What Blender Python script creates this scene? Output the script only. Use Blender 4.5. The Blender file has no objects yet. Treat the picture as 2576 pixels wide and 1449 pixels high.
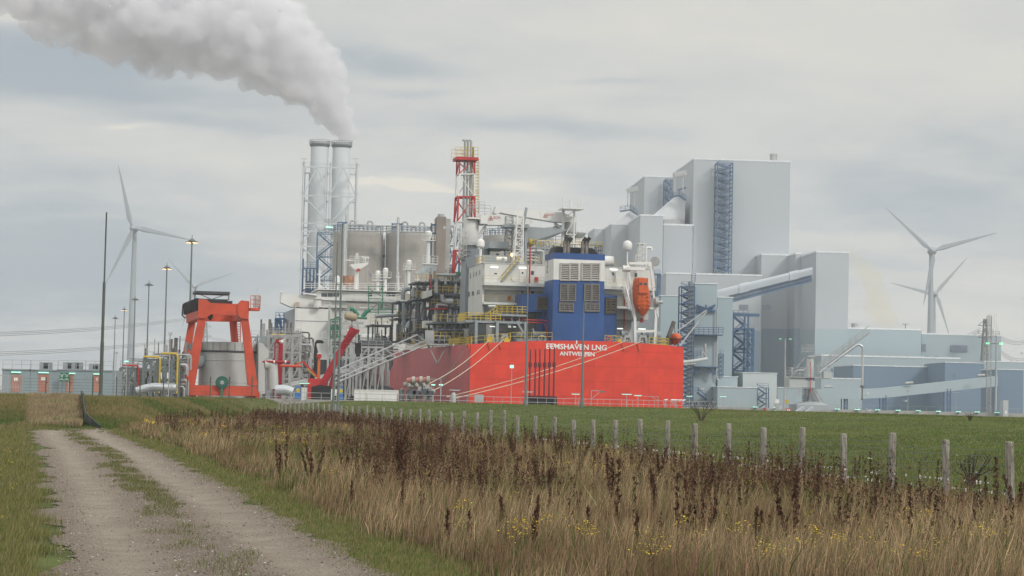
import bpy, bmesh, math, random
import numpy as np
from mathutils import Matrix, Vector
random.seed(7); RN = np.random.RandomState(11)
S = bpy.context.scene; COL = S.collection
R = math.radians
# ---------------------------------------------------------------- camera
EYE = 1.7; FPX = 5165.0                    # focal length in pixels of a 2576 px wide frame
cd = bpy.data.cameras.new('camera'); cam = bpy.data.objects.new('camera', cd); COL.objects.link(cam)
cd.sensor_width = 36; cd.lens = 36*FPX/2576; cd.clip_start = .5; cd.clip_end = 9000
PITCH = math.atan(281.7/FPX); ROLL = R(1.25)
CM = Matrix.Rotation(math.pi/2+PITCH, 3, 'X') @ Matrix.Rotation(ROLL, 3, 'Z')
cam.matrix_world = Matrix.Translation((0, 0, EYE)) @ CM.to_4x4()
S.camera = cam
# ---------------------------------------------------------------- render and exposure
S.view_settings.view_transform = 'Standard'; S.view_settings.look = 'None'
S.view_settings.exposure = -0.13; S.view_settings.gamma = 1; S.view_settings.use_curve_mapping = False
S.render.engine = 'CYCLES'
cy = S.cycles
cy.use_denoising = True
try: cy.denoiser = 'OPENIMAGEDENOISE'; cy.denoising_input_passes = 'RGB_ALBEDO_NORMAL'; cy.denoising_prefilter = 'ACCURATE'
except Exception: pass
cy.max_bounces = 8; cy.diffuse_bounces = 3; cy.glossy_bounces = 2; cy.transmission_bounces = 2; cy.volume_bounces = 6; cy.transparent_max_bounces = 12
cy.caustics_reflective = False; cy.caustics_refractive = False
S.render.use_persistent_data = False

def ray(p):
    """unit direction (world) through a photograph point p=(x,y) of the 2576x1449 view"""
    d = CM @ Vector(((p[0]-1288)/FPX, -(p[1]-724.5)/FPX, -1)); return d.normalized()
def crop(x0, y0, s): return lambda x, y: ((x0+x/s)/1.59006, (y0+y/s)/1.59006)
cA = crop(0, 600, 1.3175); cB = crop(1100, 500, 2.07); cC = crop(1000, 1100, 2.4156); cD = crop(1500, 1000, 2.4143)
cE = crop(1750, 800, 2.4143); cG = crop(2100, 850, 2.4143); cH = crop(2300, 550, 2.07); cI = crop(2600, 1000, 2.07)
cJ = crop(3200, 1100, 2.4152); cK = crop(1500, 1350, 1.9815)
def cU(x, y): return (x, y)
def ground(p, z=0.0):
    d = ray(p); t = (z-EYE)/d.z; return (d.x*t, d.y*t)
# ---------------------------------------------------------------- node helpers
class NT:
    def __init__(s, tree): s.t = tree; tree.nodes.clear()
    def n(s, typ, **kw):
        nd = s.t.nodes.new(typ)
        for k, v in kw.items():
            if k.startswith('_'): setattr(nd, k[1:], v)
        return nd
    def val(s, sock, v):
        if hasattr(v, 'is_output') or isinstance(v, bpy.types.NodeSocket): s.t.links.new(v, sock)
        else: sock.default_value = v
    def m(s, op, a, b=None, c=None, clamp=False):
        nd = s.t.nodes.new('ShaderNodeMath'); nd.operation = op; nd.use_clamp = clamp
        s.val(nd.inputs[0], a)
        if b is not None: s.val(nd.inputs[1], b)
        if c is not None: s.val(nd.inputs[2], c)
        return nd.outputs[0]
    def mix(s, f, a, b, typ='MIX'):
        nd = s.t.nodes.new('ShaderNodeMix'); nd.data_type = 'RGBA'; nd.blend_type = typ; nd.clamp_factor = True
        s.val(nd.inputs[0], f)
        for so, v in ((nd.inputs[6], a), (nd.inputs[7], b)):
            if isinstance(v, (tuple, list)): v = tuple(v)+(1,) if len(v) == 3 else v
            s.val(so, v)
        return nd.outputs[2]
    def noise(s, vec, scale, detail=3, rough=.5, out=0, dist=0):
        nd = s.t.nodes.new('ShaderNodeTexNoise'); s.t.links.new(vec, nd.inputs['Vector'])
        nd.inputs['Scale'].default_value = scale; nd.inputs['Detail'].default_value = detail
        nd.inputs['Roughness'].default_value = rough; nd.inputs['Distortion'].default_value = dist
        return nd.outputs[out]
    def sep(s, v):
        nd = s.t.nodes.new('ShaderNodeSeparateXYZ'); s.t.links.new(v, nd.inputs[0]); return nd.outputs
    def comb(s, x, y, z):
        nd = s.t.nodes.new('ShaderNodeCombineXYZ')
        for i, v in enumerate((x, y, z)): s.val(nd.inputs[i], v)
        return nd.outputs[0]
    def mr(s, v, a, b, c=0., d=1., smooth=True):
        nd = s.t.nodes.new('ShaderNodeMapRange'); nd.interpolation_type = 'SMOOTHSTEP' if smooth else 'LINEAR'
        s.val(nd.inputs[0], v)
        for i, q in enumerate((a, b, c, d)): nd.inputs[1+i].default_value = q
        return nd.outputs[0]
    def link(s, a, b): s.t.links.new(a, b)
def lin(r, g, b):
    f = lambda c: (c/255/12.92 if c/255 <= .04045 else ((c/255+.055)/1.055)**2.4)
    return (f(r), f(g), f(b))
# ---------------------------------------------------------------- sky and sun
SUN_EL, SUN_AZ = 36, 135                    # azimuth clockwise from the view direction: the light comes softly from the right
w = bpy.data.worlds.new('World'); S.world = w; w.use_nodes = True
T = NT(w.node_tree)
tc = T.n('ShaderNodeTexCoord'); dv = tc.outputs['Generated']; X, Y, Z = T.sep(dv)
sky = T.n('ShaderNodeTexSky'); sky.sky_type = 'NISHITA'; sky.sun_disc = False
sky.sun_elevation = R(SUN_EL); sky.sun_rotation = R(SUN_AZ); sky.air_density = 1.2; sky.dust_density = 3
zc = T.m('MAXIMUM', Z, 0.0); zp = T.m('ADD', zc, .13)
pv = T.comb(T.m('DIVIDE', X, zp), T.m('DIVIDE', Y, zp), 0.0)
n1 = T.noise(pv, 1.15, 5, .55, dist=.4); n2 = T.noise(pv, 3.3, 5, .6)
wob = T.noise(pv, 2.2, 4, .6, out=1); wx, wy, wz = T.sep(wob)
Xw = T.m('ADD', X, T.m('MULTIPLY', T.m('SUBTRACT', wx, .5), .075)); Zw = T.m('ADD', Z, T.m('MULTIPLY', T.m('SUBTRACT', wy, .5), .03))
def blob(p, rx, rz, amp, pw=1.0):
    d = ray(p); rx, rz = rx/FPX, rz/FPX
    a = T.m('DIVIDE', T.m('SUBTRACT', Xw, d.x), rx); b = T.m('DIVIDE', T.m('SUBTRACT', Zw, d.z), rz)
    r2 = T.m('ADD', T.m('MULTIPLY', a, a), T.m('MULTIPLY', b, b))
    front = T.m('GREATER_THAN', Y, 0.0)
    return T.m('MULTIPLY', T.m('MULTIPLY', T.m('EXPONENT', T.m('MULTIPLY', r2, -1.0)), amp), front)
# darkness mask of the blue grey cloud bases: +dark, -light
tot = T.m('ADD', T.m('MULTIPLY', T.m('SUBTRACT', n1, .5), 1.5), T.m('MULTIPLY', T.m('SUBTRACT', n2, .5), 1.15))
for p, rx, rz, a in (((60, 170), 330, 75, .85), ((330, 240), 300, 40, .35), ((980, 165), 190, 32, .62), ((1010, 235), 170, 14, .4), ((2330, 500), 380, 95, .55), ((150, 720), 620, 230, .38), ((2450, 560), 300, 200, .2), ((2500, 640), 300, 60, .3),
                     ((120, 560), 420, 210, .42), ((350, 720), 350, 150, .32), ((1500, 330), 420, 40, .28), ((1560, 205), 110, 10, .35), ((1640, 245), 90, 12, .2), ((560, 330), 330, 26, .35),
                     ((1250, 310), 330, 30, .25), ((1150, 530), 380, 45, .3), ((90, 55), 90, 22, -1.0), ((1900, 60), 700, 90, -.4), ((2300, 200), 420, 80, -.22), ((1500, 120), 300, 80, -.18),
                     ((700, 520), 420, 90, -.30), ((360, 338), 90, 9, -.9), ((1085, 462), 50, 14, -2.6), ((1120, 470), 40, 10, -1.6), ((950, 463), 55, 8, -1.3), ((1030, 468), 60, 8, -1.0), ((1350, 455), 90, 15, -1.1), ((1200, 380), 380, 40, -.25), ((700, 420), 260, 40, -.2), ((2480, 700), 190, 60, -.4), ((2240, 620), 190, 36, -.45), ((250, 560), 280, 14, -.25)):
    tot = T.m('ADD', tot, blob(p, rx, rz, a))
dark = T.mr(tot, -.35, .95, 0, 1)
lite = T.mr(tot, -.15, -1.1, 0, 1)
SC = 10.6
c_mid = tuple(v*SC for v in lin(217, 216, 211)); c_dark = tuple(v*SC for v in lin(167, 178, 187)); c_lite = tuple(v*SC for v in lin(236, 230, 216))
cloud = T.mix(dark, c_mid, c_dark); cloud = T.mix(lite, cloud, c_lite)
# overcast sky: brighter towards the zenith, away from the strip that the picture shows
up = T.mr(Z, .30, .9, 1.0, 2.1); back = T.mr(Y, -.1, -.8, 1.0, 1.45)
sc = T.n('ShaderNodeVectorMath', _operation='SCALE'); T.link(cloud, sc.inputs[0]); T.link(T.m('MULTIPLY', up, back), sc.inputs['Scale'])
skyc = T.mix(.94, sky.outputs[0], sc.outputs[0])
bg = T.n('ShaderNodeBackground'); T.link(skyc, bg.inputs[0]); bg.inputs[1].default_value = .1
wo = T.n('ShaderNodeOutputWorld'); T.link(bg.outputs[0], wo.inputs[0])
sl = bpy.data.lights.new('sun', 'SUN'); sl.energy = 1.9; sl.angle = R(12); sl.color = (1, .95, .88)
so = bpy.data.objects.new('sun', sl); COL.objects.link(so)
sd = Vector((math.sin(R(SUN_AZ))*math.cos(R(SUN_EL)), math.cos(R(SUN_AZ))*math.cos(R(SUN_EL)), math.sin(R(SUN_EL))))
so.rotation_euler = sd.to_track_quat('Z', 'Y').to_euler(); so.location = (200, -100, 300)
# ---------------------------------------------------------------- materials
MATS = {}
def mat(name, col, rough=.6, metal=0., var=.12, scale=.8, bump=0., panel=None, streak=0., emit=None, spec=.35):
    """painted or bare surface: colour with soft mottling, optional cladding lines and rain streaks"""
    if name in MATS: return MATS[name]
    m = bpy.data.materials.new(name); m.use_nodes = True; MATS[name] = m
    t = NT(m.node_tree); b = t.n('ShaderNodeBsdfPrincipled'); o = t.n('ShaderNodeOutputMaterial'); t.link(b.outputs[0], o.inputs[0])
    b.inputs['Metallic'].default_value = metal; b.inputs['Specular IOR Level'].default_value = spec
    g = t.n('ShaderNodeNewGeometry'); pos = g.outputs['Position']
    f = t.noise(pos, scale, 4, .6)
    c = t.mix(t.mr(f, .3, .7), tuple(v*(1-var) for v in col), tuple(min(1, v*(1+var)) for v in col))
    if streak:
        x, y, z = t.sep(pos); sv = t.comb(t.m('MULTIPLY', x, 1.6), t.m('MULTIPLY', y, 1.6), t.m('MULTIPLY', z, .07))
        sn = t.noise(sv, 1.0, 5, .65)
        c = t.mix(t.m('MULTIPLY', t.mr(sn, .5, .8), streak), c, tuple(v*.45 for v in col))
    if panel:
        x, y, z = t.sep(pos); k, dep = panel[0], panel[1]
        fr = t.m('FRACT', t.m('DIVIDE', z if k > 0 else t.m('ADD', x, y), abs(k)))
        ln = t.m('LESS_THAN', fr, .05 if abs(k) > 1.5 else .12)
        c = t.mix(t.m('MULTIPLY', ln, dep), c, tuple(v*.55 for v in col))
    t.link(c, b.inputs['Base Color'])
    t.link(t.mr(f, .2, .8, rough-.07, rough+.1), b.inputs['Roughness'])
    if bump:
        bn = t.n('ShaderNodeBump'); bn.inputs['Strength'].default_value = bump; t.link(t.noise(pos, scale*8, 4, .6), bn.inputs['Height']); bn.inputs['Distance'].default_value = .05
        t.link(bn.outputs[0], b.inputs['Normal'])
    if emit:
        b.inputs['Emission Color'].default_value = (*emit[:3], 1); b.inputs['Emission Strength'].default_value = emit[3]
    return m
def attr_mat(name, rough=.8, trans=0.0, spec=.15):
    m = bpy.data.materials.new(name); m.use_nodes = True; MATS[name] = m
    t = NT(m.node_tree); b = t.n('ShaderNodeBsdfPrincipled'); o = t.n('ShaderNodeOutputMaterial')
    a = t.n('ShaderNodeAttribute'); a.attribute_name = 'Col'; t.link(a.outputs[0], b.inputs['Base Color'])
    b.inputs['Roughness'].default_value = rough; b.inputs['Specular IOR Level'].default_value = spec
    t.link(b.outputs[0], o.inputs[0])
    return m
# ---------------------------------------------------------------- objects
def props(o, label=None, cat=None, group=None, kind=None):
    for k, v in (('label', label), ('category', cat), ('group', group), ('kind', kind)):
        if v: o[k] = v
    return o
class Frame:
    """a building frame: local (u, v, z); u to the right, v away from the viewer"""
    def __init__(s, ox, oy, ang=0.0):
        s.o = (ox, oy); s.a = R(ang); s.c, s.s = math.cos(s.a), math.sin(s.a)
    def world(s, u, v): return (s.o[0]+u*s.c-v*s.s, s.o[1]+u*s.s+v*s.c)
    def _cam(s):
        x, y = -s.o[0], -s.o[1]; return (x*s.c+y*s.s, -x*s.s+y*s.c)
    def at(s, p, v):
        d = ray(p); du, dv_ = d.x*s.c+d.y*s.s, -d.x*s.s+d.y*s.c
        cu, cv = s._cam(); t = (v-cv)/dv_
        return (cu+du*t, v, EYE+d.z*t)
    def sd(s, p, u):
        d = ray(p); du, dv_ = d.x*s.c+d.y*s.s, -d.x*s.s+d.y*s.c
        cu, cv = s._cam(); t = (u-cu)/du
        return (u, cv+dv_*t, EYE+d.z*t)
W0 = Frame(0, 0)
FR = {}
def thing(name, label, cat, F, u, v, z, group=None):
    o = bpy.data.objects.new(name, None); COL.objects.link(o)
    x, y = F.world(u, v); o.location = (x, y, z); o.rotation_euler = (0, 0, F.a); o.empty_display_size = .3
    FR[o.name] = (u, v, z); return props(o, label, cat, group)
class MB:
    """collects shapes in frame coordinates; build() links them as ONE mesh object"""
    def __init__(s): s.v = []; s.f = []; s.mi = []; s.cur = 0
    def m(s, i): s.cur = i; return s
    def add(s, vs, fs):
        b = len(s.v); s.v += [tuple(q) for q in vs]; s.f += [tuple(b+i for i in f) for f in fs]; s.mi += [s.cur]*len(fs); return s
    def box(s, a, b):
        (x0, y0, z0), (x1, y1, z1) = a, b
        x0, x1 = sorted((x0, x1)); y0, y1 = sorted((y0, y1)); z0, z1 = sorted((z0, z1))
        return s.add([(x0,y0,z0),(x1,y0,z0),(x1,y1,z0),(x0,y1,z0),(x0,y0,z1),(x1,y0,z1),(x1,y1,z1),(x0,y1,z1)],
                     [(0,3,2,1),(4,5,6,7),(0,1,5,4),(1,2,6,5),(2,3,7,6),(3,0,4,7)])
    def bar(s, p, q, wd, hd=None):
        hd = hd or wd; p, q = Vector(p), Vector(q); d = q-p
        if d.length < 1e-5: return s
        d.normalize(); up = Vector((0, 0, 1)) if abs(d.z) < .95 else Vector((0, 1, 0))
        a = d.cross(up).normalized()*wd/2; b = a.cross(d).normalized()*hd/2
        vs = [p-a-b, p+a-b, p+a+b, p-a+b, q-a-b, q+a-b, q+a+b, q-a+b]
        return s.add(vs, [(0,3,2,1),(4,5,6,7),(0,1,5,4),(1,2,6,5),(2,3,7,6),(3,0,4,7)])
    def tube(s, p, q, r0, r1=None, n=8, cap=True):
        r1 = r0 if r1 is None else r1; p, q = Vector(p), Vector(q); d = (q-p)
        if d.length < 1e-5: return s
        d.normalize(); up = Vector((0, 0, 1)) if abs(d.z) < .95 else Vector((0, 1, 0))
        a = d.cross(up).normalized(); b = a.cross(d).normalized()
        vs = []
        for c, r in ((p, r0), (q, r1)):
            for i in range(n):
                t = 2*math.pi*i/n; vs.append(c+a*math.cos(t)*r+b*math.sin(t)*r)
        fs = [(i, (i+1) % n, n+(i+1) % n, n+i) for i in range(n)]
        if cap: fs += [tuple(range(n-1, -1, -1)), tuple(range(n, 2*n))]
        return s.add(vs, fs)
    def pipe(s, pts, r, n=8):
        pts = [Vector(p) for p in pts]; rings = []
        for i, p in enumerate(pts):
            d = (pts[min(i+1, len(pts)-1)]-pts[max(i-1, 0)]).normalized()
            up = Vector((0, 0, 1)) if abs(d.z) < .9 else Vector((0, 1, 0))
            a = d.cross(up).normalized(); b = a.cross(d).normalized(); rr = r[i] if isinstance(r, (list, tuple)) else r
            rings.append([p+a*math.cos(2*math.pi*k/n)*rr+b*math.sin(2*math.pi*k/n)*rr for k in range(n)])
        for i in range(len(rings)-1):          # keep neighbouring rings aligned
            best = min(range(n), key=lambda k: (rings[i+1][k]-rings[i][0]-(pts[i+1]-pts[i])).length)
            r2 = rings[i+1]; rings[i+1] = r2[best:]+r2[:best]
            if (rings[i+1][1]-rings[i][1]-(pts[i+1]-pts[i])).length > (rings[i+1][-1]-rings[i][1]-(pts[i+1]-pts[i])).length:
                rings[i+1] = [rings[i+1][0]]+rings[i+1][:0:-1]
        vs = [v for rg in rings for v in rg]
        fs = [(i*n+k, i*n+(k+1) % n, (i+1)*n+(k+1) % n, (i+1)*n+k) for i in range(len(rings)-1) for k in range(n)]
        fs += [tuple(range(n-1, -1, -1)), tuple(range((len(rings)-1)*n, len(rings)*n))]
        return s.add(vs, fs)
    def elbow(s, pts, r, n=8, bend=1.0):
        """pipe with rounded corners"""
        out = [Vector(pts[0])]
        for i in range(1, len(pts)-1):
            a, b, c = Vector(pts[i-1]), Vector(pts[i]), Vector(pts[i+1])
            k = min(bend, (a-b).length*.45, (c-b).length*.45); p, q = b+(a-b).normalized()*k, b+(c-b).normalized()*k
            for t in (0, .25, .5, .75, 1): out.append(p*(1-t)**2+b*2*t*(1-t)+q*t*t)
        out.append(Vector(pts[-1])); return s.pipe(out, r, n)
    def lathe(s, c, prof, n=16):
        """prof: list of (radius, z) about the vertical through c=(x,y)"""
        vs = [(c[0]+r*math.cos(2*math.pi*k/n), c[1]+r*math.sin(2*math.pi*k/n), z) for r, z in prof for k in range(n)]
        fs = [(i*n+k, i*n+(k+1) % n, (i+1)*n+(k+1) % n, (i+1)*n+k) for i in range(len(prof)-1) for k in range(n)]
        fs += [tuple(range(n-1, -1, -1)), tuple(range((len(prof)-1)*n, len(prof)*n))]
        return s.add(vs, fs)
    def prism(s, poly, v0, v1):
        """poly in (u,z), extruded from v0 to v1"""
        n = len(poly); vs = [(u, v0, z) for u, z in poly]+[(u, v1, z) for u, z in poly]
        fs = [tuple(range(n)), tuple(range(2*n-1, n-1, -1))]+[(i, n+i, n+(i+1) % n, (i+1) % n) for i in range(n)]
        return s.add(vs, fs)
    def sprism(s, poly, u0, u1):
        """poly in (v,z), extruded from u0 to u1"""
        n = len(poly); vs = [(u0, v, z) for v, z in poly]+[(u1, v, z) for v, z in poly]
        fs = [tuple(range(n)), tuple(range(2*n-1, n-1, -1))]+[(i, n+i, n+(i+1) % n, (i+1) % n) for i in range(n)]
        return s.add(vs, fs)
    def hprism(s, poly, z0, z1):
        n = len(poly); vs = [(u, v, z0) for u, v in poly]+[(u, v, z1) for u, v in poly]
        fs = [tuple(range(n-1, -1, -1)), tuple(range(n, 2*n))]+[(i, (i+1) % n, n+(i+1) % n, n+i) for i in range(n)]
        return s.add(vs, fs)
    def rail(s, pts, h=1.1, step=1.5, t=.05, mids=2):
        """hand rail along pts (at the foot)"""
        for a, b in zip(pts, pts[1:]):
            a, b = Vector(a), Vector(b); L = (b-a).length; n = max(1, round(L/step))
            for k in range(1, mids+1): s.bar(a+Vector((0, 0, h*k/mids)), b+Vector((0, 0, h*k/mids)), t)
            for i in range(n+1): q = a.lerp(b, i/n); s.bar(q, q+Vector((0, 0, h)), t)
        return s
    def lattice(s, base, top, wb, wt, n, t, tb=None, diag='x', sides=4):
        """square lattice tower between base and top centres (vertical)"""
        tb = tb or t*.7; base, top = Vector(base), Vector(top)
        def cor(k):
            f = k/n; c = base.lerp(top, f); h = (wb+(wt-wb)*f)/2
            return [c+Vector((sx*h, sy*h, 0)) for sx, sy in ((-1,-1),(1,-1),(1,1),(-1,1))]
        prev = cor(0)
        for k in range(1, n+1):
            cu = cor(k)
            for i in range(4):
                j = (i+1) % 4; s.bar(prev[i], cu[i], t); s.bar(cu[i], cu[j], tb)
                if diag == 'x' or (diag == 'z' and (k+i) % 2): s.bar(prev[i], cu[j], tb)
                if diag == 'x' or (diag == 'z' and not (k+i) % 2): s.bar(prev[j], cu[i], tb)
            prev = cu
        return s
    def stair(s, p, q, wd=.9, t=.12, rail=True, steps=True):
        """a flight from foot p to head q, its width along v"""
        p, q = Vector(p), Vector(q)
        for o in (0, wd):
            d = Vector((0, o, 0)); s.bar(p+d, q+d, t, t*2)
            if rail: s.bar(p+d+Vector((0, 0, 1)), q+d+Vector((0, 0, 1)), t*.5)
        n = max(2, int((q-p).length/.5))
        if steps:
            for i in range(n+1): c = p.lerp(q, i/n); s.box(c-Vector((.14, 0, .02)), c+Vector((.14, wd, .02)))
        return s
    def build(s, name, mats, parent=None, F=None, smooth=False, loc=None):
        me = bpy.data.meshes.new(name); u, v, z = FR.get(parent.name, (0, 0, 0)) if parent else (0, 0, 0)
        if parent is None and F is not None:
            vs = [(*F.world(a, b), c) for a, b, c in s.v]
        else: vs = [(a-u, b-v, c-z) for a, b, c in s.v]
        me.from_pydata(vs, [], s.f)
        mats = mats if isinstance(mats, (list, tuple)) else [mats]
        for q in mats: me.materials.append(q)
        if len(mats) > 1: me.polygons.foreach_set('material_index', s.mi)
        if smooth is True or smooth == 1: me.polygons.foreach_set('use_smooth', [True]*len(me.polygons))
        elif smooth:                                       # smooth quads only
            me.polygons.foreach_set('use_smooth', [len(p.vertices) == 4 for p in me.polygons])
        bm = bmesh.new(); bm.from_mesh(me); bmesh.ops.recalc_face_normals(bm, faces=bm.faces); bm.to_mesh(me); bm.free()
        if smooth: me.polygons.foreach_set('use_smooth', [True]*len(me.polygons)); me.set_sharp_from_angle(angle=R(38))
        o = bpy.data.objects.new(name, me); COL.objects.link(o)
        if parent:
            o.parent = parent
            FR[o.name] = (u, v, z)
        return o
def kids(o): return [c for c in o.children]
def copy_tree(o, parent=None):
    c = o.copy(); COL.objects.link(c)
    if parent: c.parent = parent; c.matrix_parent_inverse = o.matrix_parent_inverse.copy()
    for ch in list(o.children): copy_tree(ch, c)
    return c
def text_part(body, name, size, m, parent, loc, rot=(math.pi/2, 0, 0), ext=.01, sx=1.0, align='CENTER', bold=0.0):
    cu = bpy.data.curves.new(name, 'FONT'); cu.body = body; cu.size = size; cu.extrude = ext; cu.align_x = align; cu.align_y = 'BOTTOM'; cu.offset = bold
    cu.resolution_u = 3
    tmp = bpy.data.objects.new(name+'_tmp', cu); COL.objects.link(tmp)
    dg = bpy.context.evaluated_depsgraph_get(); me = bpy.data.meshes.new_from_object(tmp.evaluated_get(dg)); bpy.data.objects.remove(tmp)
    me.materials.clear(); me.materials.append(m)
    o = bpy.data.objects.new(name, me); COL.objects.link(o); o.parent = parent
    u, v, z = FR.get(parent.name, (0, 0, 0)); o.location = (loc[0]-u, loc[1]-v, loc[2]-z); o.rotation_euler = rot; o.scale = (sx, 1, 1)
    return o
def vn(x, y, seed=0):
    """value noise on numpy arrays, 0..1"""
    xi, yi = np.floor(x).astype(np.int64), np.floor(y).astype(np.int64); fx, fy = x-xi, y-yi
    fx = fx*fx*(3-2*fx); fy = fy*fy*(3-2*fy)
    def h(a, b):
        q = (a*374761393+b*668265263+seed*974711) & 0x7fffffff; q = ((q ^ (q >> 13))*1274126177) & 0x7fffffff
        return ((q ^ (q >> 16)) & 0xffff)/65535.
    return (h(xi, yi)*(1-fx)+h(xi+1, yi)*fx)*(1-fy)+(h(xi, yi+1)*(1-fx)+h(xi+1, yi+1)*fx)*fy
def fbm(x, y, seed=0, o=3): return sum(vn(x*2**i, y*2**i, seed+i)*.5**i for i in range(o))/sum(.5**i for i in range(o))
# ================================================================ terrain
GA = -0.2195+.0                             # the track and the fence run along x = GA*y + const
FX0 = (2548-154)/FPX*34.0                   # fence offset
def fence_x(y): return (154-1288)/FPX*y+FX0
DKZ, PLZ = 1.22, .9                          # dike crest, level of the works behind it
def sm(a, b, x): t = np.clip((x-a)/(b-a), 0, 1); return t*t*(3-2*t)
def terrain(x, y):
    x = np.asarray(x, float); y = np.asarray(y, float)
    d = x-fence_x(y)                        # beyond the fence
    D1 = np.clip(45-(y-129)*.23, 20, 52); s_ = np.clip((d+12)*6, 0, 150); t1 = sm(2.0, D1, d); t2 = sm(93, 118, y-s_+2*(fbm(x*.05, y*.05, 5)-.5))
    up = np.maximum(t1, t2)
    far = np.maximum(sm(14, 30, d-D1), sm(126, 150, y-s_))          # down the far side to the works
    z = DKZ*up*(1-far)+PLZ*far
    z = z+.10*(fbm(x*.12, y*.12, 3)-.5)*(y < 240)+.05*(fbm(x*.5, y*.5, 9)-.5)*(y < 240)+.06*(fbm((x-fence_x(y))*.45, y*.05, 17)-.5)*(d > 2)*(y < 240)
    rut = (x-track_c(y)); z = z-.05*np.exp(-((np.abs(rut)-.85)/.35)**2)*(y < 95)
    basin = sm(302, 306, y)*(1-sm(470, 474, y))*sm(-16, -12, x+.2*(y-318))
    z = z-5.5*basin
    return z
EL = [(145, 1449), (140, 1340), (122, 1240), (100, 1150), (78, 1085)]; ER = [(985, 1449), (800, 1350), (600, 1240), (430, 1150), (262, 1080)]
_el = sorted(((ground(p)[1], ground(p)[0]) for p in EL)); _er = sorted(((ground(p)[1], ground(p)[0]) for p in ER))
def _ex(lst):
    (y0, x0), (y1, x1) = lst[0], lst[1]; return [(5, x0+(5-y0)*(x1-x0)/(y1-y0))]+lst
_el, _er = _ex(_el), _ex(_er)
def track_l(y): return np.interp(y, [a for a, b in _el], [b for a, b in _el])
def track_r(y): return np.interp(y, [a for a, b in _er], [b for a, b in _er])
def track_c(y): return (track_l(y)+track_r(y))/2
def grid_mesh(name, xs, ys, m, zf, colf=None, dz=0.0, keep=None):
    X_, Y_ = np.meshgrid(xs, ys); Z_ = zf(X_, Y_)+dz; nx, ny = len(xs), len(ys)
    v = np.stack([X_, Y_, Z_], -1).reshape(-1, 3)
    i = np.arange(nx*ny).reshape(ny, nx); f = np.stack([i[:-1, :-1], i[:-1, 1:], i[1:, 1:], i[1:, :-1]], -1).reshape(-1, 4)
    if keep is not None:
        cx, cyy = v[f][:, :, 0].mean(1), v[f][:, :, 1].mean(1); f = f[keep(cx, cyy)]
    me = raw_mesh(name, v, f, m, colf(v[:, 0], v[:, 1]) if colf else None, smooth=True)
    o = bpy.data.objects.new(name, me); COL.objects.link(o); return o
def raw_mesh(name, v, f, m, col=None, smooth=False):
    me = bpy.data.meshes.new(name); nv, nf, k = len(v), len(f), f.shape[1]
    me.vertices.add(nv); me.vertices.foreach_set('co', np.ascontiguousarray(v, np.float32).ravel())
    me.loops.add(nf*k); me.loops.foreach_set('vertex_index', f.astype(np.int32).ravel())
    me.polygons.add(nf); me.polygons.foreach_set('loop_start', np.arange(0, nf*k, k, dtype=np.int32)); 
    try: me.polygons.foreach_set('loop_total', np.full(nf, k, np.int32))
    except Exception: pass
    if smooth: me.polygons.foreach_set('use_smooth', np.ones(nf, bool))
    me.update(calc_edges=True)
    if col is not None:
        a = me.color_attributes.new('Col', 'FLOAT_COLOR', 'POINT'); c = np.ones((nv, 4), np.float32); c[:, :3] = col; a.data.foreach_set('color', c.ravel())
    me.materials.append(m); me.validate(); return me
# ground: three blended nested zones of one sheet
def ground_mat():
    m = bpy.data.materials.new('ground_grass'); m.use_nodes = True; t = NT(m.node_tree); b = t.n('ShaderNodeBsdfPrincipled'); o = t.n('ShaderNodeOutputMaterial'); t.link(b.outputs[0], o.inputs[0])
    g = t.n('ShaderNodeNewGeometry'); pos = g.outputs['Position']; a = t.n('ShaderNodeAttribute'); a.attribute_name = 'Col'
    f = t.noise(pos, 9, 6, .7); f2 = t.noise(pos, 1.1, 4, .6)
    c = t.mix(t.mr(f, .3, .75), a.outputs[0], t.mix(.5, a.outputs[0], (.16, .13, .07)))
    c2 = t.n('ShaderNodeHueSaturation'); t.link(c, c2.inputs['Color']); t.link(t.mr(f2, .3, .7, .7, 1.25), c2.inputs['Value'])
    t.link(c2.outputs[0], b.inputs['Base Color']); b.inputs['Roughness'].default_value = .95; b.inputs['Specular IOR Level'].default_value = .08
    bn = t.n('ShaderNodeBump'); bn.inputs['Strength'].default_value = .8; bn.inputs['Distance'].default_value = .06; t.link(f, bn.inputs['Height']); t.link(bn.outputs[0], b.inputs['Normal'])
    return m
GREEN = np.array((.072, .100, .028)); DRY = np.array((.13, .098, .055)); SOIL = np.array((.10, .085, .05)); CONC = np.array((.30, .30, .28))
def dryness(x, y):
    """0 green .. 1 dry straw, as the ground carries it"""
    d = x-fence_x(y); r = x-track_r(y)
    a = sm(.4, 1.4, r+1.2*(fbm(x*.8, y*.8, 21)-.5))*(1-sm(-.2, 2.4, d+2.2*(fbm(x*.6, y*.6, 22)-.5)))*(1-sm(150, 160, y))
    # straw streaks on the cross bank
    b = sm(.5, .78, fbm(x*.06+y*.03, y*.10, 31))*sm(92, 97, y)*.7*(x > -40)*(x < fence_x(y))
    left = .55*sm(.35, .75, fbm(x*.5, y*.35, 41))*sm(.5, 2.0, track_l(y)-x)
    return np.clip(np.maximum(np.maximum(a, b), left), 0, 1)
def ground_col(x, y):
    k = dryness(x, y)[:, None]; n = fbm(x*.35, y*.35, 12)[:, None]
    g = GREEN*(.65+.8*n); dr = DRY*(.7+.6*n); c = g*(1-k)+dr*k
    d_ = x-fence_x(y); yy = sm(128, 150, y-np.clip((d_+12)*6, 0, 150))[:, None]; dd = sm(16, 30, d_-np.clip(45-(y-129)*.23, 20, 52))[:, None]; w_ = np.maximum(np.maximum(yy, dd), sm(236, 244, y)[:, None])
    return c*(1-w_)+CONC*.75*w_
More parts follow.
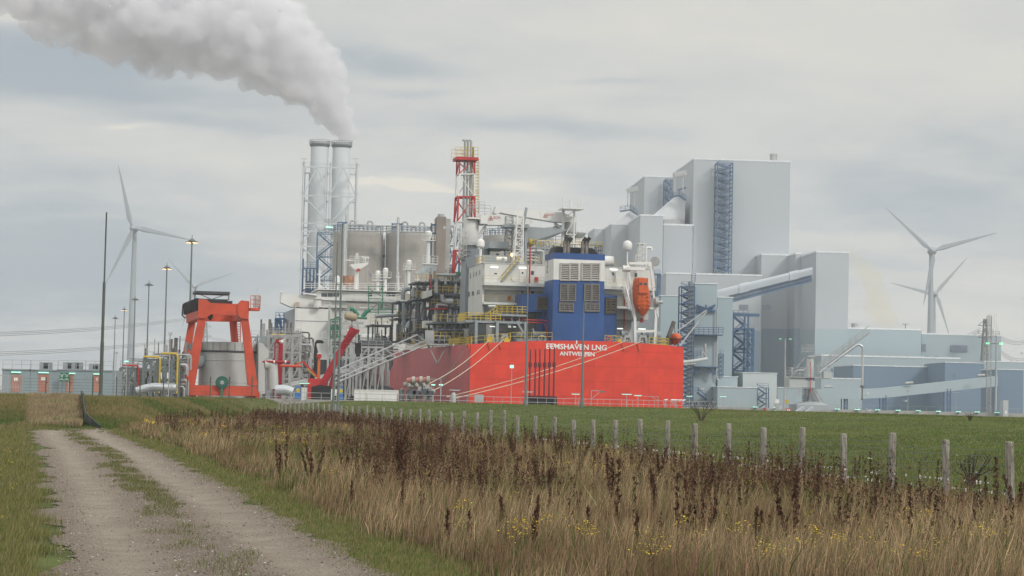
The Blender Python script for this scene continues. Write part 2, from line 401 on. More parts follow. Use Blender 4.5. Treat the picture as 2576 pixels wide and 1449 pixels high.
XS = np.unique(np.concatenate([np.linspace(-4000, -200, 20), np.linspace(-200, -60, 30), np.linspace(-60, 90, 301), np.linspace(90, 300, 30), np.linspace(300, 4000, 20)]))
YS = np.unique(np.concatenate([np.linspace(-300, 5, 8), np.linspace(5, 150, 291), np.linspace(150.5, 310, 160), np.linspace(320, 480, 17), np.linspace(480, 7000, 20)]))
GM = ground_mat()
props(grid_mesh('ground', XS, YS, GM, lambda a, b: terrain(a, b)-.08*sm(0., .4, np.minimum(a-track_l(b), track_r(b)-a)-.6)*(b < 91), ground_col), kind='structure', label='grassy ground and low dike in front of the port')
# dirt track
tm = bpy.data.materials.new('gravel_dirt'); tm.use_nodes = True; t = NT(tm.node_tree); b = t.n('ShaderNodeBsdfPrincipled'); o = t.n('ShaderNodeOutputMaterial'); t.link(b.outputs[0], o.inputs[0])
pos = t.n('ShaderNodeNewGeometry').outputs['Position']
f1 = t.noise(pos, 1.3, 4, .6); f2 = t.noise(pos, 60, 4, .7); ra = t.n('ShaderNodeAttribute'); ra.attribute_name = 'Col'; rut = t.sep(ra.outputs['Vector'])[0]; vo = t.n('ShaderNodeTexVoronoi'); t.link(pos, vo.inputs['Vector']); vo.inputs['Scale'].default_value = 70
x_, y_, z_ = t.sep(pos)
c = t.mix(t.mr(f1, .35, .65), (.268, .232, .19), (.335, .295, .24)); c = t.mix(t.m('SUBTRACT', 1.0, rut), c, (.205, .172, .138)); c = t.mix(t.m('MULTIPLY', t.mr(f2, .46, .72), t.m('SUBTRACT', .75, t.m('MULTIPLY', rut, .5))), c, (.13, .10, .078))
lc = t.mr(t.sep(vo.outputs['Color'])[0], .93, .97); c = t.mix(lc, c, (.42, .39, .35)); c = t.mix(t.mr(t.sep(vo.outputs['Color'])[1], .9, .95), c, (.20, .11, .08))
t.link(c, b.inputs['Base Color']); b.inputs['Roughness'].default_value = .95; b.inputs['Specular IOR Level'].default_value = .1
bn = t.n('ShaderNodeBump'); bn.inputs['Strength'].default_value = .9; bn.inputs['Distance'].default_value = .03; t.link(f2, bn.inputs['Height']); t.link(bn.outputs[0], b.inputs['Normal'])
def tk(cx, cyy):
    wob = .5*(fbm(cx*1.7, cyy*.9, 55)-.5)
    e = np.minimum(cx-track_l(cyy)+.9*(fbm(cyy*.6, cyy*.0+3, 56)-.5)+wob, track_r(cyy)-cx+.7*(fbm(cyy*.5, cyy*0, 57)-.5)+wob)
    end = 93.5+1.5*(fbm(cx*.5, cyy*0, 58)-.5)
    return (e > 0) & (cyy < end)
props(grid_mesh('dirt_track', np.linspace(-22, 6, 500), np.concatenate([np.linspace(6, 40, 300), np.linspace(40.2, 96, 240)]), tm, terrain, lambda a, b: np.stack([np.exp(-((np.abs(a-track_c(b)+.12*(fbm(a*0+2, b*.3, 59)-.5))-.88)/.42)**2)]*3, 1), dz=.010, keep=tk), kind='structure', label='rutted gravel farm track')
# water of the harbour basin
MB().box((-130, 300, -2.0), (900, 480, -1.9)).build('harbour_water', mat('water', (.05, .08, .09), .08, 0, .1), F=W0)
props(bpy.data.objects['harbour_water'], kind='structure')
# ---------------------------------------------------------------- blades
def blades(pts, h, wd, col, lean=.25, seg=2, seed=1, tipcol=None, top=1.0):
    """grass blades at pts(N,3): returns v, f(tri), col"""
    rs = np.random.RandomState(seed); n = len(pts); an = rs.rand(n)*2*np.pi; ln = rs.randn(n)*lean*h; la = rs.rand(n)*2*np.pi
    side = np.stack([np.cos(an), np.sin(an)*.4, np.zeros(n)], 1)*(wd/2)[:, None]
    ld = np.stack([np.cos(la)*ln+.10*h, np.sin(la)*ln, np.zeros(n)], 1)
    z = np.zeros((n, 3)); z[:, 2] = 1
    base = pts-z*.02; mid = pts+z*(h*.55)[:, None]+ld*.35; tip = pts+z*h[:, None]+ld
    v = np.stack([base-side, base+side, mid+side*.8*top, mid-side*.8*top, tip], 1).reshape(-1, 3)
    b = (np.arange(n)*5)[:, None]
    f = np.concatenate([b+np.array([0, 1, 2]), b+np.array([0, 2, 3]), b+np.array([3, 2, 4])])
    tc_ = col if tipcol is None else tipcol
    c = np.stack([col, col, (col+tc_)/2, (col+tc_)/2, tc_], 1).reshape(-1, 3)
    return v, f, c
def stuff(name, label, parts, m):
    off = 0; V_, F_, C_ = [], [], []
    for v, f, c in parts: V_.append(v); F_.append(f+off); C_.append(c); off += len(v)
    me = raw_mesh(name, np.concatenate(V_), np.concatenate(F_), m, np.concatenate(C_))
    o = bpy.data.objects.new(name, me); COL.objects.link(o); return props(o, label, kind='stuff')
def scatter(n, y0, y1, xa, xb, seed, p=None, pw=1.0, view=True):
    """random ground points between the lines xa(y), xb(y), kept with probability p(x,y); density falls with distance"""
    rs = np.random.RandomState(seed)
    u = rs.rand(n); q = 1-pw
    y = (y0**q+u*(y1**q-y0**q))**(1/q) if abs(q) > 1e-3 else y0*(y1/y0)**u
    a, b_ = xa(y), xb(y)
    if view: a = np.maximum(a, -.262*y-3.5); b_ = np.minimum(b_, .262*y+6.0)
    x = a+rs.rand(n)*(b_-a); k = b_ > a
    if p is not None: k &= rs.rand(n) < p(x, y)
    x, y = x[k], y[k]; return np.stack([x, y, terrain(x, y)], 1)
AM = attr_mat('blade', .85)
def jit(base, n, s, seed):
    rs = np.random.RandomState(seed); k = 1+rs.randn(n, 1)*s; h = rs.randn(n, 3)*.06*np.array(base)
    return np.clip(np.array(base)*k+h, .004, 1)
parts = []
# tall dry grass between the track verge and the fence
pd = lambda x, y: sm(.18, .75, dryness(x, y))
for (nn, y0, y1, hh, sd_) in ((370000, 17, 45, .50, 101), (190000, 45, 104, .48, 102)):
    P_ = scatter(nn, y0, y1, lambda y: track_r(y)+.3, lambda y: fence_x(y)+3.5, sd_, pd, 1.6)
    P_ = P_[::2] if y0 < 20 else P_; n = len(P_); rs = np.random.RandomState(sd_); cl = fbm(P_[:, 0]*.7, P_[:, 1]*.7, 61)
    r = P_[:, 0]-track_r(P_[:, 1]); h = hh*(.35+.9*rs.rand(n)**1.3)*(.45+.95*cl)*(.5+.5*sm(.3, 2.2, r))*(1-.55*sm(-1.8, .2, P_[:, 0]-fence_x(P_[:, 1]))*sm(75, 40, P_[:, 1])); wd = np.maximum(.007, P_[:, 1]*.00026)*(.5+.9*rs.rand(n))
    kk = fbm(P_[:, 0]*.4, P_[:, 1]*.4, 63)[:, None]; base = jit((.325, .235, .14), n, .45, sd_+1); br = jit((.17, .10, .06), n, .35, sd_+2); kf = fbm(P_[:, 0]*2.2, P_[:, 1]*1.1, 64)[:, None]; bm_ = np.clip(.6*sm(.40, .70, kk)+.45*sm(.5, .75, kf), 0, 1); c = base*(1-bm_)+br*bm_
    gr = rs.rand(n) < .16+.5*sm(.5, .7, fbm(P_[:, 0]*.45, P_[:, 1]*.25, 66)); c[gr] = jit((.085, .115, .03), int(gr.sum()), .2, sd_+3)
    parts.append(blades(P_, h, wd, c*.40, .32, seed=sd_, tipcol=c*1.28))  # shade between the stems is painted in: blades coloured darker at the base
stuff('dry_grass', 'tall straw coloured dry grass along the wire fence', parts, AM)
# green turf: verges, the strip in the middle of the track, the left bank
parts = []
def pv_(x, y): r = x-track_r(y); return np.maximum((1-sm(.4, 1.5, r))*sm(-.35, .2, r+.5*(fbm(x*1.3, y*1.3, 71)-.5)), 0)
P_ = scatter(130000, 16, 94, lambda y: track_r(y)-.4, lambda y: track_r(y)+2.6, 201, pv_, 1.7); n = len(P_); rs = np.random.RandomState(3)
c = jit((.115, .14, .038), n, .25, 202); c[rs.rand(n) < .30] = (.26, .20, .11)
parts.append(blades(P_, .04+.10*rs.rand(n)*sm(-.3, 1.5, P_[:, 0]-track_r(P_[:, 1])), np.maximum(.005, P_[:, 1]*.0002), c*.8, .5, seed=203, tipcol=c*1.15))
def pc_(x, y): return sm(.44, .60, fbm(x*2.2, y*.8, 73)+.17-.75*np.abs(x-track_c(y)-.05-.2*(fbm(y*.3, y*0, 78)-.5)))*sm(99, 85, y)*(.18+.82*sm(22, 36, y))
P_ = scatter(60000, 16, 92, lambda y: track_c(y)-.6, lambda y: track_c(y)+.7, 211, pc_, 1.6); n = len(P_)
c = jit((.125, .145, .045), n, .25, 212); c[np.random.RandomState(1).rand(n) < .25] = (.24, .19, .11); parts.append(blades(P_, .03+.06*np.random.RandomState(5).rand(n), np.maximum(.006, P_[:, 1]*.0002), c*.85, .7, seed=213))
def pl_(x, y): return sm(-.1, .5, track_l(y)-x+.7*(fbm(x*1.1, y*.8, 74)-.5))*(.6+.4*sm(.35, .55, fbm(x*1.5, y*1.0, 79)))
P_ = scatter(150000, 16, 96, lambda y: -.27*y-1, lambda y: track_l(y)+.4, 221, pl_, 1.6); n = len(P_); rs = np.random.RandomState(6); k = sm(.35, .6, dryness(P_[:, 0], P_[:, 1]))[:, None]
c = jit((.135, .145, .045), n, .25, 222)*(1-k)+jit((.26, .20, .11), n, .25, 223)*k; c[rs.rand(n) < .28] = (.25, .20, .11)
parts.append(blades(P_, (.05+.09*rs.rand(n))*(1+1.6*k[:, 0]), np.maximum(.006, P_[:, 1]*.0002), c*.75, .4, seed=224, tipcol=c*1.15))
# dike beyond the fence and the cross bank
def pk_(x, y): return np.ones_like(x)
P_ = np.concatenate([scatter(270000, 30, 118, lambda y: fence_x(y)+.6, lambda y: fence_x(y)+60, 231, pk_, 1.4), scatter(90000, 118, 238, lambda y: fence_x(y)+.6, lambda y: fence_x(y)+60, 235, pk_, 1.0)]); n = len(P_); rs = np.random.RandomState(8); q = fbm(P_[:, 0]*.5, P_[:, 1]*.5, 75)
c = jit((.092, .136, .031), n, .13, 232)*(.8+.4*q)[:, None]*(.6+.8*fbm(P_[:, 0]*.35, P_[:, 1]*.12, 83))[:, None]; big = sm(.5, .75, fbm(P_[:, 0]*.12, P_[:, 1]*.06, 76))[:, None]; c = c*(1-.65*big)+np.array((.17, .165, .06))*.65*big; st = rs.rand(n) < .10; c[st] = (.20, .18, .08)
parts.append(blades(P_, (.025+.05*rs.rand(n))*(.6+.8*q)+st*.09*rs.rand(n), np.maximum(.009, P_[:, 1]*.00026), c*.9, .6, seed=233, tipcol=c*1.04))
P_ = scatter(150000, 93, 190, lambda y: -.27*y-1, lambda y: fence_x(y)+1, 241, pk_, 1.4); n = len(P_); k = dryness(P_[:, 0], P_[:, 1])[:, None]; rs = np.random.RandomState(9)
c = jit((.075, .112, .026), n, .22, 242)*(1-k)+jit((.27, .20, .10), n, .2, 243)*k
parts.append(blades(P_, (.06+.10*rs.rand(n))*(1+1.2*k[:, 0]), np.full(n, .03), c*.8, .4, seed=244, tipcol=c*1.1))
stuff('green_grass', 'short green grass of the dike and the track verges', parts, AM)
# square of tall straw grass on the ramp
a0, a1 = ground((62, 1068))[0]/ground((62, 1068))[1], ground((212, 1068))[0]/ground((212, 1068))[1]
P_ = scatter(60000, 94, 121, lambda y: a0*94+(a0*94/94)*(y-94), lambda y: a1*y-.1, 251, lambda x, y: sm(.0, .9, x-a0*y+.9*(fbm(y*.8, x*.8, 87)-.4))*sm(-.1, .7, a1*y-x+.6*(fbm(y*.7, x+3, 89)-.4))*sm(121, 116, y+4*(fbm(x*.9, y*.5, 86)-.5)), 1.0); n = len(P_); rs = np.random.RandomState(10)
kk = fbm(P_[:, 0]*.9, P_[:, 1]*.35, 77); c = jit((.30, .235, .14), n, .28, 252)*(.6+.7*kk)[:, None]; gg = rs.rand(n) < .35*sm(.55, .75, kk); c[gg] = (.10, .13, .04)
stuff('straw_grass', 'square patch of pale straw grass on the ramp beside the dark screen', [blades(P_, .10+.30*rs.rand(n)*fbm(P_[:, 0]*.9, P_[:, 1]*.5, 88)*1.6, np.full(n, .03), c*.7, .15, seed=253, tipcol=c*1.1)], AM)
# pebbles and shell bits on the track
rs = np.random.RandomState(12)
P_ = scatter(26000, 16, 92, track_l, track_r, 261, lambda x, y: .12+.7*(1-np.exp(-((np.abs(x-track_c(y))-.88)/.42)**2)), 1.5); n = len(P_); s_ = .004+.012*rs.rand(n)**5+P_[:, 1]*.00006
oc = np.array([(1,0,0),(-1,0,0),(0,1,0),(0,-1,0),(0,0,.7),(0,0,-.5)], float); v = (P_[:, None, :]+np.array((0, 0, .012))+oc[None]*(s_[:, None, None]*(.6+.8*rs.rand(n, 6, 1)))).reshape(-1, 3)
tri = np.array([(0,2,4),(2,1,4),(1,3,4),(3,0,4),(2,0,5),(1,2,5),(3,1,5),(0,3,5)]); f = ((np.arange(n)*6)[:, None, None]+tri[None]).reshape(-1, 3)
pc = jit((.26, .23, .20), n, .35, 262); pc[rs.rand(n) < .06] = (.6, .58, .55); pc[rs.rand(n) < .12] = (.17, .10, .07); pc[rs.rand(n) < .1] = (.07, .065, .06)
stuff('gravel_stones', 'loose pebbles and shell bits on the track', [(v, f, np.repeat(pc, 6, 0))], AM)
# yellow ragwort heads
def flower_clusters(name, label, C_, r0, h0, nper, col, seed, sz):
    rs = np.random.RandomState(seed); N = len(C_); m_ = N*nper
    ct = np.repeat(C_, nper, 0)+np.stack([rs.randn(m_)*r0, rs.randn(m_)*r0, np.zeros(m_)], 1); ct[:, 2] += np.repeat(h0*(.75+.4*rs.rand(N)), nper)+rs.randn(m_)*.035
    ss = np.maximum(sz, ct[:, 1]*.00032)*(.7+.6*rs.rand(m_))
    hx = np.array([(math.cos(a), math.sin(a), .0) for a in np.arange(6)*math.pi/3]+[(0, 0, .5)]); tl = rs.randn(m_, 3)*.25; 
    v = (ct[:, None, :]+hx[None]*ss[:, None, None]); v[:, :, 2] += (hx[None, :, 0]*tl[:, None, 0]+hx[None, :, 1]*tl[:, None, 1])*ss[:, None]
    tri = np.array([(i, (i+1) % 6, 6) for i in range(6)]); f = ((np.arange(m_)*7)[:, None, None]+tri[None]).reshape(-1, 3)
    cc = np.repeat(jit(col, m_, .15, seed+1), 7, 0); st = blades(np.repeat(C_, 4, 0)+np.concatenate([rs.randn(N*4, 2)*r0*.5, np.zeros((N*4, 1))], 1), np.full(N*4, 1.)*np.repeat(h0, 4)*.95, np.full(N*4, .008), jit((.07, .10, .03), N*4, .2, seed+2), .05, seed=seed)
    return [(v.reshape(-1, 3), f, cc), st]
yf = scatter(1500, 18, 95, lambda y: track_r(y)+1.2, lambda y: fence_x(y)+.5, 301, lambda x, y: sm(.52, .72, fbm(x*.35, y*.22, 81))*.50+.008, 1.3)
yl = scatter(9, 20, 60, lambda y: -.25*y, lambda y: track_l(y)-.5, 302, None, 1.3)
prt = flower_clusters('a', 'b', yf, .07, np.full(len(yf), .45), 16, (.52, .38, .02), 303, .0095)+flower_clusters('a', 'b', yl, .06, np.full(len(yl), .22), 8, (.52, .40, .02), 304, .009)
stuff('yellow_wildflowers', 'yellow ragwort flowers scattered through the dry grass', prt, AM)
# dark dried dock: single plants
def dock_mesh(seed, stems, H, spread, col=(.080, .042, .028)):
    rs = np.random.RandomState(seed); V_, F_, C_ = [], [], []; off = 0
    for k in range(stems):
        a = rs.rand()*6.28; bx, by = rs.randn(2)*.03; tx, ty = math.cos(a)*spread*rs.rand(), math.sin(a)*spread*rs.rand(); hh = H*(.7+.3*rs.rand())
        p0, p1 = np.array((bx, by, 0)), np.array((bx+tx, by+ty, hh)); v, f, c = blades(np.array([p0]), np.array([hh]), np.array([.008]), np.array([(.07, .04, .028)]), 0., seed=seed)
        v[:, 0] += (v[:, 2]/hh)*(tx-.1*hh); v[:, 1] += (v[:, 2]/hh)*ty
        V_.append(v); F_.append(f+off); C_.append(c); off += len(v)
        nb = 9
        for b_ in range(nb):
            t0 = .38+.62*b_/nb; q = p0+(p1-p0)*t0; ba = rs.rand()*6.28; L = .17*(1.15-t0)*H*(.6+.6*rs.rand()); dr = np.array((math.cos(ba)*.28, math.sin(ba)*.28, 1.)); 
            m_ = 30; tt = rs.rand(m_, 1); ct = q+dr*L*tt*1.2+rs.randn(m_, 3)*.009; ct[:, 2] += 0
            s_ = .004+.007*rs.rand(m_)
            an = rs.rand(m_, 3)*6.28
            for i in range(m_):
                d1 = np.array((math.cos(an[i, 0]), math.sin(an[i, 0]), .5*math.sin(an[i, 1]))); d2 = np.array((0, 0, 1.2))+.4*rs.randn(3)
                V_.append(np.array([ct[i]-d1*s_[i], ct[i]+d1*s_[i], ct[i]+d2*s_[i]*1.5, ct[i]-d2*s_[i]])); F_.append(np.array([(0, 1, 2), (0, 3, 1)])+off); off += 4
                C_.append(np.tile(np.clip(np.array(col)*(1+.35*rs.randn()), .008, 1), (4, 1)))
    return raw_mesh('dock_plant', np.concatenate(V_), np.concatenate(F_), AM, np.concatenate(C_))
DOCK = [dock_mesh(400+i, s_, H, sp) for i, (s_, H, sp) in enumerate(((1, .85, .06), (2, .95, .22), (3, .9, .3), (4, .8, .32), (1, 1.0, .15), (5, .95, .35), (2, .7, .15), (6, .85, .4)))]
DLAB = ['single slender stalk', 'forked pair of stalks', 'three leaning stalks', 'spread of four stalks', 'one tall leaning stalk', 'bushy cluster of tall stalks', 'short double stalk', 'broad bush of many stalks']
# the ones one can make out singly: (x, base y) in the photograph, kind, height factor
docks = [(703, 1238, 1, 1.0), (716, 1232, 4, .9), (790, 1240, 3, .95), (1010, 1250, 5, 1.25), (985, 1205, 3, 1.1), (865, 1225, 2, .8), (930, 1215, 0, .9), (1222, 1312, 1, .95), (1128, 1268, 6, .8), (1370, 1290, 2, .95),
         (1385, 1330, 0, .8), (1540, 1310, 1, 1.1), (1548, 1395, 4, 1.0), (1628, 1200, 0, 1.), (1660, 1240, 2, 1.0), (1700, 1225, 1, .9), (1750, 1330, 3, .9), (1825, 1190, 0, .7), (1842, 1215, 1, .85), (1880, 1225, 4, .9), (1990, 1290, 2, 1.0),
         (2010, 1440, 1, 1.1), (1955, 1230, 6, .9), (2060, 1262, 0, .9), (2155, 1235, 1, .8), (2190, 1270, 4, .85), (2250, 1310, 0, .9), (2330, 1330, 2, .8), (2360, 1290, 4, .8), (2480, 1290, 0, .9), (2500, 1345, 4, 1.), (2555, 1330, 2, .9),
         (1235, 1170, 3, .9), (1290, 1178, 5, .9), (1180, 1165, 3, .8), (1110, 1160, 5, .9), (1060, 1150, 2, .9), (1410, 1195, 5, .95), (1455, 1205, 3, .9), (1350, 1160, 7, .9), (1500, 1215, 2, .9), (1590, 1225, 3, .8), (520, 1110, 3, .7), (445, 1105, 7, .7),
         (430, 1098, 5, .6), (590, 1100, 0, .7), (640, 1110, 6, .7), (560, 1135, 1, .7), (660, 1095, 3, .7), (1800, 1310, 6, .8), (1870, 1350, 1, .8), (1455, 1330, 6, .7), (1300, 1230, 0, .9), (1060, 1320, 6, .6), (890, 1175, 7, .8), (760, 1160, 2, .8), (1120, 1400, 0, .8), (1330, 1432, 1, .85), (1705, 1425, 4, .9), (1600, 1445, 0, .9), (1905, 1440, 6, .9), (2120, 1400, 1, .8), (2290, 1432, 4, .85), (2420, 1442, 2, .8), (2525, 1438, 0, .9), (1260, 1362, 6, .8), (1480, 1402, 0, .85), (1765, 1400, 1, .8), (2200, 1372, 0, .9), (2060, 1352, 4, .9), (1652, 1342, 1, .95), (880, 1292, 0, .75), (1012, 1332, 4, .7), (1182, 1382, 0, .7)]
for i, (px_, py_, k, hs) in enumerate(docks):
    x, y = ground((px_, py_)); o = bpy.data.objects.new('dock_plant', DOCK[k]); COL.objects.link(o)
    o.location = (x, y, float(terrain(x, y))); o.rotation_euler = (0, 0, i*1.7); o.scale = (hs*1.12, hs*1.12, hs*1.12)
    lm_ = [s for q, s in ((560, 'below the gantry crane'), (800, 'below the white tanker'), (1000, 'below the gangway'), (1200, 'below the dull hull side'), (1420, 'below the ship name'), (1620, 'below the blue funnel'), (1800, 'below the loading tower'), (2050, 'below the boiler house'), (2300, 'below the right hand tower'), (9999, 'at the right end of the fence')) if px_ < q][0]; props(o, '%s dried dock plant, %s, %s' % ('far' if py_ < 1180 else ('mid-field' if py_ < 1265 else 'near'), DLAB[k], lm_), 'dried plant', 'dark dried dock plants, '+DLAB[k])
# the brown mass of docks and seed heads nobody could count
rs = np.random.RandomState(14); V_, F_, C_ = [], [], []; off = 0
P_ = scatter(19000, 21, 135, lambda y: track_r(y)+2.0, lambda y: fence_x(y)+.9, 311, lambda x, y: np.clip(.65*sm(.38, .62, fbm(x*.5, y*.09, 91)), .10, 1)*np.clip(.22+.78*np.exp(-(np.maximum(0, 43-y)/9)**2)*(1-.5*sm(90, 130, y)), 0, 1)*(1-.75*sm(-3.5, -1, x-fence_x(y))*sm(70, 45, y)), 1.35)
n = len(P_); m_ = 42; H = (.45+.45*rs.rand(n)); tt = rs.rand(n, m_); an = rs.rand(n, m_)*6.28; nar = (rs.rand(n) < np.where(P_[:, 1] < 46, .9, .45))[:, None]; H = H*np.where(nar[:, 0], 1.12, 1); rad = np.where(nar, .035-.018*tt, .03+.11*tt)*rs.rand(n, m_)
ct = np.stack([P_[:, None, 0]+np.cos(an)*rad, P_[:, None, 1]+np.sin(an)*rad, P_[:, None, 2]+H[:, None]*(.35+.65*tt)], -1).reshape(-1, 3)
N = len(ct); s_ = np.maximum(.013, ct[:, 1]*.00026)*(.6+.8*rs.rand(N)); q = rs.randn(N, 3, 3)*np.array((.8, .5, 1.2)); v = (ct[:, None, :]+q*s_[:, None, None]).reshape(-1, 3); f = np.arange(N*3).reshape(-1, 3)
kc = fbm(P_[:, 0]*.3, P_[:, 1]*.3, 92); bc = np.where((kc > .55)[:, None] | nar, np.array((.082, .044, .028)), np.array((.15, .098, .062))); cc = np.clip(np.repeat(bc*(1+.35*rs.randn(n, 1)), m_, 0)*(1+.25*rs.randn(N, 1)), .012, 1)
st = blades(P_, H*.95, np.maximum(.007, P_[:, 1]*.00015), jit((.09, .055, .035), n, .2, 312), .06, seed=313)
stuff('dried_weeds', 'brown mass of dried weeds and seed heads in the dry grass', [(v, f, np.repeat(cc, 3, 0)), st], AM)
# ================================================================ paints
WHITE = mat('white_paint', (.66, .66, .64), .45, 0, .05, .3, streak=.25)
CREAM = mat('ship_white', (.60, .60, .57), .5, 0, .06, .25, streak=.35)
GREY = mat('grey_paint', (.26, .29, .31), .5, 0, .08, .4, streak=.25)
DGREY = mat('dark_steel', (.075, .085, .10), .55, 0, .2, .5)
GALV = mat('galvanised_steel', (.36, .37, .37), .5, .2, .12, .6)
BROWNST = mat('weathered_steel', (.13, .12, .11), .6, .1, .3, 1.2)
YEL = mat('yellow_paint', (.52, .37, .03), .5, 0, .1)
REDP = mat('red_paint', (.42, .03, .03), .5, 0, .15)
CRIM = mat('crane_red', (.33, .015, .025), .42, 0, .15, .6)
BLUE = mat('funnel_blue', (.022, .075, .24), .45, 0, .10, .35, streak=.25)
BLACK = mat('black_steel', (.018, .018, .02), .6)
STERN = mat('stern_red', (.66, .045, .022), .5, 0, .10, .45, panel=(2.4, .30), streak=.3)
SIDE = mat('side_red', (.50, .115, .12), .55, 0, .14, .3, panel=(2.4, .25), streak=.45)
LETTER = mat('letter_white', (.75, .75, .73), .5)
ORANGE = mat('lifeboat_orange', (.55, .095, .022), .4, 0, .08, 1.2, streak=.2)
GREENP = mat('green_paint', (.02, .16, .09), .5, 0, .15)
GLASS = mat('window_glass', (.04, .055, .065), .1, 0, .1, spec=.6)
SLAT_D = mat('louvre_shadow', (.05, .045, .04), .7)
SLAT_W = mat('louvre_white', (.42, .40, .38), .5)
SLAT_G = mat('louvre_grey', (.16, .15, .14), .5)
TUBEL = mat('lamp_tube', (.8, .8, .8), .4, emit=(.93, 1, .92, 1.5))
GREENL = mat('lamp_green_tube', (.5, .8, .7), .4, emit=(.30, .85, .62, 1.1))
WARML = mat('lamp_warm', (.9, .7, .4), .4, emit=(1., .62, .25, 3.0))
BLUST = mat('blue_steel', (.045, .095, .19), .5, 0, .15, .5)
PBLUE = mat('plant_blue_steel', (.065, .125, .215), .5, 0, .15, .3)
ROPE = mat('rope', (.50, .42, .31), .8)
DKROPE = mat('wire_rope', (.06, .055, .05), .7)
CONCR = mat('concrete', (.36, .35, .33), .8, 0, .15, .4, bump=.3)
# ================================================================ the floating gas terminal
_p = ray((1184, 866)); SX, SY = _p.x*318/_p.y, 318.
SH = Frame(SX, SY, 12)
ship = thing('gas_ship', 'red hulled gas ship lying stern on with a blue and white funnel', 'ship', SH, 0, 0, -2)
UW = SH.at((1720, 873), 0)[0]; z0 = SH.at((1184, 866), 0)[2]; zm = SH.at((1450, 857), 0)[2]; z1 = SH.at((1720, 873), 0)[2]
LV = 118.
def topz(u): k = u/UW; return z0*(1-k)+z1*k+(zm-(z0+z1)/2)*(1-(2*k-1)**2)
N_ = 14; pts = [(UW*i/N_, topz(UW*i/N_)) for i in range(N_+1)]
hu = MB(); hu.prism([(0, -3)]+pts[:1]+pts[1:]+[(UW, -3)], 0, .25); hull = hu.build('stern_plating', STERN, ship)
zs = SH.sd(cD(90, 985), 0)
h2 = MB(); h2.sprism([(.25, -3), (.25, z0), (zs[1], zs[2]), (LV, zs[2]+.4), (LV, -3)], 0, .3)
h2.sprism([(.25, -3), (.25, z1), (LV, z1+1), (LV, -3)], UW-.3, UW); h2.build('side_plating', SIDE, ship)
dz = min(z0, zs[2])-.9
dk = MB(); dk.box((.3, .25, dz-.3), (UW-.3, LV, dz)); dk.box((.3, LV-.3, -3), (UW-.3, LV, dz-.31)); dk.build('deck', mat('deck_green', (.06, .09, .08), .7), ship)
a = SH.at((1374, 880.6), 0); b = (SH.at((1526, 880), 0)[0], 0, SH.at((1374, 867.6), 0)[2])
tx = text_part('EEMSHAVEN LNG', 'name_lettering', 1.35, LETTER, ship, ((a[0]+b[0])/2, -.03, a[2]), ext=.02, bold=.03); wdt = max(v.co.x for v in tx.data.vertices)-min(v.co.x for v in tx.data.vertices); tx.scale = ((b[0]-a[0])/wdt, (b[2]-a[2])/1.35*1.42, 1)
a = SH.at((1408, 896.6), 0); b = (SH.at((1496, 896), 0)[0], 0, SH.at((1408, 886.6), 0)[2])
tx = text_part('ANTWERPEN', 'port_lettering', 1.15, LETTER, ship, ((a[0]+b[0])/2, -.03, a[2]), ext=.02, bold=.03); wdt = max(v.co.x for v in tx.data.vertices)-min(v.co.x for v in tx.data.vertices); tx.scale = ((b[0]-a[0])/wdt, (b[2]-a[2])/1.15*1.42, 1)
# fairlead plates hung over the stern edge, draught mark
for pq in ((cD(1085, 905), cD(1130, 965)), (cD(1195, 905), cD(1230, 965)), (cD(888, 905), cD(915, 960)), (cG(935, 1270), cG(975, 1342)), (cG(1083, 1275), cG(1120, 1345))):
    a, b = SH.at(pq[0], 0), SH.at(pq[1], 0); m = MB(); m.prism([(a[0], a[2]), (b[0], a[2]), (b[0]-.35, b[2]), (a[0]+.35, b[2])], -.22, -.003); m.build('fairlead_plate', mat('plate_red', (.62, .075, .03), .5), ship)
MB().box(SH.at((1449, 856), -.05), (SH.at((1452, 866), 0)[0], -.002, SH.at((1452, 866), 0)[2])).build('draught_mark', LETTER, ship)
# --- accommodation
VA = 14.
def P3(p, v, F=SH): return F.at(p, v)
acc = MB(); tl = P3(cE(440, 610), VA); zt = tl[2]; uL = tl[0]; uR = P3(cG(1235, 520), VA)[0]
zl1a, zl1b = P3(cE(440, 795), VA)[2], P3(cE(440, 825), VA)[2]; zl2a, zl2b = P3(cE(440, 988), VA)[2], P3(cE(440, 1010), VA)[2]
zb = P3(cE(440, 1092), VA)[2]; vb = SH.sd(cE(305, 640), uL)[1]
zd = dz+.02
acc.box((uL, VA, zl1b-.6), (uR, vb, zt)); acc.box((uL, VA+2.0, zl2b), (uR, vb-.01, zl1b-.601)); acc.box((uL, VA+2.3, zb-.2), (uR, vb-.02, zl2b-.001)); acc.box((uL+4, VA+9, zd), (uR-1, vb-.5, zb-.21))
acc.box((uL-.002, VA, zb-.2), (uL+.25, vb+.01, zt+.01))          # port wall, full height
accm = acc.build('accommodation_block', CREAM, ship)
led = MB(); led.box((uL-.05, VA-1.6, zl1b), (uR+.1, VA+2, zl1a)); led.box((uL-.05, VA-1.6, zl2b), (uR+.1, VA+2, zl2a)); led.box((uL-.1, VA-.1, zt+.02), (uR+.1, vb, zt+.12)); led.build('deck_ledge', CREAM, accm)
for k, (zz, vv, mm) in enumerate(((zl1a, VA-1.5, YEL), (zl2a, VA-1.5, YEL), (zt+.12, VA, YEL))):
    MB().rail([(uL, vv, zz), (uR, vv, zz)], 1.05, 2.2, .035, 2).build('ledge_railing', mm, accm)
MB().rail([(uL+.1, VA, zt+.12), (uL+.1, vb-.3, zt+.12)], 1.1, 1.0, .07).build('roof_railing', YEL, accm)
def onw(name, mt, pa, pb, v, F=SH, t=.06, par=None, inset=0):
    a, b = F.at(pa, v), F.at(pb, v); return MB().box((a[0]+inset, v-t, b[2]+inset), (b[0]-inset, v+.02, a[2]-inset)).build(name, mt, par)
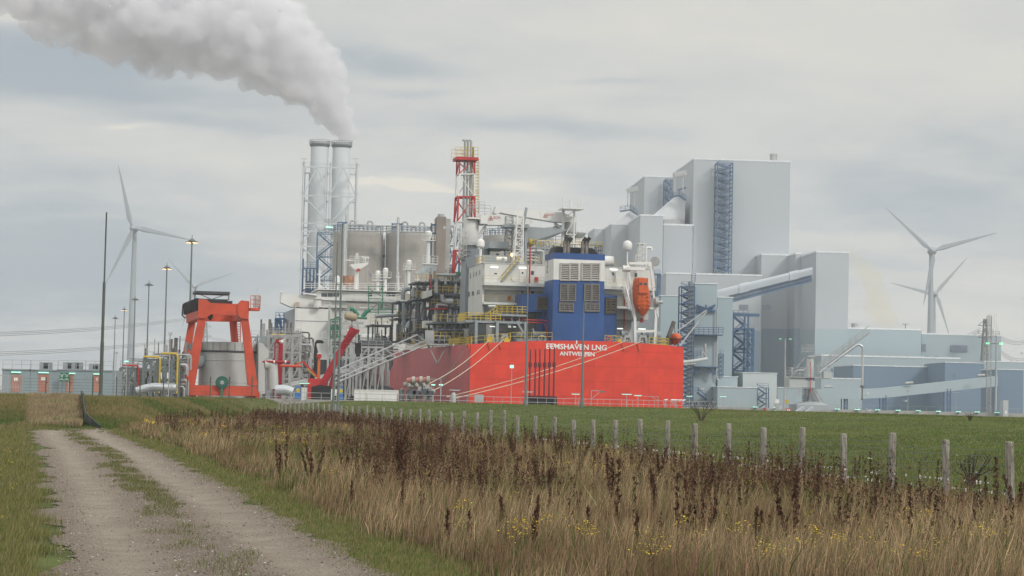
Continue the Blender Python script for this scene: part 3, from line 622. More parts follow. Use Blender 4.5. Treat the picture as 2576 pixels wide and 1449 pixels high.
for pa, pb in (((905, 685), (930, 722)), ((548, 705), (574, 716))): onw('window', GLASS, cE(*pa), cE(*pb), VA, par=accm)
for pa, pb in (((795, 675), (848, 795)), ((1668, 680), (1720, 800))):
    d_ = onw('door', WHITE, cE(*pa), cE(*pb), VA, t=.1, par=accm); onw('door_pane', GLASS, cE(pa[0]+18, pa[1]+20), cE(pa[0]+34, pa[1]+38), VA-.1, t=.03, par=d_)
for pa, pb in (((790, 862), (848, 985)),): d_ = onw('door', WHITE, cE(*pa), cE(*pb), VA+2, t=.1, par=accm); onw('door_pane', GLASS, cE(810, 882), cE(826, 900), VA+1.9, t=.03, par=d_)
onw('window', GLASS, cE(903, 875), cE(930, 905), VA+2, par=accm)
for pa, pb, v in (((938, 747), (968, 790), VA-.01), ((680, 930), (708, 972), VA+1.99)): onw('fire_locker', REDP, cE(*pa), cE(*pb), v, t=.3, par=accm)
onw('fire_locker', REDP, cG(1110, 1020), cG(1140, 1063), VA+2.29, t=.3, par=accm); onw('window', GLASS, cG(1060, 585), cG(1082, 622), VA, par=accm)
d_ = onw('door', WHITE, cG(828, 570), cG(880, 690), VA, t=.1, par=accm); onw('door_pane', GLASS, cG(845, 592), cG(860, 608), VA-.1, t=.03, par=d_)
for pa, pb, v in (((513, 643), (583, 657), VA-.05), ((785, 650), (857, 663), VA-.05), ((510, 830), (582, 843), VA+1.9), ((903, 838), (975, 851), VA+1.9), ((492, 1012), (563, 1024), VA+2.2), ((788, 1016), (858, 1028), VA+2.2)): onw('wall_lamp', TUBEL, cE(*pa), cE(*pb), v, t=.12, par=accm)
for pa, pb, v in (((820, 545), (892, 557), VA-.05), ((890, 1117), (945, 1127), VA+2.2), ((1093, 1120), (1163, 1130), VA+2.2)): onw('wall_lamp', TUBEL, cG(*pa), cG(*pb), v, t=.12, par=accm)
for pa, pb in (((320, 703), (328, 755)), ((350, 698), (356, 738)), ((376, 692), (382, 732)), ((408, 682), (414, 722)), ((307, 885), (313, 930)), ((338, 883), (344, 922)), ((350, 881), (356, 920)), ((388, 872), (394, 912)), ((403, 868), (409, 908))):
    a, b = SH.sd(cE(*pa), uL), SH.sd(cE(*pb), uL); MB().box((uL-.06, a[1]-.35, b[2]), (uL+.01, a[1]+.35, a[2])).build('side_window', GLASS, accm)
for x in (745,): 
    for y, v in ((752, VA-.1), (940, VA+1.9)):
        c = P3(cE(x, y), v); MB().tube((c[0], v-.05, c[2]), (c[0], v+.05, c[2]), .55, n=20).build('hatch', WHITE, accm)
st = MB(); a, b = P3(cE(622, 792), VA-.9), P3(cE(785, 600), VA-.9); st.stair(a, b, .9, .16); st.build('outside_stair', GREY, accm)
st = MB(); st.rail([(a[0], a[1]-.1, a[2]), (b[0], b[1]-.1, b[2])], 1.1, 1.2, .07); st.build('stair_railing', YEL, accm)
# roof clutter: cooling houses, ventilation
rf = MB(); a, b = P3(cE(455, 415), VA+12), P3(cE(640, 485), VA+12); rf.box((a[0], VA+8, b[2]), (b[0], VA+16, a[2])); rf.prism([(a[0]+8, a[2]), (a[0]+14, a[2]+2.6), (b[0]+2.5, a[2]+2.8), (b[0]+3, b[2]), (b[0], b[2])], VA+9, VA+14)
rf.tube((b[0]-4, VA+12, zt), (b[0]-4, VA+12, b[2]), 1.6, n=14); rf.box((b[0]-6, VA+6, zt), (b[0]+1, VA+13, zt+1.8)); rf.build('ventilation_house', GREY, ship)
a, b = P3(cE(568, 545), VA+4), P3(cE(668, 595), VA+4); MB().tube((a[0], VA+4, (a[2]+b[2])/2), (b[0], VA+4, (a[2]+b[2])/2), abs(a[2]-b[2])/2, n=16).build('life_raft_drum', WHITE, ship, smooth=1)
rc = MB(); rs_ = random.Random(5)
for i in range(26):
    u = uL+1+rs_.random()*20; v = VA+2+rs_.random()*14; h = .5+rs_.random()*2.2; rc.tube((u, v, zt), (u, v, zt+h), .12+.15*rs_.random(), n=6)
    if i % 3 == 0: rc.box((u, v, zt+.1), (u+1.2, v+1, zt+.8+rs_.random()))
rc.build('roof_fittings', GREY, ship)
# upper process deck on the roof right of the mast: pipes and yellow rails
up = MB(); a, b = P3(cE(855, 460), VA+10), P3(cE(1060, 600), VA+10); up.box((a[0], VA+8, a[2]-.25), (b[0], VA+16, a[2]))
for i in range(5): u = a[0]+(b[0]-a[0])*i/4; up.bar((u, VA+8.2, zt), (u, VA+8.2, a[2]), .3)
up.build('pipe_deck', GREY, ship)
MB().rail([(a[0], VA+8, a[2]), (b[0]+9, VA+8, a[2])], 1.2, 1.0, .07).build('pipe_deck_railing', YEL, ship)
pp = MB(); 
for zz in (490, 520, 550, 580): q0, q1 = P3(cE(860, zz), VA+7.5), P3(cE(1010, zz), VA+7.5); pp.elbow([q0, (q1[0]-.5, q1[1], q0[2]), (q1[0]-.5, q1[1], q0[2]-2)], .18+.1*(zz == 490), bend=.7)
q = P3(cE(955, 490), VA+7); q2 = P3(cE(1022, 490), VA+7); pp.elbow([q, (q2[0], q[1], q[2]), (q2[0], q[1], q[2]-5)], .28, 10, .5)
for x in (960, 985, 1005, 1040): q = P3(cE(x, 395), VA+9); pp.elbow([(q[0], q[1], a[2]), (q[0], q[1], q[2]), (q[0]+.8, q[1], q[2]), (q[0]+.8, q[1], a[2])], .2, 8, .4)
pp.build('silver_pipes', GALV, ship, smooth=2)
q = P3(cE(902, 402), VA+8); MB().tube((q[0]-.1, q[1], q[2]), (q[0]+.2, q[1]-.1, q[2]), .55, n=18).build('hose_reel', YEL, ship)
MB().box(P3(cE(1095, 437), VA+14), (P3(cE(1360, 465), VA+14)[0], VA+30, zt+.5)).build('rear_deckhouse', WHITE, ship)
MB().rail([(P3(cE(1080, 437), VA+14)[0], VA+13.8, P3(cE(1080, 437), VA+14)[2]), (P3(cE(1420, 437), VA+14)[0], VA+13.8, P3(cE(1420, 437), VA+14)[2])], 1.5, 1.1, .06, 3).build('rear_deck_railing', YEL, ship)
# --- funnel
VF = 2.5
a, b = P3(cE(1125, 507), VF), P3(cE(1618, 517), VF); fu0, fu1, fz = a[0], b[0], a[2]; vbk = SH.sd(cE(1040, 467), fu0)[1]
zw1, zw0 = P3(cE(1125, 568), VF)[2], P3(cE(1118, 768), VF)[2]
fn = MB(); fn.m(0).box((fu0, VF, zd), (fu1, vbk, zw0)); fn.m(1).box((fu0, VF, zw0), (fu1, vbk, zw1)); fn.m(0).box((fu0, VF, zw1), (fu1, vbk, fz))
fun = fn.build('funnel', [BLUE, WHITE], ship)
tp = MB(); tp.prism([(fu0+.4, fz+.01), (fu0+.8, fz+1.1), (fu1-1.5, fz+1.1), (fu1-.3, fz+.01)], VF+2.2, vbk-.5); tp.build('funnel_top_casing', BLACK, fun)
MB().rail([(fu0+.3, VF+1.5, fz), (fu1-.1, VF+1.5, fz), (fu1-.1, vbk, fz)], 1.5, 1.2, .07).build('funnel_railing', BLACK, fun)
def louvre(pa, pb, v, m_s, n, F=SH, par=None, frame=None, bars=0):
    a, b = F.at(pa, v), F.at(pb, v); o = MB(); o.box((a[0], v-.06, b[2]), (b[0], v-.005, a[2])); base = o.build('louvre_panel', SLAT_D, par)
    s_ = MB(); h = (a[2]-b[2])/n
    for i in range(n): zz = b[2]+h*(i+.5); s_.add([(a[0]+.05, v-.07, zz+h*.32), (b[0]-.05, v-.07, zz+h*.32), (b[0]-.05, v-.26, zz-h*.28), (a[0]+.05, v-.26, zz-h*.28)], [(0, 1, 2, 3)]); s_.bar((a[0]+.05, v-.24, zz-h*.28), (b[0]-.05, v-.24, zz-h*.28), .05, .08)
    for u in (a[0], b[0]): s_.box((u-.09, v-.29, b[2]-.1), (u+.09, v-.01, a[2]+.1))
    for zz in (a[2], b[2]): s_.box((a[0]+.1, v-.29, zz-.08), (b[0]-.1, v-.01, zz+.08))
    for i in range(1, bars+1): u = a[0]+(b[0]-a[0])*i/(bars+1); s_.box((u-.06, v-.30, b[2]+.1), (u+.06, v-.1, a[2]-.1))
    s_.build('louvre_slats', m_s, base); return base
for x0_, x1_ in ((1190, 1270), (1280, 1356), (1395, 1476), (1484, 1560)): louvre(cE(x0_, 612), cE(x1_, 776), VF, SLAT_W, 9, par=fun)
for x0_, x1_ in ((1187, 1252), (1263, 1328), (1420, 1480), (1492, 1556)): louvre(cE(x0_, 813), cE(x1_, 974), VF, SLAT_G, 9, par=fun)
for x0_, x1_ in ((1177, 1308), (1427, 1557)): louvre(cE(x0_, 994), cE(x1_, 1076), VF, SLAT_G, 4, par=fun, bars=2)
a = SH.sd(cE(1080, 735), fu0); b = SH.sd(cE(1080, 607), fu0)
tx = text_part('E', 'funnel_letter', (b[2]-a[2])*1.35, REDP, fun, (fu0-.03, a[1]+1.4, a[2]), rot=(math.pi/2, 0, -math.pi/2), ext=.02, sx=.55)
# exhaust pipes
for x in (1228, 1262, 1400, 1437):
    c = P3(cE(x, 505), VF+.9); tz = P3(cE(x, 372), VF+.9)[2]; r = .30; m = MB(); pts_ = [(c[0], c[1], fz-.5), (c[0], c[1], fz+2.0)]; e = m.m(0).tube(pts_[0], pts_[1], r, n=14)
    m.m(1).pipe([(c[0], c[1], fz+2.0), (c[0]+.05, c[1], tz-1.0), (c[0]+.15, c[1], tz-.4), (c[0]+.5, c[1], tz+.15)], r, 14); m.build('exhaust_pipe', [mat('pipe_weathered', (.20, .18, .16), .5, .5, .3, 1.5), BLACK], fun, smooth=2)
# blue side wings
a, b = P3(cE(955, 905), VF+4), P3(cE(1040, 905), VF+4); w1 = MB(); zwb = P3(cE(955, 1078), VF+4)[2]; wl = P3(cE(885, 930), VF+6)[0]
w1.hprism([(a[0]-1.9, VF+7), (a[0], VF+4), (fu0-.005, VF+4), (fu0-.005, vbk+5), (a[0]-1.9, vbk+5)], zwb, a[2]); w1.box((a[0]+1.2, VF+5, zd), (fu0-.01, vbk+4, zwb-.01)); wg = w1.build('funnel_side_house', BLUE, ship)
for pa, pb in (((965, 938), (1020, 1055)), ((1026, 940), (1078, 1058))): louvre(cE(*pa), cE(*pb), VF+4, mat('louvre_brown', (.09, .07, .05), .6), 5, par=wg)
a, b = P3(cG(778, 797), VF+4), P3(cG(890, 797), VF+4); w2 = MB().box((fu1+.005, VF+4, zd), (b[0], vbk+4, a[2])).build('funnel_side_house', BLUE, ship)
for pa, pb in (((782, 828), (815, 970)), ((824, 830), (873, 972))): louvre(cG(*pa), cG(*pb), VF+4, MATS['louvre_brown'], 5, par=w2)
# duct on the right of the funnel top, red fire pipes
a = P3(cG(780, 472), VF+6); b = P3(cG(848, 472), VF+6); MB().tube((fu1, VF+6, a[2]), (b[0], VF+6, b[2]), .85, n=16).build('round_duct', WHITE, ship, smooth=2)
rp = MB(); a = P3(cE(875, 1158), VF+3); b = P3(cE(1090, 1158), VF+3)
for k in range(2): rp.elbow([(a[0]-6, a[1], a[2]-.4*k), (b[0]-.6*k, a[1], a[2]-.4*k), (b[0]-.6*k, a[1], zd)], .11, 6, 1.2)
a = P3(cE(893, 540), VA-.5); rp.tube((a[0], VA-.5, zt+3), (a[0], VA-.5, zl2b), .13, n=6); a = P3(cG(962, 800), VA+1.8); rp.tube((a[0], VA+1.8, a[2]), (a[0], VA+1.8, zd+2), .1, n=6); rp.build('fire_pipes', REDP, ship)
# --- mooring deck platform with yellow rails, posts, winches
a, b = P3(cE(270, 1160), 3), P3(cE(870, 1160), 3); zp = a[2]; u0, u1 = a[0], b[0]
pf = MB(); pf.box((u0, 2.6, zp-.35), (u1, 8.5, zp)); zq = P3(cE(570, 1100), 3.5)[2]; uq = P3(cE(570, 1100), 3.5)[0]; pf.box((uq, 3.2, zq-.3), (u1, 8.6, zq))
for x in (375, 578, 850): u = P3(cE(x, 1200), 1.2)[0]; pf.bar((u, 1.2, topz(max(u, 0))-.3), (u, 1.2, zp-.01), .42); pf.bar((u, 1.2, zp-.2), (u, 4, zp-.2), .3)
u = P3(cE(765, 1190), 1.2)[0]; un = P3(cE(850, 1320), 1.2)[0]; pf.bar((u, 1.3, zp), (un, 1.3, P3(cE(850, 1320), 1.2)[2]), .3)
for x in (640, 720, 790): u = P3(cE(x, 1100), 4)[0]; pf.bar((u, 4, zp), (u, 4, zq), .2)
pf.build('mooring_platform', GREY, ship)
yr = MB(); yr.rail([(u0, 2.7, zp), (uq+.5, 2.7, zp)], 1.2, .8, .09, 3); yr.rail([(uq, 3.3, zq), (u1, 3.3, zq)], 1.25, .8, .09, 3); yr.rail([(u0, 2.7, zp), (u0, 9, zp)], 1.2, .8, .09, 3); yr.rail([(uq-1.6, 3.0, zp), (uq, 3.2, zq)], 1.2, .6, .09, 2); yr.build('platform_railing', YEL, ship)
ba = MB(); i_ = 0
for x0_, x1_ in ((472, 550), (612, 690)):
    a, b = P3(cE(x0_, 1300), 1.0), P3(cE(x1_, 1372), 1.0)
    ba.bar((a[0], 1, b[2]-.3), (a[0]+.35, 1, a[2]), .35); ba.bar((b[0], 1, b[2]-.3), (b[0]-.35, 1, a[2]), .35); ba.box((a[0]+.2, .8, a[2]-.3), (b[0]-.2, 1.8, a[2]+.1)); ba.tube(((a[0]+b[0])/2, 1.4, b[2]-.3), ((a[0]+b[0])/2, 1.4, a[2]), .33, n=10)
for x0_, x1_ in ((950, 1035), (1095, 1180)):
    a, b = P3(cG(x0_, 1190), 1.0), P3(cG(x1_, 1258), 1.0)
    ba.bar((a[0], 1, b[2]-.3), (a[0]+.35, 1, a[2]), .35); ba.bar((b[0], 1, b[2]-.3), (b[0]-.35, 1, a[2]), .35); ba.box((a[0]+.2, .8, a[2]-.3), (b[0]-.2, 1.8, a[2]+.1)); ba.tube(((a[0]+b[0])/2, 1.4, b[2]-.3), ((a[0]+b[0])/2, 1.4, a[2]), .33, n=10)
ba.build('mooring_rollers', GALV, ship)
for x, y in ((502, 1348), (666, 1362)): c = P3(cE(x, y), .6); MB().tube((c[0], .3, c[2]), (c[0], .7, c[2]), .5, n=16).build('yellow_bobbin', YEL, ship)
for x, y in ((912, 1253), (1068, 1283)): c = P3(cG(x, y), .6); MB().tube((c[0], .3, c[2]), (c[0], .6, c[2]), .4, n=12).build('yellow_bobbin', YEL, ship)
wn = MB()
for x in (770, 640, 1000): c = P3(cE(x, 1300), 6); wn.tube((c[0]-1.3, 6, c[2]), (c[0]+1.3, 6, c[2]), .5, n=16); wn.tube((c[0]-1.5, 6, c[2]), (c[0]-1.3, 6, c[2]), .95, n=18); wn.tube((c[0]+1.3, 6, c[2]), (c[0]+1.5, 6, c[2]), .95, n=18); wn.box((c[0]-2, 5.4, zd), (c[0]+2, 7, c[2]-.6))
c = P3(cG(1100, 1180), 6)
for k in (-2.5, 1, 3): wn.tube((c[0]+k-.5, 6, c[2]), (c[0]+k+.5, 6, c[2]), .6, n=16); wn.box((c[0]+k-.8, 5.6, zd), (c[0]+k+.8, 7, c[2]-.3))
wn.build('mooring_winches', GREY, ship)
el = MB(); el.rail([(P3(cE(1610, 1370), .5)[0]+.1, .5, topz(fu1)-.1), (P3(cG(930, 1250), .5)[0], .5, topz(26)-.1)], 1.1, 1., .08); el.rail([(P3(cG(1200, 1285), .5)[0], .5, z1-.1), (P3(cG(1385, 1285), .5)[0], .5, z1-.2), (P3(cG(1385, 1285), .5)[0], 6, z1-.2)], 1.5, 1., .1, 3)
el.rail([(.3, .5, z0), (P3(cE(700, 1370), .5)[0], .5, topz(9))], 1.2, 2, .06); el.rail([(P3(cE(705, 1370), .5)[0], .5, topz(11)), (P3(cE(1105, 1370), .5)[0], .5, topz(15))], 1.2, 1.6, .07)
el.rail([(.3, 1, z0), (.3, 60, zs[2]-.5+.9)], 1.15, 1.0, .09, 3); el.build('edge_railing', YEL, ship)
lr = P3(cG(812, 1222), .45); m = MB(); m.pipe([(lr[0]+.38*math.cos(t*math.pi/6), .42, lr[2]+.38*math.sin(t*math.pi/6)) for t in range(13)], .09, 6); m.build('lifebuoy', ORANGE, ship)
for x in (163,): c = P3(cG(x, 1222), .8); m = MB(); m.pipe([(c[0]+.6*math.cos(t*math.pi/6), .8, c[2]+.45*math.sin(t*math.pi/6)) for t in range(13)], .16, 8); m.build('panama_fairlead', GREY, ship, smooth=1)
for x in (867,): c = P3(cG(x, 1222), .8); m = MB(); m.pipe([(c[0]+.6*math.cos(t*math.pi/6), .8, c[2]+.45*math.sin(t*math.pi/6)) for t in range(13)], .16, 8); m.build('panama_fairlead', GREY, ship, smooth=1)
ul = MB()
for pa, pb in (((505, 1217), (553, 1226)), ((675, 1202), (708, 1209)), ((682, 1222), (710, 1229)), ((730, 1222), (756, 1229))): a, b = P3(cE(*pa), 8.6), P3(cE(*pb), 8.6); ul.box((a[0], 8.5, b[2]), (b[0], 8.6, a[2]))
ul.build('deck_lamps', TUBEL, ship)
# --- lattice mast on the roof
lm = MB(); a, b = P3(cE(770, 600), VA+5), P3(cE(772, 155), VA+5); lm.lattice((a[0], VA+5, zt), (a[0]+.3, VA+5, b[2]), 1.6, 1.0, 9, .16, .09, 'z'); 
lm.build('lattice_mast', WHITE, ship)
lm = MB(); c = P3(cE(800, 270), VA+7); q = P3(cE(855, 270), VA+7)
for u in (c[0], q[0]): lm.bar((u, VA+7, zt), (u, VA+7, c[2]), .4)
lm.box((c[0]-3, VA+6, c[2]), (q[0]+.4, VA+9, c[2]+.4)); lm.bar((c[0], VA+7, zt+4), (q[0], VA+7, zt+10), .4); lm.bar((c[0]-3.5, VA+7, c[2]-5), (c[0], VA+7, c[2]-11), .3); lm.build('boom_rest', GREY, ship)
lt = MB(); c = P3(cE(690, 340), VA+9); lt.lattice((c[0], VA+9, zt), (c[0], VA+9, P3(cE(690, 160), VA+9)[2]), 1.2, 1.2, 14, .12, .09, 'z'); lt.build('ladder_cage', GALV, ship)
fl = P3(cE(718, 530), VA+4); MB().lathe((fl[0], VA+4), [(.1, fl[2]-.25), (.22, fl[2]-.05), (.2, fl[2]+.2), (.08, fl[2]+.3)], 10).build('flood_lamp', WARML, ship)
# --- main deck crane on its pedestal, boom to the right
VC = 34.
a, b = P3(cB(1565, 790), VC), P3(cB(1685, 985), VC); cu_, cr = (a[0]+b[0])/2, (b[0]-a[0])/2; cu_ = P3(cB(1622, 900), VC)[0]
zpt, zpm, zpb = P3(cB(1622, 790), VC)[2], P3(cB(1615, 985), VC)[2], P3(cB(1610, 1105), VC)[2]
cm = MB(); cm.m(0).lathe((cu_, VC), [(cr, zpm), (cr, zpt)], 24); cm.m(0).lathe((cu_, VC), [(cr+.3, zpm-.3), (cr+.3, zpm+.25)], 24); cm.m(1).lathe((cu_, VC), [(cr*.97, zpb), (cr*.97, zpm-.3)], 24)
cm.m(1).lathe((cu_, VC), [(cr*1.45, zpb-.3), (cr*1.45, zpb)], 16); ul_ = P3(cB(1556, 1300), VC)[0]; ur_ = P3(cB(1640, 1300), VC)[0]; cm.m(1).box((ul_, VC-2.4, zd), (ur_+2, VC+2.4, zpb-.3))
ped = cm.build('crane_pedestal', [WHITE, GREY], ship, smooth=2)
MB().rail([(cu_+1.4*cr*math.cos(t), VC+1.4*cr*math.sin(t), zpb) for t in np.linspace(0, 6.283, 10)], 1.3, 1.2, .1).build('pedestal_railing', GALV, ped)
MB().lattice((P3(cB(1545, 1000), VC)[0], VC-1, zpb), (P3(cB(1552, 860), VC)[0], VC-1, P3(cB(1552, 860), VC)[2]), 1.2, 1.2, 12, .07, .05, 'z').build('pedestal_ladder', WHITE, ped)
ch = MB(); a, b = P3(cE(395, 150), VC), P3(cE(470, 240), VC); ch.box((cu_-cr*.7, VC-2, zpt+.1), (b[0], VC+2, a[2]-.5)); ch.box((a[0], VC-2.1, b[2]), (P3(cE(460, 210), VC)[0], VC+2.1, a[2]))
ch.build('crane_house', WHITE, ship); 
cr2 = MB(); cr2.rail([(cu_-cr, VC-2.2, a[2]), (P3(cE(490, 150), VC)[0], VC-2.2, a[2])], 1.6, 1, .06, 3); cr2.rail([(cu_-cr, VC+2, a[2]+1.2), (P3(cE(480, 110), VC)[0], VC+2, a[2]+1.2)], 1.4, 1, .06, 3); cr2.build('crane_walkway', GALV, ship)
bm_ = MB(); pol = [P3(cE(*q), VC) for q in ((462, 130), (560, 140), (800, 180), (905, 192), (908, 222), (880, 240), (560, 246), (470, 246))]; bm_.prism([(q[0], q[2]) for q in pol], VC-1.1, VC+1.1)
boom = bm_.build('crane_boom', WHITE, ship); MB().tube(P3(cE(462, 255), VC), P3(cE(388, 372), VC), .28, n=10).build('boom_cylinder', WHITE, ship, smooth=2)
a = P3(cE(505, 190), VC); text_part('SCM', 'boom_lettering', .62, REDP, boom, (P3(cE(528, 193), VC)[0], VC-1.13, P3(cE(528, 193), VC)[2]), ext=.01, align='LEFT'); 
m = MB(); q = P3(cE(515, 175), VC-1.15)
for du, dz_ in ((-.2, -.2), (.2, -.2), (0, .15)): m.pipe([(q[0]+du+.18*math.cos(t), VC-1.15, q[2]+dz_+.18*math.sin(t)) for t in np.linspace(0, 6.28, 11)], .035, 5)
m.build('boom_emblem', REDP, boom)
# second crane, its boom pointing left
V2 = 26.; pol = [P3(cE(*q), V2) for q in ((555, 65), (575, 70), (640, 92), (1190, 118), (1330, 190), (1330, 222), (1120, 216), (640, 136), (600, 125), (560, 138), (540, 135), (537, 115))]
bm_ = MB(); bm_.prism([(q[0], q[2]) for q in pol], V2-1, V2+1); boom2 = bm_.build('crane_boom', WHITE, ship)
MB().tube(P3(cE(1130, 222), V2), P3(cE(1225, 305), V2), .25, n=10).build('boom_cylinder', WHITE, ship, smooth=2)
q = P3(cE(1047, 163), V2); text_part('SCM', 'boom_lettering', .55, REDP, boom2, (q[0], V2-1.03, q[2]), ext=.01, align='LEFT'); m = MB(); q = P3(cE(1030, 155), V2)
for du, dz_ in ((-.18, -.18), (.18, -.18), (0, .14)): m.pipe([(q[0]+du+.16*math.cos(t), V2-1.06, q[2]+dz_+.16*math.sin(t)) for t in np.linspace(0, 6.28, 11)], .03, 5)
m.build('boom_emblem', REDP, boom2)
a, b = P3(cE(1128, 250), V2+2), P3(cE(1330, 330), V2+2); p2 = MB(); p2.box((a[0], V2, b[2]), (P3(cE(1215, 250), V2)[0], V2+3, a[2])); p2.lathe((P3(cE(1280, 300), V2)[0], V2), [(1.0, zt), (1.0, P3(cE(1280, 195), V2)[2])], 18); p2.lathe((P3(cE(1345, 335), V2)[0], V2), [(1.0, b[2]-.8), (1.6, b[2]-.1), (1.6, b[2]+.1)], 18); p2.build('crane_pedestal', GALV, ship, smooth=2)
MB().rail([(a[0]-14, V2+1.1, P3(cE(640, 92), V2)[2]), (P3(cE(1190, 110), V2)[0], V2+1.1, P3(cE(1190, 110), V2)[2])], 1.2, 2.4, .035, 2).build('boom_railing', WHITE, ship)
# radar mast behind the funnel
V3 = 22.; mm = MB(); a, b = P3(cE(1225, 90), V3), P3(cE(1345, 90), V3); zb3 = zt+1
for x in (1235, 1245, 1320, 1345): u = P3(cE(x, 200), V3)[0]; mm.tube((u, V3+(x % 2)*2, zb3), (u, V3+(x % 2)*2, a[2]), .16, n=8)
for y0_, y1_ in ((95, 160), (165, 330), (330, 420)): mm.bar(P3(cE(1240, y1_), V3), P3(cE(1335, y0_), V3), .12); mm.bar(P3(cE(1240, y1_), V3), P3(cE(1340, y1_), V3), .12)
mm.box((P3(cE(1195, 90), V3)[0], V3-1.5, a[2]), (P3(cE(1395, 90), V3)[0], V3+2.5, a[2]+.2)); mm.tube(P3(cE(1288, 90), V3), P3(cE(1288, 0), V3), .2, n=6); mm.tube(P3(cE(1210, 90), V3), P3(cE(1210, -35), V3), .1, n=6); mm.tube(P3(cE(1390, 90), V3), P3(cE(1390, -5), V3), .1, n=6); mm.box(P3(cE(1245, -10), V3), tuple(x+y for x, y in zip(P3(cE(1370, -5), V3), (0, .3, 0))))
mm.rail([(P3(cE(1195, 90), V3)[0], V3-1.5, a[2]), (P3(cE(1395, 90), V3)[0], V3-1.5, a[2])], 1.6, 1.2, .06, 3); mm.rail([(P3(cE(1330, 330), V3)[0], V3-1, P3(cE(1330, 330), V3)[2]), (P3(cE(1430, 325), V3)[0], V3-1, P3(cE(1430, 325), V3)[2])], 2.0, 1.2, .06, 4); mm.build('radar_mast', WHITE, ship)
# satellite domes
def dome(x, y, rpx, v, name='satellite_dome', by=None):
    c = P3(cG(x, y), v); r = P3(cG(x+rpx, y), v)[0]-c[0]; m = MB(); m.lathe((c[0], v), [(r*.15, c[2]-r*1.05), (r*.75, c[2]-r*1.0), (r, c[2]-r*.6), (r, c[2]+.1*r), (r*.87, c[2]+r*.55), (r*.5, c[2]+r*.9), (.05, c[2]+r*1.02)], 20)
    m.tube((c[0], v, by), (c[0], v, c[2]-r), r*.16, n=8); return m.build(name, WHITE, ship, smooth=2)
dome(990, 315, 44, 6, by=P3(cG(990, 480), 6)[2])
c = P3(cE(417, 420), VA+3); r = 1.25*P3(cE(448, 420), VA+3)[0]-1.25*c[0]; m = MB(); m.lathe((c[0], VA+3), [(r*.7, c[2]-r), (r, c[2]-r*.7), (r, c[2]+r*.3), (r*.8, c[2]+r*.8), (r*.4, c[2]+r*1.1), (.05, c[2]+r*1.18)], 18); m.tube((c[0], VA+3, zt), (c[0], VA+3, c[2]-r), r*.2, n=8); m.tube((c[0], VA+3, zt), (c[0], VA+3, zt+2.5), r*.35, n=8); m.build('satellite_dome', WHITE, ship, smooth=2)
# --- lifeboat davit at the starboard quarter
VD = 4.; dv_ = MB()
def db(p, q, w=.30, v=VD, v2=None): dv_.bar(P3(cG(*p), v), P3(cG(*q), v2 if v2 is not None else v), w)
db((990, 480), (1060, 1010)); db((1060, 1010), (1062, 1265), .42); db((1210, 475), (1262, 1010)); db((1262, 1010), (1252, 1275), .42); db((1005, 490), (1205, 490), .4); db((1062, 1148), (1255, 1146), .38); db((1175, 480), (1205, 520), .35)
db((1048, 1010), (975, 720), .2, VD, VD+6); db((1240, 800), (1285, 1000), .18); db((1285, 830), (1285, 1010), .16); db((1240, 830), (1285, 830), .2); db((1245, 920), (1290, 930), .2); db((1225, 500), (1250, 720), .3, VD+4, VD+4); db((990, 500), (1000, 900), .3, VD+6, VD+6); db((1000, 940), (1035, 940), .25, VD+2, VD+2)
dav = dv_.build('lifeboat_davit', WHITE, ship)
m = MB(); m.stair(P3(cG(1015, 930), VD+5), P3(cG(950, 715), VD+5), .8, .14); m.box(P3(cG(1000, 925), VD+4), (P3(cG(1040, 1000), VD+4)[0], VD+5, P3(cG(1040, 935), VD+4)[2])); m.build('davit_stair', WHITE, dav)
m = MB(); c = P3(cG(1240, 478), VD+3); m.tube((c[0], VD+2, c[2]), (c[0]+.3, VD+3, c[2]+.1), .8, n=18); m.build('dish_cover', GALV, ship)
m = MB(); c = P3(cG(1100, 545), VD-.4); b = P3(cG(1160, 560), VD-.4); m.box((c[0]-2, VD-.5, b[2]), (b[0], VD+.3, c[2]+.3)); m.tube((c[0]-2.6, VD, c[2]), (c[0]-1.4, VD, c[2]), .5, n=10); db_ = m.build('davit_winch', WHITE, dav)
m = MB(); c = P3(cG(1275, 865), VD-.5); m.tube((c[0]-.3, VD-.5, c[2]), (c[0]+.2, VD-.6, c[2]), .75, n=14); m.tube((c[0]+.2, VD-.5, c[2]), (c[0]+.9, VD-.5, c[2]), .25, n=8); m.build('davit_drum', GALV, dav)
m = MB(); a = P3(cG(1110, 470), VD+8); b = P3(cG(1120, 305), VD+8); m.lattice((a[0], VD+8, zt), (b[0], VD+8, b[2]), 1.0, .8, 8, .09, .06, 'z'); m.box((b[0]-.7, VD+7.5, b[2]), (b[0]+.7, VD+8.5, b[2]+.15)); c = P3(cG(1168, 350), VD+8); m.elbow([(c[0], VD+8, zt), (c[0], VD+8, c[2]+.2), (c[0]+.9, VD+8, c[2]+.2), (c[0]+1.0, VD+8, c[2]-.25)], .2, 10, .5); m.tube((c[0]-1.7, VD+8, zt), (c[0]-1.7, VD+8, c[2]-1), .12, n=6); m.build('vent_mast', WHITE, ship)
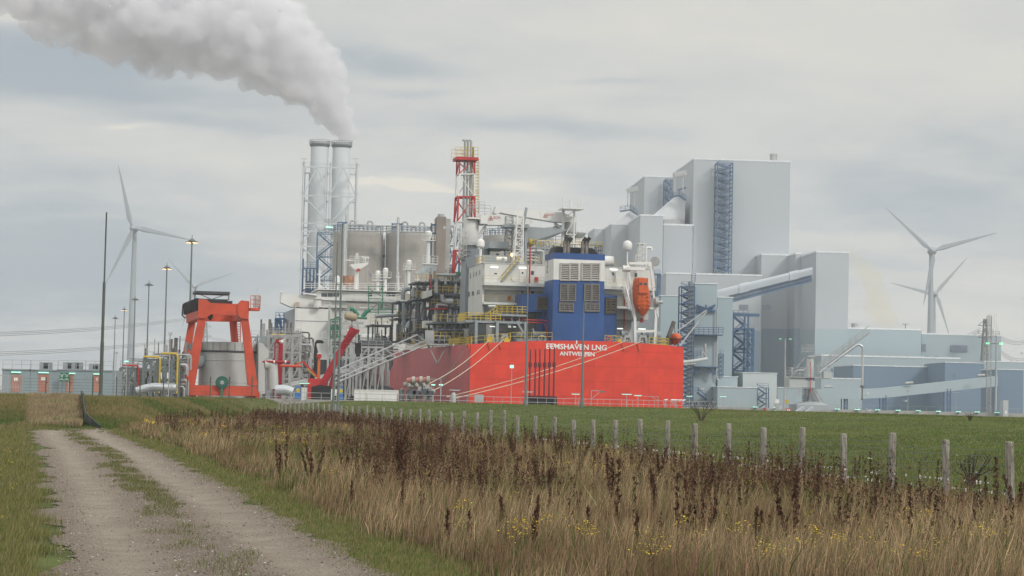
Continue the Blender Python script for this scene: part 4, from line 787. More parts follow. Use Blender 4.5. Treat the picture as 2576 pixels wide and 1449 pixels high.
# free fall lifeboat: hangs bow down
lb = thing('lifeboat', 'orange enclosed lifeboat hanging bow down in a white frame', 'lifeboat', SH, *P3(cG(1140, 1008), VD-.2))
bt, tp_ = P3(cG(1142, 1010), VD-.6), P3(cG(1110, 630), VD-.6); L = tp_[2]-bt[2]; wmax = (P3(cG(1218, 880), VD)[0]-P3(cG(1055, 880), VD)[0])/2
m = MB(); rings = []; prof = [(0, .02, .02), (.03, .12, .10), (.12, .50, .42), (.24, .88, .75), (.36, 1.0, .9), (.6, .98, .95), (.8, .86, 1.0), (.9, .74, 1.0), (.97, .62, .85), (1.0, .5, .6)]
n = 16; vs = []
for t_, wv, dv2 in prof:
    cx = bt[0]+(tp_[0]-bt[0])*t_; cz = bt[2]+L*t_
    for k in range(n):
        a_ = 2*math.pi*k/n; ca, sa = math.cos(a_), math.sin(a_); e = .75; vs.append((cx+math.copysign(abs(ca)**e, ca)*wmax*wv, VD-.4+math.copysign(abs(sa)**e, sa)*1.35*dv2, cz))
fs = [(i*n+k, i*n+(k+1) % n, (i+1)*n+(k+1) % n, (i+1)*n+k) for i in range(len(prof)-1) for k in range(n)]+[tuple(range(n)), tuple(range((len(prof)-1)*n, len(prof)*n))]
m.add(vs, fs); m.build('hull', ORANGE, lb, smooth=2)
m = MB(); c = bt[0]+(tp_[0]-bt[0])*.74; m.box((c-wmax*.5, VD-2.1, bt[2]+L*.60), (c+wmax*.55, VD-1.2, bt[2]+L*.98)); m.build('wheelhouse', ORANGE, lb)
for dx in (-.42, .12): c = bt[0]+(tp_[0]-bt[0])*.84; MB().box((c+dx*wmax, VD-2.14, bt[2]+L*.80), (c+(dx+.34)*wmax, VD-2.09, bt[2]+L*.86)).build('window', GLASS, lb)
m = MB(); 
for k in range(7): 
    for dx in (-.75, 0, .7):
        t_ = .22+.1*k; c = bt[0]+(tp_[0]-bt[0])*t_; yy = VD-1.79 if dx else VD-1.8
        if dx or t_ < .58: m.box((c+dx*wmax*.8-.12, yy-.06, bt[2]+L*t_-.03), (c+dx*wmax*.8+.12, yy+.6, bt[2]+L*t_+.03))
m.build('grab_handles', mat('faded_orange', (.62, .3, .18), .6), lb)
# rescue boat at the far corner, with its crane
rb = thing('rescue_boat', 'small round orange rescue boat on the right corner of the ship', 'lifeboat', SH, *P3(cG(1448, 1280), 10))
c = P3(cG(1450, 1222), 10); r = P3(cG(1503, 1222), 10)[0]-c[0]; m = MB(); m.lathe((c[0], 10), [(.05, c[2]-r*1.1), (r*.5, c[2]-r*.85), (r*.85, c[2]-r*.45), (r, c[2]), (r*.97, c[2]+r*.45), (r*.8, c[2]+r*.8), (r*.45, c[2]+r), (.05, c[2]+r*1.03)], 20)
for v in range(len(m.v)): x, y, z = m.v[v]; m.v[v] = (x, 10+(y-10)*2.0, z)
m.build('hull', ORANGE, rb, smooth=2); m = MB(); m.pipe([(c[0]+r*1.02*math.cos(t), 10+2.02*r*math.sin(t), c[2]-.02) for t in np.linspace(0, 6.283, 25)], .06, 5); m.build('fender_rope', BLACK, rb)
m = MB(); m.bar(P3(cG(1385, 1200), 10), P3(cG(1440, 1052), 10), .8, .5); m.tube(P3(cG(1390, 1280), 10), P3(cG(1390, 1195), 10), .5, n=8); m.tube(P3(cG(1440, 1060), 10), P3(cG(1448, 1165), 10), .07, n=5); m.build('rescue_boat_crane', BROWNST, ship)
m = MB(); rs_ = random.Random(9)
for i in range(10): c = P3(cG(1215+rs_.random()*150, 1280), 4+rs_.random()*5); m.tube((c[0], c[1], zd), (c[0], c[1], z1+1.5*rs_.random()), .2, n=6)
m.build('deck_fittings', GALV, ship)
# --- red and white vent mast
VM = 46.; vm = MB(); mA, mB_ = MB(), MB(); 
def seg(b, x0l, x0r, y0_, x1l, x1r, y1_, t, kind):
    """one bay of a tapering square mast between photo rows"""
    a, bq = P3(cB(x0l, y0_), VM), P3(cB(x0r, y0_), VM); c, d = P3(cB(x1l, y1_), VM), P3(cB(x1r, y1_), VM); h0, h1 = (bq[0]-a[0])/2, (d[0]-c[0])/2
    A_ = [(a[0], VM-h0, a[2]), (bq[0], VM-h0, bq[2]), (bq[0], VM+h0, bq[2]), (a[0], VM+h0, a[2])]; B_ = [(c[0], VM-h1, c[2]), (d[0], VM-h1, d[2]), (d[0], VM+h1, d[2]), (c[0], VM+h1, c[2])]
    for i in range(4):
        j = (i+1) % 4; b.bar(A_[i], B_[i], t); b.bar(B_[i], B_[j], t*.9); b.bar(A_[i], B_[j], t*.7) if kind else b.bar(A_[j], B_[i], t*.7)
for q_, mt_ in (((1514, 1640, 410, 1518, 1642, 285, .24, 1), REDP), ((1506, 1640, 598, 1514, 1640, 412, .20, 0), WHITE), ((1497, 1642, 800, 1506, 1640, 600, .28, 1), REDP), ((1484, 1560, 1035, 1497, 1600, 805, .22, 1), WHITE), ((1478, 1560, 1230, 1484, 1560, 1040, .28, 0), REDP)): b_ = MB(); seg(b_, *q_); b_.build('vent_mast_bay', mt_, ship)
mA.box(tuple(np.array(P3(cB(1488, 283), VM))-np.array((0, 2, .25))), tuple(np.array(P3(cB(1668, 283), VM))+np.array((0, 2, .1)))); mA.build('vent_mast_platform', REDP, ship)
m = MB()
for x in (1560, 1585, 1611): a = P3(cB(x, 740), VM); b = P3(cB(x, 128), VM); m.elbow([(a[0], VM, zt), (a[0], VM, b[2]), (a[0]-.5, VM, b[2]+.1)], .2, 10, .3)
m.build('vent_pipes', GALV, ship, smooth=2)
m = MB(); a, b = P3(cB(1490, 275), VM-1.9), P3(cB(1680, 275), VM-1.9); m.rail([a, b], 2.0, 1.1, .07, 3); m.rail([(a[0], VM+1.9, a[2]), (b[0], VM+1.9, a[2])], 2.0, 1.1, .07, 3)
for y0_, y1_ in ((375, 425), (550, 600)): a = P3(cB(1645, y1_), VM); b = P3(cB(1680, y1_), VM); m.rail([a, b], (P3(cB(1645, y0_), VM)[2]-a[2]), 1, .08, 3)
c = P3(cB(1662, 740), VM); d = P3(cB(1662, 285), VM); m.lattice((c[0], VM, c[2]), (d[0], VM, d[2]), 1.0, 1.0, 18, .06, .06, 'n'); m.build('mast_ladder', YEL, ship)
a = P3(cB(1640, 275), VM); m = MB().tube((a[0], VM, a[2]), (a[0], VM, P3(cB(1640, 185), VM)[2]), .12, n=5); m.build('lightning_rod', BROWNST, ship)
# --- process modules on the foredeck: frames, pipes, vessels
def module(name, pl, pr, ybot, levels, v, dep, seed, npipe=40, frame=DGREY, cols=4, raily=True):
    """pl, pr: left and right photo x at mid height; levels: photo y of the decks"""
    rs_ = random.Random(seed); f = MB(); y_ = MB(); g = MB(); k_ = MB()
    ua, ub = P3((pl, levels[0]), v)[0], P3((pr, levels[0]), v)[0]; zb_ = P3((pl, ybot), v)[2]; zs_ = [P3((pl, q), v)[2] for q in levels]
    for vv in (v, v+dep):
        for i in range(cols+1): u = ua+(ub-ua)*i/cols; f.bar((u, vv, zb_), (u, vv, max(zs_)), .30)
    for z in zs_:
        f.box((ua-.5, v-.5, z-.35), (ub+.5, v+dep+.5, z-.1)); y_.rail([(ua-.5, v-.5, z), (ub+.5, v-.5, z)], 1.15, 1.0, .065, 2)
    zs2 = sorted([zb_]+zs_)
    for i in range(cols):
        for a_, b_ in zip(zs2, zs2[1:]):
            if rs_.random() < .45: u, u2 = ua+(ub-ua)*i/cols, ua+(ub-ua)*(i+1)/cols; f.bar((u, v, a_), (u2, v, b_), .25)
    for i in range(npipe):
        lo = rs_.choice(zs2[:-1]) if len(zs2) > 1 else zb_; vv = v+rs_.random()*dep*.8-.3; u = ua+rs_.random()*(ub-ua); r = rs_.choice((.08, .12, .15, .22, .35)); t_ = rs_.random(); b_ = (g, g, k_, f)[rs_.randrange(4)]
        z = lo+.4+rs_.random()*2.4
        if t_ < .45: L = rs_.uniform(2, (ub-ua)*.8); u2 = min(ub, u+L); b_.elbow([(u, vv, z), (u2, vv, z), (u2, vv, z-rs_.uniform(-2, 2))], r, 6, .4)
        elif t_ < .8: b_.tube((u, vv, lo), (u, vv, lo+rs_.uniform(1.5, 5)), r, n=6)
        elif t_ < .92: b_.lathe((u, vv), [(.1, lo), (.6, lo+.4), (.6, lo+1.7), (.1, lo+2.1)], 10)
        else: b_.box((u, vv, lo), (u+1.2, vv+1, lo+1.1))
    o = f.build(name, frame, ship); y_.build('module_railing', YEL, o); g.build('module_pipes', GALV, o, smooth=2); k_.build('valve_gear', BROWNST, o, smooth=2); return o
module('process_module', cD(570, 0)[0], cD(842, 0)[0], cD(0, 880)[1], [cD(0, 290)[1], cD(0, 415)[1], cD(0, 540)[1], cD(0, 770)[1]], 44, 9, 21, 120, cols=5)
module('process_module', cD(420, 0)[0], cD(560, 0)[0], cD(0, 890)[1], [cD(0, 300)[1], cD(0, 460)[1], cD(0, 780)[1]], 46, 8, 22, 45, cols=2)
module('process_module', cD(235, 0)[0], cD(400, 0)[0], cD(0, 900)[1], [cD(0, 490)[1], cD(0, 650)[1], cD(0, 870)[1]], 60, 8, 23, 30, cols=2)
module('process_module', cD(-20, 0)[0], cD(150, 0)[0], cD(0, 930)[1], [cD(0, 715)[1]], 62, 6, 24, 14, cols=1)
module('process_module', cD(600, 0)[0], cD(900, 0)[0], cD(0, 900)[1], [cD(0, 690)[1], cD(0, 860)[1]], 22, 8, 25, 50, cols=4)
m = MB(); gp = lambda x, y, v=58: P3(cD(x, y), v)
m.elbow([gp(270, 480), gp(270, 375), gp(395, 375), gp(400, 520)], .42, 12, 2.2); m.elbow([gp(400, 500, 57), gp(440, 380, 57), gp(475, 390, 57), gp(465, 700, 57)], .45, 12, 1.2); m.elbow([gp(0, 640, 61), gp(60, 635, 61), gp(250, 630, 61), gp(280, 635, 61), gp(285, 720, 61), gp(340, 730, 61)], .34, 10, 1.2); m.elbow([gp(320, 760, 55), gp(345, 705, 55), gp(460, 700, 55)], .7, 12, 1.0); m.elbow([gp(345, 620), gp(345, 530), gp(370, 515), gp(450, 515)], .28, 10, .8)
m.bar(gp(275, 510), gp(275, 760), .5); m.bar(gp(465, 400), gp(465, 720), .6); m.build('large_grey_pipes', GREY, ship, smooth=2)
m = MB(); m.elbow([gp(590, 700, 43), gp(595, 530, 43), gp(635, 530, 43), gp(700, 535, 43)], .27, 10, 1.0); m.elbow([gp(645, 430, 43), gp(648, 500, 43), gp(740, 500, 43)], .36, 10, 1.5); m.elbow([gp(590, 240, 43), gp(840, 240, 43)], .25, 10); m.tube(gp(680, 500, 43), gp(750, 500, 43), .55, n=12); m.tube(gp(680, 330, 43.3), gp(680, 190, 43.3), .22, n=8); m.build('silver_pipes', GALV, ship, smooth=2)
m = MB(); m.box(gp(472, 682, 42), (gp(560, 755, 42)[0], 44, gp(560, 755, 42)[2])); m.prism([(q[0], q[2]) for q in (gp(485, 395, 42), gp(550, 385, 42), gp(550, 440, 42), gp(485, 465, 42))], 42, 50); m.build('equipment_house', CREAM, ship)
m = MB(); m.prism([(q[0], q[2]) for q in (gp(495, 575, 42), gp(560, 560, 42), gp(700, 560, 42), gp(700, 572, 42), gp(560, 574, 42))], 42, 43); m.box(gp(540, 235, 42), tuple(np.array(gp(546, 370, 42))+np.array((0, .4, 0)))); m.build('red_beam', REDP, ship)
m = MB(); m.lathe((gp(735, 800, 30)[0], 30), [(1.0, gp(735, 900, 30)[2]), (1.0, gp(735, 810, 30)[2]), (1.5, gp(735, 780, 30)[2]), (1.5, gp(735, 755, 30)[2])], 14); m.box(gp(770, 735, 30), tuple(np.array(gp(840, 850, 30))+np.array((0, 3, 0)))); m.lathe((gp(870, 800, 24)[0], 24), [(.8, gp(870, 880, 24)[2]), (.8, gp(870, 760, 24)[2])], 12); m.box(gp(820, 640, 24), tuple(np.array(gp(880, 760, 24))+np.array((0, 3, 0)))); m.build('grey_vessel', GREY, ship, smooth=2)
MB().lathe((gp(812, 226, 43)[0], 43), [(.1, gp(812, 226, 43)[2]-.4), (.6, gp(812, 226, 43)[2]-.2), (.6, gp(812, 226, 43)[2]+.2), (.1, gp(812, 226, 43)[2]+.4)], 12).build('green_valve', GREENP, ship)
# blue line of the small provision crane seen between cranes
m = MB(); q = lambda x, y, v=50: P3(cC(x, y), v)
m.prism([(k[0], k[2]) for k in (P3(cD(380, 225), 52), P3(cD(500, 150), 52), P3(cD(590, 150), 52), P3(cD(590, 200), 52), P3(cD(400, 235), 52))], 51.6, 52.4); m.build('provision_crane', mat('pale_grey', (.45, .5, .52), .5), ship)
# ================================================================ left side: works, gantry, lights
ORG = mat('gantry_orange', (.50, .065, .028), .55, 0, .14, .6, streak=.35)
TANKG = mat('tank_grey', (.47, .50, .49), .5, 0, .06, .3, streak=.3)
CABIN = mat('cabin_blue_grey', (.24, .295, .315), .55, 0, .06, .5)
DOORO = mat('door_salmon', (.40, .185, .135), .6)
SILVER = mat('pipe_cladding', (.48, .50, .52), .3, .6, .08, .7)
POLE = mat('pole_grey', (.13, .155, .155), .5, 0, .1); POLED = mat('pole_dark', (.07, .08, .07), .6, 0, .15)
TURB = mat('turbine_white', (.31, .34, .37), .45, 0, .04, .05)
def box3(F, v, dep, pa, pb, name, m_, parent, dz0=0):
    a, b = F.at(pa, v), F.at(pb, v); return MB().box((a[0], v, b[2]+dz0), (b[0], v+dep, a[2])).build(name, m_, parent)
# wind turbines: tower, nacelle, hub, three blades; real size, hub about 98 m up
def turbine(label, hub, D, tips, base_r=2.6, L=41., yaw=0, vis=True):
    c = W0.at(hub, D); t = thing('wind_turbine', label, 'wind turbine', W0, c[0], D, PLZ, 'wind turbines on the horizon')
    tb = W0.at((hub[0], hub[1]), D); MB().lathe((c[0], D+3), [(base_r, PLZ), (base_r*.86, PLZ+30), (1.25, c[2]-1.5)], 20).build('tower', TURB, t, smooth=2)
    m = MB(); m.pipe([(c[0]-math.sin(yaw)*s, D-2.5+math.cos(yaw)*s, c[2]+.2) for s in (-.6, 0, 1.5, 4, 7, 9.5, 10.2)], [.9, 1.9, 2.6, 2.7, 2.2, 1.2, .3], 14); m.build('nacelle', TURB, t, smooth=2)
    m = MB(); m.pipe([(c[0]+math.sin(yaw)*s, D-3-s, c[2]) for s in (-.3, .4, 1.2, 1.9, 2.2)], [1.9, 1.8, 1.4, .8, .15], 14); m.build('hub', TURB, t, smooth=2)
    for tp in tips:
        if isinstance(tp, tuple): q = W0.at(tp, D-3); d = Vector((q[0]-c[0], 0, q[2]-c[2]))
        else: d = Vector((math.sin(R(tp)), 0, math.cos(R(tp))))
        Lb = L if not isinstance(tp, tuple) else d.length; d.normalize(); n_ = d.cross(Vector((0, 1, 0))); hubp = Vector((c[0], D-3.6, c[2])); m = MB(); rings = []
        for s, ch, th in ((.03, .8, .8), (.07, 1.0, .8), (.16, 1.85, .45), (.3, 1.5, .32), (.55, 1.0, .2), (.8, .62, .12), (.96, .3, .06), (1, .06, .03)):
            p = hubp+d*(Lb*s); rings.append([p+n_*(ch*x)+Vector((0, th*y, 0)) for x, y in ((-.55, 0), (-.3, .6), (.1, .8), (.8, .15), (1.25, 0), (.8, -.15), (.1, -.8), (-.3, -.6))])
        vs = [q for r_ in rings for q in r_]; n = 8; m.add(vs, [(i*n+k, i*n+(k+1) % n, (i+1)*n+(k+1) % n, (i+1)*n+k) for i in range(len(rings)-1) for k in range(n)]+[tuple(range(n)), tuple(range((len(rings)-1)*n, len(rings)*n))])
        m.build('blade', TURB, t, smooth=2)
turbine('large white wind turbine at the left, one blade raised high beside the dark pole', (337, 575), 1240, [(298, 413), (487, 606), (267, 712)])
turbine('distant wind turbine rising behind the orange gantry crane', (490, 721), 1950, [(418, 645), (590, 686), 195])
turbine('large white wind turbine at the right with a wide V of two raised blades', (2345, 633), 1290, [(2228, 522), (2508, 586), (2322, 768)])
turbine('farther wind turbine standing just behind the large right turbine', (2352, 740), 1750, [(2433, 648), (2240, 711), (2388, 845)], 2.4)
turbine('wind turbine at the left edge of which one blade tip shows', (-82, 671), 1800, [(12, 688), -80, 220], 2.4)
turbine('wind turbine at the right edge of which only a blade tip shows', (2650, 720), 1800, [(2569, 753), 15, 128], 2.4)
# high light masts
def light_mast(label, top, basex, D, lit=True, r=.21):
    c = W0.at(top, D); t = thing('light_mast', label, 'light mast', W0, c[0], D, PLZ, 'high light masts among the works'); MB().lathe((c[0], D), [(r, PLZ), (r*.55, c[2])], 10).build('pole', POLE, t, smooth=2)
    m = MB(); m.lathe((c[0], D), [(.5, c[2]-.1), (.6, c[2]+.08), (.1, c[2]+.5)], 12); m.tube((c[0], D, c[2]), (c[0], D, c[2]+1.0), .05, n=6); m.build('lamp_ring', POLE, t)
    for k in range(6): a = k*math.pi/3; u, v = c[0]+.75*math.cos(a), D+.75*math.sin(a); o = MB().box((u-.2, v-.16, c[2]-.2), (u+.2, v+.16, c[2]-.02)).build('lamp_head', POLE, t); MB().box((u-.16, v-.12, c[2]-.26), (u+.16, v+.12, c[2]-.205)).build('lamp_glass', WARML if lit else TANKG, o)
for lab, top, D, lit in (('tallest light mast, its lamps glowing, in front of the small turbine', (483, 607), 320, 1), ('light mast with glowing lamps, left of the orange gantry crane', (420, 674), 388, 1), ('unlit light mast between the lit mast and the large turbine', (375, 716), 448, 0),
                         ('light mast just right of the large left turbine tower', (340, 753), 515, 0), ('light mast just left of the large left turbine tower, lamp glowing', (313, 779), 578, 1), ('lowest light mast, between the dark pole and the turbine tower', (290, 800), 642, 0)):
    light_mast(lab, top, 0, D, lit)
# tall poles
def pole(label, top, D, r0, r1, step=None, m_=None):
    c = W0.at(top, D); z = float(terrain(c[0], D)); t = thing('tall_pole', label, 'pole', W0, c[0], D, z)
    k = c[2]-z; b = MB(); b.lathe((c[0], D), [(r0, z-.5), (r0, z+k*.3), (r0*.82, z+k*.31), (r0*.8, z+k*.62), (r1, z+k*.63), (r1*.9, c[2])], 12); b.build('shaft', m_ or POLE, t, smooth=2)
    MB().lathe((c[0], D), [(r0*1.7, z-.2), (r0*1.7, z+.25), (r0*1.1, z+.6)], 10).build('foot', m_ or POLE, t)
pole('tall dark stepped pole at the left beside the blue grey cabins', (268, 534), 190, .17, .08, m_=POLED)
pole('taller of the two slim grey poles in front of the white tanker', (862, 561), 185, .115, .06); pole('shorter of the two slim grey poles in front of the white tanker', (849, 610), 178, .11, .055)
pole('slim grey pole in front of the ship left of the blue funnel', (1328, 716), 190, .115, .06); pole('slim grey pole in front of the blue funnel of the ship', (1469, 757), 180, .115, .06)
# orange gantry crane
_q = ray(cA(1045, 1000)); GC = Frame(_q.x*280/_q.y, 280, 12)
g = thing('gantry_crane', 'orange portal gantry crane on splayed legs', 'gantry crane', GC, 0, 0, PLZ)
A2 = lambda x, y, v=0: GC.at(cA(x, y), v); DG = 16.
def ob(name, pts, v0, v1, par=g, m_=ORG): return MB().prism([(A2(*p, v=v0)[0], A2(*p, v=v0)[2]) for p in pts], v0, v1).build(name, m_, par)
ob('front_girder', [(1105, 806), (1275, 812), (1275, 872), (1105, 866)], -.6, .6); ob('end_box', [(1048, 786), (1088, 788), (1110, 806), (1110, 868), (1085, 888), (1044, 885)], -.8, .8); ob('end_box', [(1272, 792), (1314, 797), (1310, 892), (1272, 887), (1252, 868), (1252, 812)], -.8, .8)
ob('rear_girder', [(1000, 850), (1235, 858), (1235, 905), (1000, 900)], DG, DG+1.2)
m = MB(); a, b = A2(1048, 790), A2(1044, 885); a2, b2 = A2(978, 835, DG), A2(982, 912, DG)
m.add([(a[0], .8, a[2]), (a[0]+1.1, .8, a[2]), (b[0]+1.1, .8, b[2]), (b[0], .8, b[2]), (a2[0], DG, a2[2]), (a2[0]+1.1, DG, a2[2]), (b2[0]+1.1, DG, b2[2]), (b2[0], DG, b2[2])], [(0,1,2,3),(4,7,6,5),(0,4,5,1),(1,5,6,2),(2,6,7,3),(3,7,4,0)]); m.build('side_girder', ORG, g)
m = MB(); a, b = A2(1272, 795), A2(1272, 885); m.box((a[0], .8, b[2]), (a[0]+1.1, DG, a[2]-.3)); m.build('side_girder', ORG, g)
def leg(p0, p1, w0, w1, v, v2=None):
    v2 = v if v2 is None else v2; a, b = A2(*p0, v=v), A2(*p1, v=v2); s = 1/1.3175*v_scale
    m = MB(); vs = [(a[0]-w0, v-.5, a[2]), (a[0]+w0, v-.5, a[2]), (a[0]+w0, v+.5, a[2]), (a[0]-w0, v+.5, a[2]), (b[0]-w1, v2-.5, b[2]), (b[0]+w1, v2-.5, b[2]), (b[0]+w1, v2+.5, b[2]), (b[0]-w1, v2+.5, b[2])]
    return m.add(vs, [(0,1,2,3),(4,7,6,5),(0,4,5,1),(1,5,6,2),(2,6,7,3),(3,7,4,0)]).build('leg', ORG, g)
v_scale = 1
leg((1065, 888), (998, 1242), .52, .72, 0); leg((1012, 905), (950, 1270), .48, .62, DG); leg((1290, 890), (1330, 1240), .48, .66, 0); leg((1228, 905), (1250, 1160), .50, .52, DG)
ob('sill_beam', [(974, 1238), (1353, 1246), (1357, 1297), (970, 1293)], -.7, .7)
m = MB(); a = A2(970, 1270); b = A2(930, 1290, DG); m.box((a[0]+.3, .7, PLZ), (a[0]+1.6, DG, PLZ+1.2)); a = A2(1320, 1270); m.box((a[0], .7, PLZ), (a[0]+1.3, DG, PLZ+1.2)); m.build('side_sill', ORG, g)
m = MB(); a, b = A2(1028, 750, 2), A2(1205, 790, 2); 
for i in range(17): u = a[0]+(b[0]-a[0])*i/16; m.box((u-.12, 1.5, a[2]-.15), (u+.12, 6, a[2]+.2))
m.bar(a, (b[0], 2, a[2]), .16); m.bar((a[0], 2, a[2]), (a[0], 2, b[2]), .14); m.bar((b[0], 2, a[2]), (b[0], 2, b[2]), .14); m.bar((a[0], 2, b[2]), (b[0], 2, b[2]), .14); m.bar(a, ((a[0]+b[0])/2, 2, b[2]), .1); m.bar((b[0], 2, a[2]), ((a[0]+b[0])/2, 2, b[2]), .1); m.build('cable_rack', DGREY, g)
m = MB(); m.box(A2(1090, 788, 1), (A2(1200, 808, 1)[0], 5, A2(1200, 808, 1)[2])); m.box(A2(1205, 795, 1), (A2(1225, 810, 1)[0], 3, A2(1225, 810, 1)[2])); m.build('trolley', BLACK, g)
m = MB()
for i in range(9): x = 975+i*8; v = DG-i*1.9; c = A2(x, 828-i*3.0, v); m.tube((c[0], v, c[2]-1.1), (c[0], v, c[2]+.6), .22, n=6)
c = A2(965, 812, DG); m.elbow([(c[0], DG, c[2]), (c[0]-.1, DG, c[2]-1.7), (c[0]+.4, DG, c[2]-2.0)], .1, 6, .5); m.build('festoon_cables', BLACK, g)
m = MB(); a, b = A2(1316, 820, 0), A2(1366, 848, 0); m.box((a[0], -1.2, b[2]), (b[0], 1.2, b[2]+.35)); m.rail([(a[0], -1.2, b[2]+.3), (b[0], -1.2, b[2]+.3), (b[0], 1.2, b[2]+.3)], 1.7, .7, .08, 3); m.build('operator_walkway', ORG, g)
m = MB(); a, b = A2(1338, 765, 0), A2(1368, 790, 0); m.box((a[0], -.6, b[2]-1), (b[0], .6, a[2])); m.tube((a[0]+.5, 0, a[2]), (a[0]+.5, 0, A2(1357, 727)[2]), .05, n=5); m.build('control_box', TANKG, g)
m = MB(); c = A2(1107, 890, 2); m.lathe((c[0], 2), [(.15, c[2]+1.6), (.35, c[2]+1.0), (.42, c[2]+.2), (.1, c[2]-.2)], 10); m.build('hook_block', BLACK, g)
m = MB(); a, b = A2(1255, 1010, DG-1), A2(1268, 905, DG-1); m.lattice(a, (a[0], a[1], b[2]), .6, .6, 8, .08, .08, 'n'); m.build('leg_ladder', ORG, g)
c = A2(1170, 1225, -1.2); t = thing('hose_reel', 'green hose reel on the orange crane base in front of the grey tank', 'hose reel', GC, c[0], -1.2, PLZ)
m = MB(); m.pipe([(c[0]+.78*math.cos(q), -1.2, c[2]+.78*math.sin(q)) for q in np.linspace(0, 6.283, 19)], .12, 6); m.tube((c[0], -1.35, c[2]), (c[0], -1.0, c[2]), .72, n=18); m.build('drum', mat('reel_green', (.02, .10, .075), .6), t); MB().tube((c[0], -1.45, c[2]), (c[0], -1.36, c[2]), .28, n=12).build('spindle', GALV, t); MB().box((c[0]-.15, -1.3, PLZ), (c[0]+.15, -1.1, c[2])).build('stand', GREENP, t)
# grey tank under the gantry
TKv = 8.; t = thing('storage_tank', 'round grey steel tank between the legs of the orange gantry', 'tank', GC, A2(1200, 1200, TKv)[0], TKv, PLZ)
a, b = A2(1042, 1150, TKv), A2(1365, 1150, TKv); cx, r = (a[0]+b[0])/2, (b[0]-a[0])/2; zt_, zm_ = A2(1200, 1012, TKv-r)[2], A2(1200, 1060, TKv-r)[2]; za = A2(1200, 1110, TKv-r)[2]
MB().lathe((cx, TKv), [(r*.97, PLZ), (r*.97, za), (r*.985, za+.02), (r*.985, za+.12), (r*.97, za+.14), (r*.97, zm_-.15)], 40).build('shell', TANKG, t, smooth=2); MB().lathe((cx, TKv), [(r*1.01, zm_-.1), (r*1.01, zm_+.08)], 40).build('seam_band', DGREY, t); m = MB(); m.lathe((cx, TKv), [(r*1.03, zm_+.1), (r*1.03, zt_), (r*1.0, zt_+.02), (.1, zt_+.06)], 40); m.build('roof', TANKG, t, smooth=2)
m = MB()
for k in range(14): q = -math.pi*k/13; m.box((cx+r*1.03*math.cos(q)-.05, TKv+r*1.03*math.sin(q)-.12, zm_+.1), (cx+r*1.03*math.cos(q)+.05, TKv+r*1.03*math.sin(q), zt_))
m.build('stiffeners', GALV, t)
t = thing('air_duct', 'grey duct with round elbow beside the tank under the gantry', 'duct', GC, A2(1390, 1200, 4)[0], 4, PLZ)
m = MB(); m.prism([(q[0], q[2]) for q in (A2(1362, 1012, 3), A2(1385, 1018, 3), A2(1418, 1060, 3), A2(1415, 1095, 3), A2(1395, 1108, 3), A2(1398, 1285, 3), A2(1362, 1285, 3))], 3, 6); m.build('housing', TANKG, t); m = MB(); m.elbow([A2(1395, 1130, 3.5), A2(1435, 1130, 3.5), A2(1440, 1260, 3.5)], .75, 10, 1.2); m.build('elbow', TANKG, t, smooth=2)
t = thing('inlet_hood', 'grey louvred hood and pipe bend left of the tank', 'hood', GC, A2(1000, 1100, 6)[0], 6, PLZ)
m = MB(); m.elbow([A2(1045, 1085, 6), A2(1045, 1120, 6), A2(950, 1120, 6), A2(940, 1230, 6)], 1.0, 10, 1.5); m.build('pipe_bend', CABIN, t, smooth=2); m = MB(); m.prism([(q[0], q[2]) for q in (A2(985, 1028, 6), A2(1050, 1005, 6), A2(1050, 1060, 6), A2(1010, 1058, 6))], 5, 8); m.build('hood', GREY, t)
# four control cabins with salmon doors
def cabin(label, x0, x1, yt, yb, doors, units, lamp, D=245):
    a, b = W0.at(cA(x0, yt), D), W0.at(cA(x1, yb), D); t = thing('control_cabin', label, 'cabin', W0, (a[0]+b[0])/2, D, PLZ, 'blue grey control cabins at the left')
    MB().box((a[0], D, PLZ-.3), (b[0], D+6, a[2])).build('body', CABIN, t); MB().box((a[0]-.08, D-.12, a[2]-.02), (b[0]+.02, D+6.1, a[2]+.12)).build('roof_edge', GREY, t)
    MB().rail([(a[0], D+.2, a[2]+.12), (b[0]-.05, D+.2, a[2]+.12)], 1.05, 1.2, .045, 2).build('roof_railing', GALV, t)
    for d0, d1, dy0, dy1 in doors:
        p, q = W0.at(cA(d0, dy0), D), W0.at(cA(d1, dy1), D); dd = MB().box((p[0], D-.06, q[2]), (q[0], D+.01, p[2])).build('door', DOORO, t); MB().box((q[0]-.28, D-.12, (p[2]+q[2])/2), (q[0]-.12, D-.065, (p[2]+q[2])/2+.1)).build('door_handle', DGREY, dd)
        MB().box((p[0]+.3, D-.075, p[2]-.75), (q[0]-.35, D-.061, p[2]-.4)).build('door_notice', LETTER, dd)
    for d0, d1, dy0, dy1 in units:
        p, q = W0.at(cA(d0, dy0), D+2), W0.at(cA(d1, dy1), D+2); u = MB().box((p[0], D+2, a[2]+.13), (q[0], D+4, p[2])).build('cooling_unit', GREY, t); MB().box((p[0]+(q[0]-p[0])*.45, D+1.96, a[2]+.25), (q[0]-.1, D+2.0, p[2]-.12)).build('fan_grille', BLACK, u)
    p, q = W0.at(cA(*lamp[0]), D), W0.at(cA(*lamp[1]), D); MB().box((p[0], D-.25, q[2]), (q[0], D-.13, p[2])).build('tube_lamp', GREENL, t)
cabin('leftmost blue grey cabin behind the mesh gate', 12, 157, 1157, 1290, [(62, 108, 1182, 1275)], [], ((62, 1168), (112, 1174)))
cabin('second blue grey cabin from the left with one roof cooling unit', 160, 300, 1160, 1290, [(205, 255, 1180, 1275)], [(208, 257, 1118, 1156)], ((205, 1170), (258, 1176)))
cabin('third blue grey cabin, with a wide cooling unit and the green sign on its front', 304, 446, 1160, 1290, [(350, 383, 1180, 1275)], [(332, 380, 1118, 1156), (381, 420, 1118, 1156)], ((363, 1175), (398, 1180)))
